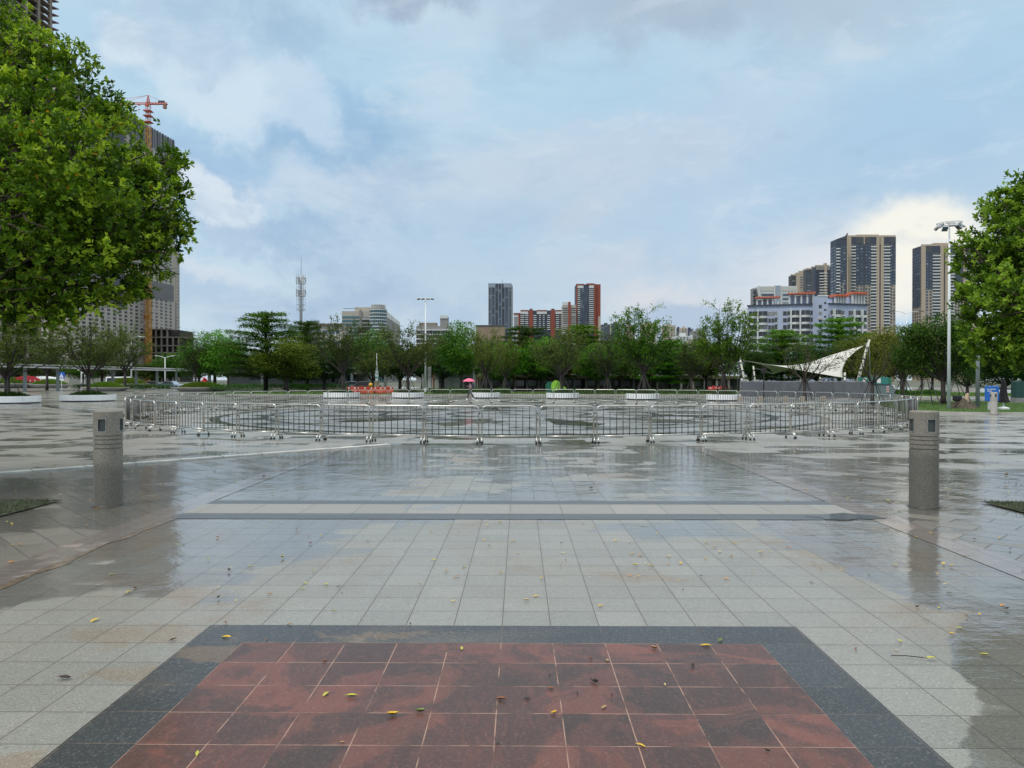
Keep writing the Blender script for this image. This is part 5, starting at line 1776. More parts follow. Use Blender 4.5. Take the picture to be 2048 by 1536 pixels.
# front face of the middle part, above the podium
q = Bld('high_rise', 'window grid front of the high rise above the raw concrete podium', 252, 322, 520, 660, 0, 12, M_HR, 'building')
W = q.w
q.part('cladding_panel', M_GREYD, -W * .5, -W * .28, -.3, .1, q.zy(660), q.zy(590))
q.part('cladding_panel', pmat('band_grey', (.16, .16, .165), .7), W * .12, W * .48, -.12, .1, q.zy(614), q.zy(592))
q.windows([(W * (.04 + .09 * i), W * (.10 + .09 * i)) for i in range(5)] + [(W * (-.26 + .08 * i), W * (-.21 + .08 * i)) for i in range(3)], q.zy(522), q.zy(655), 6.7 * q.s, .62, M_GLD, cap=90, proud=.2)
for x in (-.28, 0.0, .485):
    q.part('pier', M_WHITEW, W * x - .3, W * x + .3, -.6, .1, q.zy(656), q.h)
q.done()
pd = Bld('unfinished_podium', 'raw concrete podium of open floors at the foot of the grey high rise', 246, 366, 657, 610, 0, 30, M_CONC, 'building', body=False)
W = pd.w
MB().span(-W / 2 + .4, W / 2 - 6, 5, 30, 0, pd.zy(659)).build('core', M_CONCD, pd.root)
for i, (py, f1) in enumerate(((657, .76), (673, .98), (690, .94), (704, .98), (720, .98), (738, .98))):
    z = pd.zy(py)
    MB().span(-W / 2, -W / 2 + W * f1, -.6, 29, z - .9, z).build('floor_slab', M_CONC, pd.root)
for i in range(10):
    x = -W / 2 + W * (i + .3) / 10.4
    MB().span(x, x + 1.1, -.3, .8, 0, pd.zy(658 if i < 8 else 674)).build('column', M_CONC, pd.root)
pd.done()


def lattice(mb, x0, x1, y, z0, z1, step, r, depth):
    for x in (x0, x1):
        for yy in (y, y + depth):
            mb.tube([(x, yy, z0), (x, yy, z1)], r, 4)
    z = z0
    k = 0
    while z < z1:
        zz = min(z + step, z1)
        a, b = (x0, x1) if k % 2 else (x1, x0)
        mb.tube([(a, y, z), (b, y, zz)], r * .7, 4, caps=False)
        mb.tube([(a, y + depth, z), (b, y + depth, zz)], r * .7, 4, caps=False)
        mb.tube([(a, y, z), (a, y + depth, zz)], r * .7, 4, caps=False)
        mb.tube([(x0, y, zz), (x1, y, zz)], r * .7, 4, caps=False)
        z += step; k += 1


p0, p1 = P(284, 716, 604), P(297, 560, 604)
ho = thing('construction_hoist', 'orange construction hoist climbing the front of the unfinished podium', 'hoist', ((p0.x + p1.x) / 2, 604, 0))
hm = MB(); wd = (p1.x - p0.x) / 2
lattice(hm, -wd, -wd * .1, 0, 0, p1.z, 3, .2, 2.0)
lattice(hm, wd * .1, wd, 0, 0, p1.z - 8, 3, .2, 2.0)
hm.build('mast', pmat('hoist_orange', (.30, .115, .05), .6, var=.2), ho)
for i, z in enumerate((30, 52, 71)):
    MB().span(-wd * .95, wd * .9, .2, 1.9, z, z + 3).build('cage', pmat('hoist_orange', (.50, .13, .03), .6), ho)
Yc = 600
c0 = P(294.5, 300, Yc)
crn = thing('tower_crane', 'red and white tower crane above the roof of the grey high rise', 'crane', (c0.x, Yc, 0))
zj = P(0, 207, Yc).z; zt = P(0, 189, Yc).z; z3 = P(0, 256, Yc).z
M_CRR = pmat('crane_red', (.52, .10, .06), .5, var=.15); M_CRY = pmat('crane_ochre', (.52, .27, .04), .5, var=.15); M_CRW = pmat('crane_pale', (.62, .42, .36), .5, var=.15)
mm = MB(); lattice(mm, -1.6, 1.6, -1.6, 0, z3, 3.2, .28, 3.2); mm.build('mast', M_CRY, crn)
mm = MB(); lattice(mm, -1.4, 1.4, -1.4, z3, zj, 3.0, .24, 2.8); mm.build('mast', M_CRW, crn)
mm = MB()
for z in (zj - 6, zj - 10, zj - 15):
    mm.span(-3, 3, -3, 3, z, z + .6)
mm.build('climbing_collar', M_CRR, crn)
mm = MB()
for a, b in ((-1.2, -.2), (1.2, .2)):
    mm.tube([(a, -1, zj), (b, 0, zt)], .25, 4); mm.tube([(a, 1, zj), (b, 0, zt)], .25, 4)
for i in range(4):
    z = zj + (zt - zj) * i / 4
    mm.span(-1.2 + i * .2, 1.2 - i * .2, -.9 + i * .2, .9 - i * .2, z, z + .3)
mm.build('tower_head', M_CRR, crn)
jl, jr = -46.0, P(333, 207, Yc).x - c0.x


def truss(mb, x0, x1, z, hgt, r, n):
    mb.tube([(x0, -.7, z), (x1, -.7, z)], r, 4); mb.tube([(x0, .7, z), (x1, .7, z)], r, 4); mb.tube([(x0, 0, z + hgt), (x1, 0, z + hgt)], r, 4)
    for i in range(n):
        a, b = x0 + (x1 - x0) * i / n, x0 + (x1 - x0) * (i + 1) / n
        for s in (-.7, .7):
            mb.tube([(a, s, z), ((a + b) / 2, 0, z + hgt)], r * .6, 4, caps=False); mb.tube([((a + b) / 2, 0, z + hgt), (b, s, z)], r * .6, 4, caps=False)


mm = MB(); truss(mm, jl, 0, zj, 1.6, .2, 22); mm.build('jib', M_CRR, crn)
mm = MB(); truss(mm, 0, jr, zj, 1.2, .3, 6); mm.span(0, jr, -.9, .9, zj - .3, zj + .1); mm.build('counter_jib', M_CRR, crn)
MB().span(jr - 3.2, jr - .8, -1, 1, zj - 3.6, zj - .2).build('counterweight', pmat('counterweight_brown', (.30, .15, .11), .8), crn)
MB().span(jr - 7.5, jr - 2.2, -.2, .2, zj + 1.4, zj + 2.9).build('name_board', M_NAVY, crn)
mm = MB(); mm.tube([(0, 0, zt), (jr - 2, 0, zj + 1)], .12, 4); mm.tube([(0, 0, zt), (jl * .45, 0, zj + 1.6)], .12, 4); mm.tube([(0, 0, zt), (jl * .85, 0, zj + 1.6)], .12, 4)
mm.build('tie_bar', M_CRR, crn)
mm = MB(); mm.span(-8.2, -7, -.7, .7, zj - .9, zj - .1); mm.tube([(-7.6, 0, zj - .9), (-7.6, 0, zj - 4)], .06, 4); mm.span(-8.1, -7.1, -.4, .4, zj - 4.6, zj - 4); mm.tube([(-7.6, 0, zj - 4.6), (-7.6, 0, zj - 9)], .08, 4)
mm.build('hook_trolley', M_CRR, crn)
MB().span(-1.2, 1.2, -3.2, -1.5, zj - 2.6, zj - .2).build('cab', M_CRR, crn)

# --- telecom mast
Ym = 150
t0 = P(601, 650, Ym)
tm_ = thing('telecom_mast', 'grey telecom mast with antenna clusters above the pagoda shaped trees', 'mast', (t0.x, Ym, 0))
zz = lambda py: P(0, py, Ym).z
M_GALV = pmat('galvanised_steel', (.40, .41, .43), .4, metal=.5, var=.1)
MB().tube([(0, 0, -.1), (0, 0, zz(596)), (-.02, 0, zz(565)), (0, 0, zz(548))], [.40, .27, .2, .14], 14).build('pole', M_GALV, tm_, smooth=True)
MB().tube([(0, 0, zz(549)), (0.1, 0, zz(514))], [.07, .035], 6).build('lightning_rod', M_GALV, tm_)
for i, (py, hh_) in enumerate(((567, 2.0), (592, 2.0), (614, 1.6))):
    z = zz(py)
    rg = MB()
    for zz_ in ((z, z + 1.2) if i < 2 else (z - .5, z + .5)):
        rg.tube([(.8 * math.cos(2 * PI * k / 24), .8 * math.sin(2 * PI * k / 24), zz_) for k in range(25)], .045 if i < 2 else .035, 5)
        for k in range(3):
            a = 2 * PI * k / 3 + .5
            rg.tube([(0, 0, zz_), (.8 * math.cos(a), .8 * math.sin(a), zz_)], .045, 5)
    rg.build('mounting_ring', M_GALV, tm_)
    for k in range(6):
        a = 2 * PI * k / 6 + .2
        MB().tube([(.82 * math.cos(a), .82 * math.sin(a), z - .9), (.82 * math.cos(a), .82 * math.sin(a), z + 1.9)], .035, 5).build('antenna_bracket', M_GALV, tm_)
        if i < 2:
            M = Matrix.Rotation(a, 3, 'Z')
            MB().box((.93 * math.cos(a), .93 * math.sin(a), z + .7), (.12, .32, 1.5 if k % 2 else 1.0), M=M).build('antenna_panel', M_WHITEW if k % 2 else M_GALV, tm_)
# ------------------------------------------------------------------ lamp posts
M_LAMPW = pmat('white_lamp_paint', (.74, .76, .76), .35, var=.04, scale=2)
M_LAMPD = pmat('dark_lamp_face', (.06, .065, .075), .3)
Y = 100.0
b0 = P(851, 775, Y); ztop = P(0, 597, Y).z
lp = thing('lamp_post', 'tall white lamp post with four flat heads behind the fountain', 'lamp post', (b0.x, Y, 0))
MB().tube([(0, 0, -.05), (0, 0, ztop * .5), (0, 0, ztop)], [.135, .115, .075], 16).build('pole', M_LAMPW, lp, smooth=True)
MB().tube([(0, 0, 0), (0, 0, .5)], .2, 12).build('base', M_LAMPW, lp)
MB().tube([(-1.0, 0, ztop), (1.0, 0, ztop)], .05, 8).build('arm', M_LAMPW, lp)
for x in (-.92, -.34, .34, .92):
    s = 1 if x > 0 else -1
    M = Matrix.Rotation(s * .12, 3, 'Y') @ Matrix.Rotation(-.3, 3, 'X')
    hd = MB().box((x, -.1, ztop - .05), (.46, .46, .09), M=M).build('lamp_head', M_LAMPW, lp, bevel=.02)
    MB().box(Vector((x, -.1, ztop - .05)) + M @ Vector((0, -.02, -.05)), (.40, .38, .02), M=M).build('lamp_face', M_LAMPD if abs(x) > .5 else M_GLB, hd)

Y = 42.0
b0 = P(1893, 818, Y); ztop = P(0, 452, Y).z
lp = thing('lamp_post', 'white lamp post crowned by a ring of floodlights beside the dense dark tree', 'lamp post', (b0.x, Y, 0))
MB().tube([(0, 0, -.05), (0, 0, ztop * .5), (0, 0, ztop)], [.095, .078, .045], 16).build('pole', M_LAMPW, lp, smooth=True)
rg = MB().tube([(.62 * math.cos(2 * PI * k / 32), .62 * math.sin(2 * PI * k / 32), ztop + .10) for k in range(33)], .03, 6)
rg.tube([(.50 * math.cos(2 * PI * k / 32), .50 * math.sin(2 * PI * k / 32), ztop + .02) for k in range(33)], .02, 6)
for k in range(4):
    a = PI / 4 + k * PI / 2
    rg.tube([(0, 0, ztop), (.62 * math.cos(a), .62 * math.sin(a), ztop + .1)], .025, 6)
rg.build('ring', M_LAMPW, lp)
for k, a in enumerate((-2.9, -1.9, -.75, .25, 1.4, 2.4)):
    M = Matrix.Rotation(a, 3, 'Z') @ Matrix.Rotation(.75, 3, 'Y')
    c = Vector((.62 * math.cos(a), .62 * math.sin(a), ztop - .08))
    hd = MB().box(c, (.34, .30, .10), M=M).build('floodlight', M_GALV, lp, bevel=.015)
    MB().box(c + M @ Vector((0, 0, -.055)), (.29, .25, .02), M=M).build('lamp_face', M_LAMPD if k % 2 else M_GLB, hd)

Y = 44.0
b0 = P(1950, 815, Y)
gp = thing('grey_pole', 'thick grey pole on the lawn left of the blue notice board', 'pole', (b0.x, Y, 0))
MB().tube([(0, 0, -.05), (0, 0, 3.2), (0, 0, 6.0)], [.115, .105, .09], 16).build('shaft', pmat('grey_pole_paint', (.26, .28, .29), .5), gp, smooth=True)
MB().tube([(0, 0, 0), (0, 0, .06)], .2, 16).build('flange', M_GREYD, gp)


def street_lamp(px, top, Y, label, curved=True):
    q = P(px, 770, Y); zt = P(0, top, Y).z
    r = thing('street_lamp', label, 'street lamp', (q.x, Y, 0), 0)
    MB().tube([(0, 0, -.05), (0, 0, zt * .6), (0, 0, zt - .3)], [.15, .12, .08], 10).build('pole', M_LAMPW, r, smooth=True)
    for s in (-1, 1):
        L = 1.9 if curved else 2.2
        pts = [(0, 0, zt - .4), (s * .5, 0, zt + (.1 if curved else -.2)), (s * 1.2, 0, zt + (.25 if curved else 0)), (s * L, 0, zt + .1)]
        MB().tube(pts, .05, 6).build('arm', M_LAMPW, r)
        MB().box((s * (L + .35), 0, zt + .06), (.9, .3, .13)).build('lamp_head', M_LAMPW if curved else M_GREYD, r, bevel=.03)
    return r


street_lamp(259, 674, 150, 'white street lamp with curved arms near the white van')
street_lamp(1809, 624, 130, 'distant twin armed street lamp between the two beige towers', False)
street_lamp(327, 712, 160, 'short white twin street lamp at the end of the walkway roof', False)
for px, tp, lb in ((158, 728, 'white camera post left of the planter tree under the tower'), (165.5, 734, 'slim white post just beside the camera post')):
    q = P(px, 770, 130)
    r = thing('camera_post', lb, 'post', (q.x, 130, 0))
    zt = P(0, tp, 130).z
    MB().tube([(0, 0, -.05), (0, 0, zt)], .11, 10).build('pole', M_LAMPW, r)
    MB().span(-.55, -.1, -.15, .15, zt - 1.1, zt - .8).build('camera', M_WHITE, r)

# ------------------------------------------------------------------ covered walkway on the left and low pavilions
M_ROOFG = pmat('walkway_roof', (.23, .24, .25), .5, var=.1, scale=.3)
M_ROOFE = pmat('walkway_roof_edge', (.60, .61, .60), .5, var=.08, scale=.3)
M_COLG = pmat('walkway_column', (.30, .33, .33), .6, var=.1)
wk = thing('covered_walkway', 'long flat roofed grey walkway on posts crossing behind the stone bowls', 'walkway', (-70, 100, 0))
a, bb = Vector((-72.0, 92, 0)), Vector((-74.5, 168, 0))
zw = 3.75
a = P(-40, 760, 96); bb = P(386, 760, 150)
a.z = bb.z = 0
dd = (bb - a).normalized(); nn = Vector((dd.y, -dd.x, 0))
off = Vector((-70, 100, 0))
rf = MB()
qd = [a, bb, bb - nn * 4.5, a - nn * 4.5]
rf.prism([((p - off).x, (p - off).y) for p in qd], zw - .30, zw - .02)
rf.build('roof', M_ROOFG, wk)
ed = MB()
for z0, z1 in ((zw - .34, zw - .20), (zw + .0, zw + .16)):
    ed.prism([((p - off).x, (p - off).y) for p in (a, bb, bb + nn * .12, a + nn * .12)], z0, z1)
ed.build('fascia', M_ROOFE, wk)
for i in range(8):
    p = a.lerp(bb, (i + .35) / 8) - nn * 1.4 - off
    MB().box((p.x, p.y, zw / 2 - .2), (.38, .38, zw - .25), rz=.3).build('column', M_COLG, wk)

pv = Bld('service_building', 'low white service building under a dark canopy behind the pagoda tree', 456, 728, 748, 122, 0, 9, M_WHITEW, 'building')
W = pv.w
pv.part('canopy', M_GREYD, -W * .62, W * 1.2, -4.5, 2, pv.zy(741), pv.zy(736.5))
pv.part('fascia', M_ROOFE, -W * .1, W * .52, -4.6, -4.51, pv.zy(737.5), pv.zy(736.3))
for i, x in enumerate((-.58, -.2, .22, .44, .68, .95, 1.15)):
    pv.part('column', M_COLG, W * x, W * x + .4, -4.2, -3.8, 0, pv.zy(741))
pv.part('window', M_GLD, W * .26, W * .46, -.1, .2, pv.zy(764), pv.zy(752))
pv.part('window', M_GLD, -W * .35, -W * .27, -.1, .2, pv.zy(760), pv.zy(755))
pv.part('wall', M_CREAM, -W * .5, W * .5, -7, -6.7, 0, .62)
pv.done()
pv = Bld('pavilion', 'pale pavilion with two dark doors and louvres beside the lamp post', 868, 946, 738, 118, 0, 8, pmat('pale_green_wall', (.40, .43, .40), .7, var=.06), 'building')
W = pv.w
pv.part('canopy', M_GREYD, -W * .56, W * .62, -2.2, 8, pv.zy(737.5), pv.zy(733))
pv.part('canopy_edge', M_GREYW, -W * .56, W * .62, -2.3, -2.21, pv.zy(735), pv.zy(733.5))
for x in (-.38, .28):
    pv.part('door', M_GREYD, W * x, W * x + 1.1, -.08, .2, 0, pv.zy(754))
    pv.part('door_frame', M_CREAM, W * x - .14, W * x + 1.24, -.12, -.081, pv.zy(760), pv.zy(759))
lv = [pv.part('louvre', M_WHITEW, -W * .03, W * .22, -.14, -.04, pv.zy(778 - i * 2.4), pv.zy(778 - i * 2.4 + 1.1)) for i in range(10)]
pv.part('column', M_GREYD, -W * .20, -W * .15, -2, -1.6, 0, pv.zy(738))
pv.part('column', pmat('rusty_post', (.20, .09, .05), .8), -W * .50, -W * .46, -2, -1.6, 0, pv.zy(735))
pv.done()
ls = thing('louvre_screen', 'dark and white slatted screen right beside the tall white lamp post', 'screen', P(858.5, 760, 104) - Vector((0, 0, H)))
for i in range(20):
    MB().span(-.22, .22, -.05, .05, .15 + i * .17, .23 + i * .17).build('slat', M_WHITEW, ls)
for x in (-.27, .27):
    MB().span(x - .04, x + .04, -.06, .06, 0, 3.6).build('upright', M_GREYD, ls)

cd = Bld('corridor', 'long low brown roofed corridor with dark windows behind the lawn', 955, 1480, 757, 112, 0, 6, pmat('corridor_wall', (.135, .12, .105), .8, var=.2, scale=.4), 'building')
W = cd.w
cd.part('roof', pmat('corridor_roof', (.21, .17, .12), .7, var=.15, scale=.3), -W * .505, W * .505, -1.6, 6.2, cd.zy(757), cd.zy(751.5))
cd.part('gutter', pmat('corridor_gutter', (.36, .33, .27), .6), -W * .505, W * .505, -1.7, -1.61, cd.zy(753), cd.zy(751.8))
for i in range(22):
    x = -W * .49 + W * .98 * i / 22
    cd.part('window', M_GLD, x + .2, x + W * .98 / 22 - .35, -.08, .2, .75, cd.zy(760.5))
    cd.part('column', M_GREYW if i % 3 else M_CONC, x - .14, x + .14, -1.4, -1.1, 0, cd.zy(757))
cd.done()

# ------------------------------------------------------------------ hedges along the back lawn
M_HEDGE = leaf_mat('hedge_leaves', (.025, .065, .012), (.05, .13, .018), (.10, .22, .03), rough=.6, gloss=.12)


def hedge(x0, x1, y, d, hgt, label, n=5000):
    rng = np.random.default_rng(int(abs(x0 * 10)) + 5)
    p = np.stack([rng.uniform(x0, x1, n), y + rng.uniform(0, d, n), hgt * rng.beta(2.2, 1, n) * rng.uniform(.85, 1.1, n)], 1)
    p[:, 2] += .05 * np.sin(p[:, 0] * 2.3)
    ax = unit(n, rng) + np.array((0, -.3, .5))
    o = link('hedge', diamonds('hedge', p, ax, unit(n, rng), .16 * rng.uniform(.6, 1.3, n), .09, np.clip(rng.normal(.45, .2, n), 0, .94), M_HEDGE))
    return tag(o, label, 'hedge')


hedge(-10.2, -1.0, 83.2, 1.4, .62, 'low dark hedge between the lamp post and the pink umbrella')
hedge(4.5, 24.0, 81.6, 1.2, .55, 'low dark hedge under the leaf shaped sign', 7000)
hedge(26, 43, 75.2, 1.2, .55, 'low dark hedge at the foot of the grey hoarding', 6000)
hedge(-44, -30, 104, 2, 1.0, 'dark hedge in front of the white service building')
hedge(-36, -26, 112, 1.4, 1.0, 'dark hedge along the wall right of the big pagoda tree', 4000)
hedge(-72, -56, 118, 2, .9, 'dark low hedge under the blue crossing sign')

# ------------------------------------------------------------------ person under a pink umbrella
Y = 62.0
pp = P(941, 760, Y); pp.z = 0
ps = thing('person', 'person in pale pink top and dark trousers walking under a pink umbrella', 'person', pp)


def skin(name, joints, edges, mat, parent, root=0):
    me = bpy.data.meshes.new(name)
    me.from_pydata([j[:3] for j in joints], edges, [])
    o = link(name, me, parent)
    me.materials.append(mat)
    s = o.modifiers.new('skin', 'SKIN'); s.use_smooth_shade = True
    for i, j in enumerate(joints):
        r = j[3]
        me.skin_vertices[0].data[i].radius = (r, r * (j[4] if len(j) > 4 else 1))
    me.skin_vertices[0].data[root].use_root = True
    sb = o.modifiers.new('sub', 'SUBSURF'); sb.levels = 1; sb.render_levels = 1
    return o


M_SKIN = pmat('skin', (.45, .27, .19), .55, var=.05)
M_TOP = pmat('pale_pink_cloth', (.70, .52, .56), .85, var=.08)
M_TRS = pmat('dark_trouser_cloth', (.05, .05, .058), .85, var=.1)
M_HAIR = pmat('black_hair', (.015, .013, .012), .5)
# facing left (-x), mid stride
body_j = [(0, 0, .88, .13), (0, 0, 1.08, .12), (-.02, 0, 1.26, .135), (-.03, 0, 1.38, .06), (-.05, 0, 1.47, .085), (-.06, 0, 1.56, .085),
          (-.02, -.17, 1.30, .05), (-.10, -.20, 1.06, .04), (-.30, -.12, 1.14, .032), (-.36, -.11, 1.18, .03),
          (-.02, .17, 1.30, .05), (-.06, .20, 1.05, .04), (-.26, .14, 1.12, .032), (-.33, .12, 1.18, .03),
          (0, -.09, .84, .085), (-.16, -.09, .48, .06), (-.26, -.09, .09, .04), (-.36, -.09, .04, .035),
          (0, .09, .84, .085), (.08, .09, .48, .06), (.27, .09, .14, .04), (.20, .09, .05, .035)]
body_e = [(0, 1), (1, 2), (2, 3), (3, 4), (4, 5), (2, 6), (6, 7), (7, 8), (8, 9), (2, 10), (10, 11), (11, 12), (12, 13), (0, 14), (14, 15), (15, 16), (16, 17), (0, 18), (18, 19), (19, 20), (20, 21)]
skin('body', body_j, body_e, M_SKIN, ps)
skin('top', [(0, 0, .86, .155), (0, 0, 1.08, .145), (-.02, 0, 1.28, .155), (-.02, -.18, 1.29, .075), (-.07, -.21, 1.13, .065), (-.02, .18, 1.29, .075), (-.05, .21, 1.13, .065)], [(0, 1), (1, 2), (2, 3), (3, 4), (2, 5), (5, 6)], M_TOP, ps)
skin('trousers', [(0, 0, .88, .148), (0, -.09, .80, .105), (-.16, -.09, .48, .082), (-.25, -.09, .14, .065), (0, .09, .80, .105), (.08, .09, .48, .082), (.25, .09, .18, .065)], [(0, 1), (1, 2), (2, 3), (0, 4), (4, 5), (5, 6)], M_TRS, ps)
for j in ((-.30, -.09, .045), (.235, .09, .07)):
    MB().lathe([(.02, -.045), (.055, -.045), (.06, 0), (.03, .045)], 12, j, 2.1, .9).build('shoe', M_WHITE, ps, smooth=True)
MB().lathe([(.03, -.10), (.095, -.06), (.105, .02), (.085, .085), (.02, .115)], 14, (-.045, 0, 1.53)).build('hair', M_HAIR, ps, smooth=True)
MB().tube([(.0, .0, 1.50), (.07, 0, 1.40), (.08, 0, 1.22)], [.06, .045, .02], 8).build('ponytail', M_HAIR, ps, smooth=True)
bp = thing('backpack', 'dark backpack on the back of the person with the umbrella', 'backpack', pp + Vector((.22, 0, 1.12)))
MB().box((0, 0, 0), (.17, .30, .40)).build('bag', M_GREYD, bp, bevel=.05)
MB().box((.11, 0, -.07), (.06, .22, .2)).build('pocket', M_NAVY, bp, bevel=.02)
um = thing('umbrella', 'open pink umbrella held by the walking person', 'umbrella', pp + Vector((-.12, -.10, 1.16)))
M_PINK = pmat('pink_umbrella_cloth', (.80, .14, .26), .6, var=.04)
cv = MB()
n = 8; rings = 6
pts = []
for i in range(rings + 1):
    r = .54 * i / rings
    for k in range(n * 2):
        a = PI * k / n
        rr = r * (1 if k % 2 == 0 else .955)
        pts.append((rr * math.cos(a), rr * math.sin(a), .63 - .27 * (i / rings) ** 1.9 + (.012 if k % 2 else 0) * i / rings))
fs = [(i * 2 * n + k, i * 2 * n + (k + 1) % (2 * n), (i + 1) * 2 * n + (k + 1) % (2 * n), (i + 1) * 2 * n + k) for i in range(rings) for k in range(2 * n)]
cv.add(pts, fs)
c_ = cv.build('canopy', M_PINK, um, smooth=False)
sd = c_.modifiers.new('cloth', 'SOLIDIFY'); sd.thickness = .004
MB().tube([(0, 0, -.05), (0, 0, .69)], .009, 6).build('shaft', M_STEELB, um)
MB().tube([(0, 0, -.05), (0, 0, .06)], .016, 8).build('handle', M_RUB, um)
rb = MB()
for k in range(n):
    a = 2 * PI * k / n
    rb.tube([(0, 0, .62), (.28 * math.cos(a), .28 * math.sin(a), .545), (.54 * math.cos(a), .54 * math.sin(a), .355)], .004, 4)
rb.build('ribs', M_STEELB, um)

# ------------------------------------------------------------------ plastic water barriers
M_WBO = pmat('orange_plastic', (.46, .045, .012), .45, var=.12, scale=2)
M_WBR = pmat('red_plastic', (.62, .05, .05), .45, var=.1, scale=2)
M_WHS = pmat('white_reflector', (.78, .78, .76), .4)


def water_barrier(mat):
    r = thing('water_barrier', 'x', 'barrier')
    w_ = .62
    m_ = MB()
    prof = [(-.22, 0), (.22, 0), (.20, .25), (.10, .5), (.08, .85), (-.08, .85), (-.10, .5), (-.20, .25)]
    M = Matrix(((0, 0, 1, 0), (1, 0, 0, 0), (0, 1, 0, 0), (0, 0, 0, 1)))
    m_.prism(prof, -w_, w_, M)
    m_.build('body', mat, r, bevel=.03)
    for x in (-.34, .34):
        MB().span(x - .09, x + .09, -.105, -.075, .66, .80).build('panel', M_WHS, r)
    MB().tube([(-.15, 0, .86), (-.15, 0, .95), (.15, 0, .95), (.15, 0, .86)], .03, 6).build('lifting_handle', mat, r)
    return r


wb = water_barrier(M_WBO)
for i, (px, lb) in enumerate(((704, 'orange water barrier at the planter end of the row'), (720, 'second orange water barrier from the planter'), (736, 'orange water barrier left of the white monument'), (755, 'orange water barrier in front of the white monument'), (775, 'orange water barrier at the lamp post end of the row'))):
    o = wb if i == 0 else copy_tree(wb)
    o.location = ((px - PX) / F * 84, 84 + .4 * (i % 2), 0)
    o.rotation_euler.z = random.uniform(-.3, .3)
    o['label'] = lb; o['group'] = 'orange water barriers'
wr = water_barrier(M_WBR)
for i, (px, lb) in enumerate(((1426, 'red water barrier farther from the sail mast'), (1441, 'red water barrier nearer to the sail mast'))):
    o = wr if i == 0 else copy_tree(wr)
    o.location = ((px - PX) / F * 86, 86, 0.0)
    o.rotation_euler.z = (-.25, .3)[i]
    o['label'] = lb; o['group'] = 'red water barriers'
wl = thing('warning_lamp', 'yellow round warning lamp among the orange water barriers', 'warning lamp', P(741, 760, 83) - Vector((0, 0, H)))
MB().tube([(0, 0, 0), (0, 0, .95)], .03, 8).build('stem', pmat('yellow_plastic', (.75, .42, .02), .4), wl)
MB().tube([(0, 0, 0), (0, 0, .05)], .18, 10).build('foot', M_RUB, wl)
MB().lathe([(.04, .9), (.20, .96), (.23, 1.1), (.20, 1.24), (.05, 1.32)], 16).build('lamp', pmat('yellow_plastic', (.75, .42, .02), .4), wl, smooth=True)

# white monument with a spire
mn = thing('monument', 'white and green monument with a thin spire behind the orange barriers', 'monument', P(753, 760, 95) - Vector((0, 0, H)))
zz = lambda py: P(0, py, 95).z
M_GRS = pmat('jade_paint', (.10, .36, .30), .5)
MB().lathe([(.34, 0), (.34, zz(764) - .1), (.40, zz(764)), (.40, zz(764) + .1)], 4).build('pedestal', pmat('sandstone', (.34, .30, .22), .8, var=.15), mn)
MB().lathe([(.14, zz(763.2)), (.20, zz(759)), (.16, zz(757)), (.25, zz(754)), (.22, zz(752)), (.26, zz(748)), (.20, zz(745)), (.25, zz(742)), (.10, zz(740))], 14).build('body', M_WHITE, mn, smooth=True)
for a_, b_ in ((755.5, 753.2), (748.5, 747)):
    MB().lathe([(.262, zz(a_)), (.285, zz((a_ + b_) / 2)), (.262, zz(b_))], 14).build('green_band', M_GRS, mn)
MB().lathe([(.12, zz(741)), (.13, zz(735)), (.07, zz(730)), (.03, zz(720)), (.05, zz(712)), (.012, zz(706))], 10).build('spire', M_WHITE, mn, smooth=True)


def lobed(label, name, px, pw, yt, yb, Y, mat, n, seed, extra=None):
    rng = np.random.default_rng(seed)
    q = P(px, 760, Y); q.z = 0
    r = thing(name, label, 'sign', q)
    z0, z1 = P(0, yb, Y).z, P(0, yt, Y).z
    z0 = max(z0, .02)
    cz, rz = (z0 + z1) / 2, (z1 - z0) / 2
    rx = pw / 2 / F * Y
    po = []
    for k in range(n * 6):
        a = 2 * PI * k / (n * 6)
        s = 1 + .11 * abs(math.sin(n * a / 2)) - .08
        po.append((rx * s * math.cos(a), cz + rz * s * math.sin(a) * (1 if math.sin(a) > 0 else .92)))
    M = Matrix(((1, 0, 0, 0), (0, 0, 1, 0), (0, 1, 0, 0), (0, 0, 0, 1)))
    MB().prism(po, -.08, .08, M).build('board', mat, r)
    if extra:
        extra(r, cz, rx)
    MB().span(-rx * .3, rx * .3, -.12, .12, 0, max(z0 + .15, .1)).build('foot', M_GREYD, r)
    return r


M_LIME = pmat('lime_paint', (.30, .60, .05), .45, var=.06)
M_DKG = pmat('dark_green_paint', (.02, .12, .08), .5)


def leaf_detail(r, cz, rx):
    MB().box((rx * .25, -.1, cz - .35), (.05, .03, 1.7), M=Matrix.Rotation(.22, 3, 'Y')).build('vein', M_DKG, r)
    for i in range(2):
        MB().span(-rx * .6, rx * (.3 - .2 * i), -.105, -.085, cz - .12 - i * .2, cz - .04 - i * .2).build('lettering', pmat('pale_lime', (.55, .72, .2), .5), r)


lobed('bright lime green leaf shaped sign behind the round white planter', 'leaf_sign', 1112, 20, 760.5, 787, 88, M_LIME, 9, 1, leaf_detail)
lobed('dark green leaf shaped board just left of the lime sign', 'leaf_sign', 1099, 17, 763, 787, 90, M_DKG, 8, 2)
lobed('small lime leaf shaped piece right of the lime sign', 'leaf_sign', 1129, 8, 773, 788, 88, M_LIME, 7, 3)
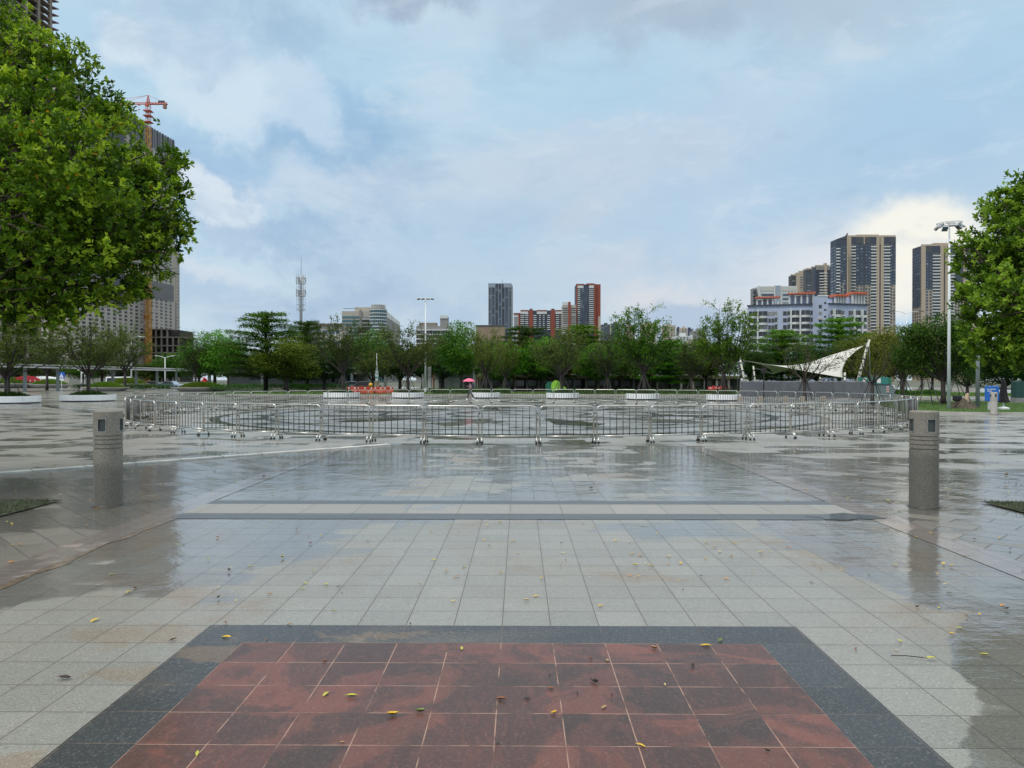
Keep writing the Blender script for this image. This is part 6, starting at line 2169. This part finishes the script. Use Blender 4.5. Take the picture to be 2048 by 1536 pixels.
# red sculpture
rs = thing('sculpture', 'round red petal sculpture behind the stone bowl at the walkway end', 'sculpture', P(411, 760, 125) - Vector((0, 0, H)))
MB().tube([(0, 0, 0), (0, 0, .9)], .12, 8).build('stem', M_GREYD, rs)
rng = np.random.default_rng(5)
for k in range(14):
    d = unit(1, rng)[0] * np.array((.62, .4, .62))
    MB().lathe([(.03, -.25), (.24, -.12), (.3, 0), (.22, .14), (.03, .24)], 9, (d[0], d[1], 1.45 + d[2])).build('petal', pmat('red_sculpture_paint', (.62, .02, .03), .35, var=.1), rs, smooth=True)

# ------------------------------------------------------------------ tension sail and hoarding
sl_ = thing('tension_sail', 'white tension membrane sail stretched between leaning masts above the grey hoarding', 'sail canopy', (P(1600, 760, 78).x, 78, 0))
o0 = Vector(sl_.location)
A = P(1486, 721, 77); B = P(1725, 691, 79); C_ = P(1683, 755, 74.5); D = P(1545, 748, 84)
N = 26
m_ = MB()
vs = []
for i in range(N + 1):
    u = i / N
    for j in range(N + 1):
        v = j / N
        # corners: A(0,0) C(1,0) B(1,1) D(0,1); edges drawn inwards
        q = A * (1 - u) * (1 - v) + C_ * u * (1 - v) + B * u * v + D * (1 - u) * v
        mid = (A + B + C_ + D) * .25
        pull = (.36 * 4 * u * (1 - u) * abs(2 * v - 1) ** 2 * .28 + .30 * 4 * v * (1 - v) * abs(2 * u - 1) ** 2 * .75)
        q = q.lerp(Vector((mid.x, mid.y, q.z)), pull * .8)
        if u > .5:
            q = q.lerp(Vector((q.x, q.y, q.z - .4)), 4 * v * (1 - v) * (u - .5))
        vs.append(tuple(q - o0))
m_.add(vs, [(i * (N + 1) + j, (i + 1) * (N + 1) + j, (i + 1) * (N + 1) + j + 1, i * (N + 1) + j + 1) for i in range(N) for j in range(N)])
mem = pmat('sail_membrane', (.54, .53, .48), .6, var=.06, scale=.6, grime=.25)
mo = m_.build('membrane', mem, sl_, smooth=True)
sd = mo.modifiers.new('cloth', 'SOLIDIFY'); sd.thickness = .02
M_SMAST = pmat('cream_mast_paint', (.66, .65, .55), .45, var=.05, grime=.2)
BS = lambda px, py, Y: P(px, py, Y) - o0
gz = lambda v: Vector((v.x, v.y, .0))
for pts, r in (([gz(BS(1494, 770, 77)), BS(1478, 714, 77)], .12), ([gz(BS(1512, 770, 82)), BS(1505, 732, 82)], .10), ([gz(BS(1705, 770, 78)), BS(1735, 680, 79)], .19), ([gz(BS(1686, 770, 74.5)), BS(1687, 745, 74.5)], .13), ([gz(BS(1637, 770, 84)), BS(1638, 754, 84)], .10)):
    ms = MB().tube(pts, [r, r * .75], 12).build('mast', M_SMAST, sl_, smooth=True)
    bd_ = MB()
    for s in (.25, .45, .65, .85):
        p = Vector(pts[0]).lerp(Vector(pts[1]), s); d_ = (Vector(pts[1]) - Vector(pts[0])).normalized() * .06
        bd_.tube([p - d_, p + d_], r * 1.06, 10)
    bd_.build('dark_band', M_GREYD, ms)
for p, q2 in ((BS(1478, 716, 77), gz(BS(1472, 770, 77))), (BS(1733, 684, 79), gz(BS(1728, 770, 80))), (BS(1735, 682, 79), gz(BS(1738, 770, 78))), (BS(1483, 719, 77), BS(1486, 721, 77)), (BS(1732, 686, 79), BS(1725, 691, 79)), (BS(1687, 750, 74.5), BS(1683, 755, 74.5)), (BS(1505, 735, 82), BS(1545, 748, 84)), (BS(1505, 735, 82), gz(BS(1500, 770, 82)))):
    MB().tube([p, q2], .022, 5).build('stay_cable', M_STEEL, sl_)
rng = np.random.default_rng(8)
lt = MB()
for i in range(9):
    for j in range(4):
        u = .70 + .028 * i + rng.uniform(-.006, .006); v = .16 + .085 * j + .02 * i * .5
        ii, jj = u * N, v * N
        a_ = Vector(vs[int(ii) * (N + 1) + int(jj)]).lerp(Vector(vs[min(N, int(ii) + 1) * (N + 1) + int(jj)]), ii % 1)
        b_ = Vector(vs[int(ii) * (N + 1) + int(jj) + 1]).lerp(Vector(vs[min(N, int(ii) + 1) * (N + 1) + int(jj) + 1]), ii % 1)
        p = a_.lerp(b_, jj % 1)
        for k in range(3):
            d_ = Vector((rng.normal(0, .16), 0, rng.normal(0, .12)))
            s_ = p + Vector((rng.normal(0, .1), -.03, rng.normal(0, .08)))
            lt.tube([s_, s_ + d_], .018, 4)
lt.build('lettering', M_RUB, sl_)

hd = thing('hoarding', 'grey corrugated metal hoarding around the foot of the sail', 'hoarding', (P(1606, 760, 70).x, 70, 0))
M_HOARD = pmat('grey_corrugated_sheet', (.14, .15, .17), .5, metal=.15, var=.12, scale=1.2, grime=.25)
o0h = Vector(hd.location)
run = [P(1480, 760, 76), P(1570, 760, 73), P(1665, 760, 71), P(1738, 760, 66)]
tops = 1.45
for s in range(3):
    a, bb = run[s], run[s + 1]
    L = (Vector((bb.x, bb.y, 0)) - Vector((a.x, a.y, 0))).length
    npan = 5
    for k in range(npan):
        p0 = Vector((a.x, a.y, 0)).lerp(Vector((bb.x, bb.y, 0)), k / npan); p1 = Vector((a.x, a.y, 0)).lerp(Vector((bb.x, bb.y, 0)), (k + .99) / npan)
        d_ = (p1 - p0); nrm = Vector((d_.y, -d_.x, 0)).normalized()
        m_ = MB(); nz_ = 28
        ptsb = [p0 + d_ * (i / nz_) + nrm * (.03 if (i // 2) % 2 else 0) - o0h for i in range(nz_ + 1)]
        hz = tops + (.03 if k % 2 else 0)
        m_.add([(p.x, p.y, 0) for p in ptsb] + [(p.x, p.y, hz) for p in ptsb], [(i, i + 1, nz_ + 2 + i, nz_ + 1 + i) for i in range(nz_)])
        po = m_.build('panel', M_HOARD, hd)
        sd = po.modifiers.new('sheet', 'SOLIDIFY'); sd.thickness = .02; sd.offset = 1
rlm = MB().tube([p - o0h + Vector((0, .05, tops + .05 - p.z)) for p in run], .04, 6)
rlm.build('top_rail', M_GREYW, hd)
for p in run:
    q = p - o0h
    MB().tube([(q.x, q.y + .1, 0), (q.x, q.y + .1, tops + .1)], .05, 6).build('post', M_GREYW, hd)
pb = thing('notice_post', 'black post with a dark square head in front of the grey hoarding', 'sign', P(1526, 760, 68) - Vector((0, 0, H)))
MB().tube([(0, 0, 0), (0, 0, 2.6)], .06, 8).build('post', M_RUB, pb)
MB().span(-.24, .24, -.06, .06, P(0, 746, 68).z, P(0, 735, 68).z).build('board', M_RUB, pb)

# teal site booth
M_TEAL = pmat('teal_panel', (.035, .22, .19), .5, var=.06); M_TEALG = pmat('grey_green_panel', (.15, .20, .20), .5, var=.06)
bo = Bld('site_booth', 'teal and grey site booth boards with white emblems beyond the end of the hoarding', 1743, 1787, 768, 72, 0, 2.5, M_TEALG, 'booth')
W = bo.w
bo.part('sign_board', M_TEAL, -W * 1.15, W * .14, -.1, .2, bo.zy(768), bo.zy(754))
bo.part('emblem', M_WHS, -W * .98, -W * .82, -.13, -.101, bo.zy(766), bo.zy(756))
bo.part('emblem', M_WHS, -W * .35, -W * .18, -.13, -.101, bo.zy(766), bo.zy(757))
bo.part('sign_board', pmat('green_panel', (.03, .16, .09), .5), W * .14, W * .30, -.1, .2, bo.zy(768), bo.zy(755))
for i in range(3):
    bo.part('notice', M_WHS, W * .10, W * .2, -.06, -.02, bo.zy(776 + 4.5 * i), bo.zy(772.6 + 4.5 * i))
    bo.part('red_mark', M_WBR, W * .125, W * .175, -.09, -.061, bo.zy(775.3 + 4.5 * i), bo.zy(773.4 + 4.5 * i))
bo.part('emblem', M_WHS, W * .30, W * .46, -.06, -.02, bo.zy(771), bo.zy(769.5))
bo.part('emblem', M_WHS, W * .41, W * .46, -.06, -.021, bo.zy(776), bo.zy(771))
bo.done()

# ------------------------------------------------------------------ things on the right-hand lawn
Y = 40.5
ns = thing('notice_board', 'blue notice board with white lines of writing on the lawn', 'sign', P(1978, 760, Y) - Vector((0, 0, H)))
zz = lambda py: P(0, py, Y).z
hw = 13.6 / F * Y
MB().span(-hw, hw, -.05, .05, zz(802), zz(772)).build('board', pmat('notice_blue', (.02, .15, .55), .35, var=.03), ns, bevel=.03)
MB().span(-hw * .45, hw * .25, -.1, .1, 0, zz(802)).build('foot', M_WHITEW, ns)
rng = np.random.default_rng(2)
for row, (y0, x0, x1, hh_) in enumerate(((778.5, -.78, .5, .055), (782, -.75, -.1, .028), (787, -.4, .2, .07), (799, -.3, .2, .025))):
    m_ = MB()
    x = hw * x0
    while x < hw * x1:
        cw = hw * (x1 - x0) / 5 if row == 0 else hh_ * .9
        for k in range(3):
            m_.span(x, x + cw * .8, -.056, -.051, zz(y0) + hh_ * (k - 1) * .45 - .006, zz(y0) + hh_ * (k - 1) * .45 + .006)
        m_.span(x + cw * rng.uniform(.2, .5), x + cw * rng.uniform(.5, .6) + .01, -.057, -.0511, zz(y0) - hh_ * .5, zz(y0) + hh_ * .5)
        x += cw
    m_.build('lettering', M_WHS, ns)
fp = thing('parasol', 'folded dark parasol on a white base beside the blue notice board', 'parasol', P(2001, 760, 41) - Vector((0, 0, H)))
M_PAR = pmat('dark_parasol_cloth', (.022, .02, .024), .8, var=.2)
MB().lathe([(.30, 0), (.30, .12), (.05, .2)], 16).build('base', M_WHITE, fp)
MB().tube([(0, 0, .1), (0, 0, 1.75)], .035, 8).build('pole', M_WHITE, fp)
m_ = MB()
n = 12
prof = [(.02, 1.78), (.10, 1.55), (.13, 1.2), (.17, .8), (.26, .42), (.22, .40)]
vs2 = []
for i, (r, z) in enumerate(prof):
    for k in range(n * 2):
        a = PI * k / n
        rr = r * (1.18 if k % 2 else .82)
        vs2.append((rr * math.cos(a), rr * math.sin(a), z + (.04 if k % 2 and i > 3 else 0)))
m_.add(vs2, [(i * 2 * n + k, i * 2 * n + (k + 1) % (2 * n), (i + 1) * 2 * n + (k + 1) % (2 * n), (i + 1) * 2 * n + k) for i in range(len(prof) - 1) for k in range(2 * n)])
m_.build('folded_canopy', M_PAR, fp, smooth=False)
MB().span(-.42, .5, -.03, .03, 1.12, 1.19).build('crossbar', M_PAR, fp)
rk = thing('tree_stump', 'knotty dark stump with a pale peeled trunk beside the white lamp pole', 'stump', P(1922, 760, 42.5) - Vector((0, 0, H)))
rng = np.random.default_rng(12)
m_ = MB()
nk = 14
prof = [(.95, 0), (.72, .10), (.52, .28), (.33, .5), (.12, .62)]
vs2 = []
for r, z in prof:
    for k in range(nk):
        a = 2 * PI * k / nk
        rr = r * (1 + .25 * math.sin(3 * a + z * 3) + rng.normal(0, .08))
        vs2.append((rr * math.cos(a), rr * .7 * math.sin(a), z + rng.normal(0, .02)))
m_.add(vs2, [(i * nk + k, i * nk + (k + 1) % nk, (i + 1) * nk + (k + 1) % nk, (i + 1) * nk + k) for i in range(len(prof) - 1) for k in range(nk)])
m_.build('roots', M_BARK, rk, smooth=True)
skin('pale_trunk', [(.10, -.1, .05, .13), (.06, -.1, .34, .17), (.12, -.08, .62, .12), (.17, -.08, .80, .11), (.20, -.1, .92, .06), (.24, -.12, .2, .07), (.28, -.14, .02, .06), (-.1, -.1, .2, .07)], [(0, 1), (1, 2), (2, 3), (3, 4), (1, 5), (5, 6), (0, 7)], pmat('peeled_wood', (.48, .36, .25), .8, var=.25, scale=5), rk)
MB().tube([(-.75, -.2, .02), (-.4, -.1, .35), (-.15, 0, .5)], [.05, .04, .03], 6).build('branch', M_BARK, rk)
MB().box((-.35, 0, .62), (.5, .22, .34)).build('dark_bundle', M_RUB, rk, bevel=.08)
cb = thing('cabinet', 'dark teal utility cabinet on a pale plinth at the back of the lawn', 'cabinet', P(2030, 760, 52) - Vector((0, 0, H)))
MB().span(-.32, .32, -.3, .3, .42, 1.55).build('box', pmat('dark_teal_cabinet', (.02, .07, .065), .5), cb, bevel=.02)
MB().span(-.34, .34, -.32, .32, 0, .41).build('plinth', M_GREYW, cb)
MB().span(.02, .03, -.305, -.3, .5, 1.5).build('door_gap', M_RUB, cb)

# ------------------------------------------------------------------ street beyond: vehicles, signs, hoarding
M_TYRE = pmat('tyre', (.02, .02, .02), .8)


def car(name, label, px, Y, body, rz=0.0, L=4.4, hgt=1.45, van=False):
    q = P(px, 760, Y); q.z = 0
    r = thing(name, label, 'van' if van else 'car', q, rz)
    k = L / 2
    if van:
        prof = [(-k, .35), (k, .35), (k, 1.0), (k * .93, 1.25), (k * .80, hgt - .08), (k * .7, hgt), (-k * .97, hgt), (-k, hgt - .1)]
        gl = [(-k * .9, 1.2), (k * .82, 1.2), (k * .74, hgt - .25), (-k * .9, hgt - .25)]
    else:
        prof = [(-k, .3), (k, .3), (k, .7), (k * .9, .82), (k * .48, .9), (k * .18, hgt), (-k * .45, hgt), (-k * .8, .95), (-k, .85)]
        gl = [(-k * .70, .95), (k * .40, .95), (k * .15, hgt - .08), (-k * .43, hgt - .08)]
    M = Matrix(((1, 0, 0, 0), (0, 0, 1, 0), (0, 1, 0, 0), (0, 0, 0, 1)))
    MB().prism(prof, -.85, .85, M).build('body', body, r, bevel=.08)
    MB().prism(gl, -.865, .865, M).build('window', M_GLD, r)
    for sx in (-.6, .6):
        for sy in (-1, 1):
            MB().tube([(sx * k, sy * .72, .32), (sx * k, sy * .88, .32)], .32, 14).build('wheel', M_TYRE, r)
    for sy in (-1, 1):
        MB().box((k * 1.0, sy * .6, .66), (.05, .3, .16)).build('headlight', M_WHS, r)
    return r


car('van', 'white van parked behind the stone bowl beneath the hoist', 236, 150, M_WHITE, 0.05, 4.9, 2.3, True)
car('car', 'dark parked car right of the white van', 306, 150, M_GREYD, .1)
car('car', 'pale blue parked car near the end of the walkway roof', 341, 140, pmat('pale_blue_paint', (.30, .40, .52), .3, coat=.6), -.1)
car('car', 'pale blue parked car left of the white monument', 706, 118, pmat('pale_blue_paint', (.30, .40, .52), .3, coat=.6), .2)
car('car', 'dark parked car just behind the orange barriers', 733, 116, M_GREYD, -.1)
q = P(118, 760, 145); q.z = 0
sg = thing('crossing_sign', 'square blue crossing sign with a white triangle on a white post', 'road sign', q)
MB().tube([(0, 0, 0), (0, 0, 2.5)], .05, 8).build('post', M_LAMPW, sg)
z0, z1 = 1.95, 3.2
MB().span(-.6, .6, -.04, .04, z0, z1).build('panel', pmat('sign_blue', (.01, .10, .50), .4), sg, bevel=.03)
MB().add([(-.42, -.05, z0 + .15), (.42, -.05, z0 + .15), (0, -.05, z1 - .2)], [(0, 1, 2)]).build('triangle', M_WHS, sg)
fg = MB().box((0, -.055, z0 + .50), (.05, .008, .30)); fg.box((-.06, -.055, z0 + .27), (.04, .008, .22), M=Matrix.Rotation(.5, 3, 'Y')); fg.box((.06, -.055, z0 + .27), (.04, .008, .22), M=Matrix.Rotation(-.5, 3, 'Y')); fg.box((0, -.055, z0 + .72), (.07, .008, .07))
fg.build('walking_figure', pmat('sign_blue', (.01, .10, .50), .4), sg)
q = P(58, 760, 150); q.z = 0
rh = thing('red_hoarding', 'sloping red hoarding with white slanted marks behind the stone bowls', 'hoarding', q)
wd = 34 / F * 150
M = Matrix(((1, 0, 0, 0), (0, 0, 1, 0), (0, 1, 0, 0), (0, 0, 0, 1)))
MB().prism([(-wd, 0), (wd, 0), (wd, .9), (wd * .2, 2.3), (-wd * .4, 2.6), (-wd, 2.1)], -.1, .1, M).build('board', pmat('red_hoarding_paint', (.42, .02, .03), .5, var=.1), rh)
for i, x in enumerate((-.85, -.45, -.1, .18, .5)):
    MB().box((wd * x, -.12, 1.2), (.14, .03, 1.0), M=Matrix.Rotation(.18, 3, 'Y')).build('white_mark', M_WHS, rh)
q = P(92, 760, 170); q.z = 0
o = thing('white_awning', 'low white awning beyond the red hoarding', 'awning', q)
MB().prism([(-3.2, 1.7), (2.6, 1.5), (2.4, 2.1), (-1, 2.5), (-3, 2.3)], -1.5, 1.5, M).build('canopy', M_WHITE, o)
for x in (-2.8, 2.2):
    MB().tube([(x, 0, 0), (x, 0, 1.7)], .06, 6).build('leg', M_GREYW, o)

# ------------------------------------------------------------------ fallen leaves
def dead_leaf(name, seed, curl):
    rng = np.random.default_rng(seed)
    m_ = MB()
    n = 7
    L, W = 1.0, .42
    vs3 = []
    for i in range(n + 1):
        s = i / n
        wdt = W * .5 * math.sin(PI * min(1, s * .96 + .02)) ** .75 * (1 - .25 * s)
        z = curl * (s - .5) ** 2 * 1.3 + rng.normal(0, .015) + .03
        for j in (-1, 0, 1):
            vs3.append(((s - .5) * L, j * wdt + rng.normal(0, .012), z + (abs(j) * wdt * (.5 + curl * 1.2))))
    m_.add(vs3, [(i * 3 + j, (i + 1) * 3 + j, (i + 1) * 3 + j + 1, i * 3 + j + 1) for i in range(n) for j in (0, 1)])
    m_.tube([(-.5, 0, .03 + curl * .3), (-.68, .03, .05 + curl * .2)], .016, 4)
    return m_


def leaf_col(name, c, r=.35):
    m = pmat(name, c, r, var=.3, scale=18, spec=.4)
    return m


LC = {'yellow': leaf_col('yellow_leaf', (.62, .40, .025)), 'lime': leaf_col('lime_yellow_leaf', (.45, .42, .06)), 'tan': leaf_col('tan_leaf', (.36, .22, .10)), 'red': leaf_col('rust_leaf', (.22, .075, .03)),
      'dark': leaf_col('dark_leaf', (.035, .018, .013)), 'orange': leaf_col('orange_leaf', (.58, .24, .02)), 'green': leaf_col('green_leaf', (.12, .17, .03)), 'pale': leaf_col('pale_leaf', (.55, .45, .20))}
LM = {}
for c, m in LC.items():
    for v in range(3):
        k = dead_leaf('leaf', 40 + v, (.05, .28, .75)[v]).mesh('leaf_%s' % c, m, True)
        LM[(c, v)] = k
WORD = {'yellow': 'bright yellow', 'lime': 'greenish yellow', 'tan': 'tan', 'red': 'rust red', 'dark': 'dark brown', 'orange': 'orange', 'green': 'green', 'pale': 'pale yellow'}


def drop(px, py, c, size_px, v, label, z=.012, group='leaves fallen on the wet paving'):
    g_ = G(px, py)
    o = link('fallen_leaf', LM[(c, v)])
    s = size_px / F * g_.y * 1.05
    o.location = (g_.x, g_.y, z)
    o.scale = (s, s, s)
    o.rotation_euler = (random.uniform(-.12, .12), random.uniform(-.12, .12), random.uniform(0, 6.28))
    tag(o, label, 'leaf', group)
    return o


near_leaves = [
    (450, 1281, 'yellow', 20, 0, 'lying at the left corner of the charcoal border'), (1412, 1295, 'yellow', 20, 0, 'at the top edge of the red tiles near the right corner'), (1281, 1497, 'yellow', 19, 0, 'low on the red tiles, nearest to the viewer'),
    (650, 1396, 'lime', 19, 0, 'left one of a pair on the red tiles'), (702, 1400, 'lime', 22, 1, 'right one of a pair on the red tiles'), (785, 1438, 'yellow', 22, 2, 'curled beside a half brown leaf on the red tiles'),
    (840, 1431, 'green', 20, 2, 'half brown and curled on a red tile joint'), (390, 1518, 'lime', 18, 0, 'at the left foot of the red tiles'), (923, 1303, 'lime', 14, 1, 'near the top of the red tiles left of the middle'),
    (1215, 1326, 'tan', 14, 1, 'on the second row of red tiles right of the middle'), (1308, 1301, 'tan', 15, 2, 'curled at the top of the red tiles'), (1440, 1285, 'green', 17, 1, 'on the charcoal border near the right corner'),
    (1386, 1338, 'dark', 15, 2, 'curled upright on the right part of the red tiles'), (647, 1329, 'red', 15, 1, 'broken and dark on the left part of the red tiles'), (1003, 1405, 'red', 22, 1, 'largest rust one at the middle of the red tiles'),
    (1054, 1404, 'dark', 15, 1, 'just right of the largest rust leaf'), (1190, 1370, 'dark', 20, 2, 'long and ragged on the red tiles'), (1101, 1383, 'red', 14, 1, 'slim, left of the long ragged leaf'), (1208, 1421, 'tan', 16, 1, 'on the red tiles below the ragged leaf'),
    (1108, 1433, 'yellow', 15, 2, 'half folded near the centre of the red tiles'), (1100, 1356, 'dark', 8, 2, 'tiny, on the second row of red tiles'), (1155, 1393, 'dark', 9, 2, 'tiny, in the middle of the red tiles'), (1182, 1322, 'red', 11, 2, 'small one on the pink smear of the red tiles'),
    (1330, 1375, 'pale', 9, 2, 'tiny upright one on the right red tiles'), (1224, 1395, 'dark', 7, 2, 'speck sized, beside the joint of the red tiles'), (1535, 1507, 'dark', 12, 2, 'low on the right end of the red tiles'), (683, 1495, 'tan', 11, 2, 'small and folded low on the red tiles'),
    (995, 1495, 'dark', 11, 1, 'small, on the lowest row of red tiles'), (122, 1366, 'dark', 27, 1, 'large and wet on the grey granite left of the border'), (183, 1248, 'yellow', 20, 0, 'on the brown stained granite left of the border'),
    (448, 1253, 'red', 11, 2, 'small, just above the left corner of the border'), (577, 1255, 'tan', 11, 1, 'at the top edge of the border, left side'), (342, 1287, 'dark', 15, 1, 'long and thin left of the border corner'),
    (530, 1287, 'red', 8, 2, 'tiny, on the top border'), (820, 1254, 'dark', 8, 2, 'tiny, at the top edge of the border near the middle'), (1710, 1301, 'red', 12, 1, 'on grey granite right of the border'), (1965, 1313, 'lime', 15, 2, 'on the dark wet granite at the right'),
    (1797, 1285, 'lime', 15, 1, 'right of the border, above the twig'), (1789, 1303, 'pale', 9, 1, 'small, just above the twig'), (1900, 1269, 'yellow', 11, 1, 'right of the border near the dark wet patch'), (1916, 1258, 'lime', 14, 0, 'lying flat near the dark wet patch'),
    (2001, 1212, 'orange', 16, 0, 'near the right edge of the photo'), (2010, 1219, 'dark', 10, 2, 'beside the orange one near the right edge'), (1930, 1232, 'tan', 9, 2, 'left one of two upright leaves at the right'), (1955, 1232, 'yellow', 11, 2, 'right one of two upright leaves at the right'),
    (1895, 1187, 'green', 13, 0, 'on grey granite beyond the right border'), (1875, 1217, 'yellow', 12, 0, 'beside the reflection of the right bollard'), (1832, 1216, 'dark', 10, 2, 'inside the reflection of the right bollard'), (2046, 1352, 'orange', 12, 1, 'cut by the right edge of the photo'),
    (15, 1130, 'orange', 13, 0, 'on the pinkish edging at the far left'), (455, 1147, 'dark', 14, 2, 'on the wet promenade left of the middle'), (217, 1154, 'lime', 11, 0, 'in the dark reflection at the left'), (253, 1190, 'yellow', 14, 0, 'below the dark reflection at the left'),
    (266, 1182, 'red', 8, 2, 'ring shaped, in the dark reflection at the left'), (928, 1137, 'lime', 12, 0, 'on the wet promenade at the middle left'), (1083, 1160, 'yellow', 10, 1, 'on the wet promenade just right of the middle'), (1072, 1196, 'yellow', 13, 0, 'on the promenade above the border, near the middle'),
    (1052, 1204, 'pale', 14, 1, 'pale one beside the yellow one near the middle'), (1201, 1216, 'yellow', 13, 1, 'on the promenade above the border, right of the middle'), (907, 1207, 'pale', 11, 1, 'on the promenade above the border, left of the middle'), (683, 1192, 'dark', 6, 2, 'speck, on the promenade left of the middle'),
    (666, 1228, 'lime', 8, 2, 'small, on the promenade above the border at the left'), (1366, 1183, 'dark', 7, 2, 'speck, on the promenade right of the middle'), (1121, 1133, 'tan', 7, 1, 'small, on the promenade right of the middle'), (1132, 1125, 'red', 7, 2, 'small, beside the tan one right of the middle'),
    (185, 1021, 'orange', 9, 0, 'at the foot of the left bollard')]
for px, py, c, s, v, lb in near_leaves:
    drop(px, py, c, s, v, WORD[c] + ' fallen leaf ' + lb)
# twig
g_ = G(1820, 1320)
tw = thing('twig', 'thin twig with a yellow leaf at its end right of the red tiles', 'twig', (g_.x, g_.y, .012), 0)
MB().tube([(-.10, .035, .006), (-.02, .012, .014), (.085, -.012, .01)], .003, 5).build('stem', M_BARK2, tw)
l_ = link('leaf', LM[('lime', 0)], tw); l_.location = (.11, -.012, .008); l_.scale = (.065,) * 3
# farther leaves: by where they lie and their colour they share a label
zones = [(1240, 1640, 1085, 1180, 26, 'on the wet promenade right of the middle'), (520, 1000, 1040, 1180, 24, 'on the wet promenade left of the middle'), (1000, 1400, 1045, 1150, 12, 'on the wet promenade near the middle'),
         (1560, 1810, 930, 1010, 26, 'beyond the pinkish strip left of the right bollard'), (1880, 2040, 915, 1000, 34, 'on the dark wet paving right of the right bollard'), (1680, 2040, 1060, 1180, 18, 'on the wet paving in front of the right bollard'),
         (250, 560, 920, 1010, 20, 'on the paving right of the left bollard'), (5, 180, 930, 1100, 22, 'on the dark paving left of the left bollard'), (700, 1300, 900, 985, 16, 'on the wet paving just before the barriers'), (300, 620, 1060, 1240, 12, 'on the left side of the promenade')]
for x0, x1, y0, y1, n, lb in zones:
    for i in range(n):
        c = random.choices(['yellow', 'lime', 'tan', 'dark', 'orange', 'pale', 'red'], [3.2, 2.2, 2.2, 2.0, 1.2, 2.4, .8])[0]
        px, py = random.uniform(x0, x1), random.uniform(y0, y1)
        wpx = random.uniform(5, 12) * ((py - HY) / 330) ** .7
        if c == 'dark':
            wpx *= .7
        drop(px, py, c, wpx, random.choice((0, 0, 1, 1, 2)), 'small %s fallen leaf %s' % (WORD[c], lb), .013, '%s leaves %s' % (WORD[c], lb))
for sg, lb in ((-1, 'in the left tree pit'), (1, 'in the right tree pit')):
    for i in range(14):
        c = random.choice(['orange', 'yellow', 'tan'])
        o = link('fallen_leaf', LM[(c, random.choice((0, 1)))])
        a = random.uniform(0, 6.28); r = math.sqrt(random.random())
        o.location = (sg * 7.3 + 1.0 * r * math.cos(a), 9.1 + .8 * r * math.sin(a), .045)
        s = random.uniform(.05, .085); o.scale = (s, s, s); o.rotation_euler = (random.uniform(-.3, .3), random.uniform(-.3, .3), a * 3)
        tag(o, '%s fallen leaf on the moss %s' % (WORD[c], lb), 'leaf', '%s leaves on the moss %s' % (WORD[c], lb))
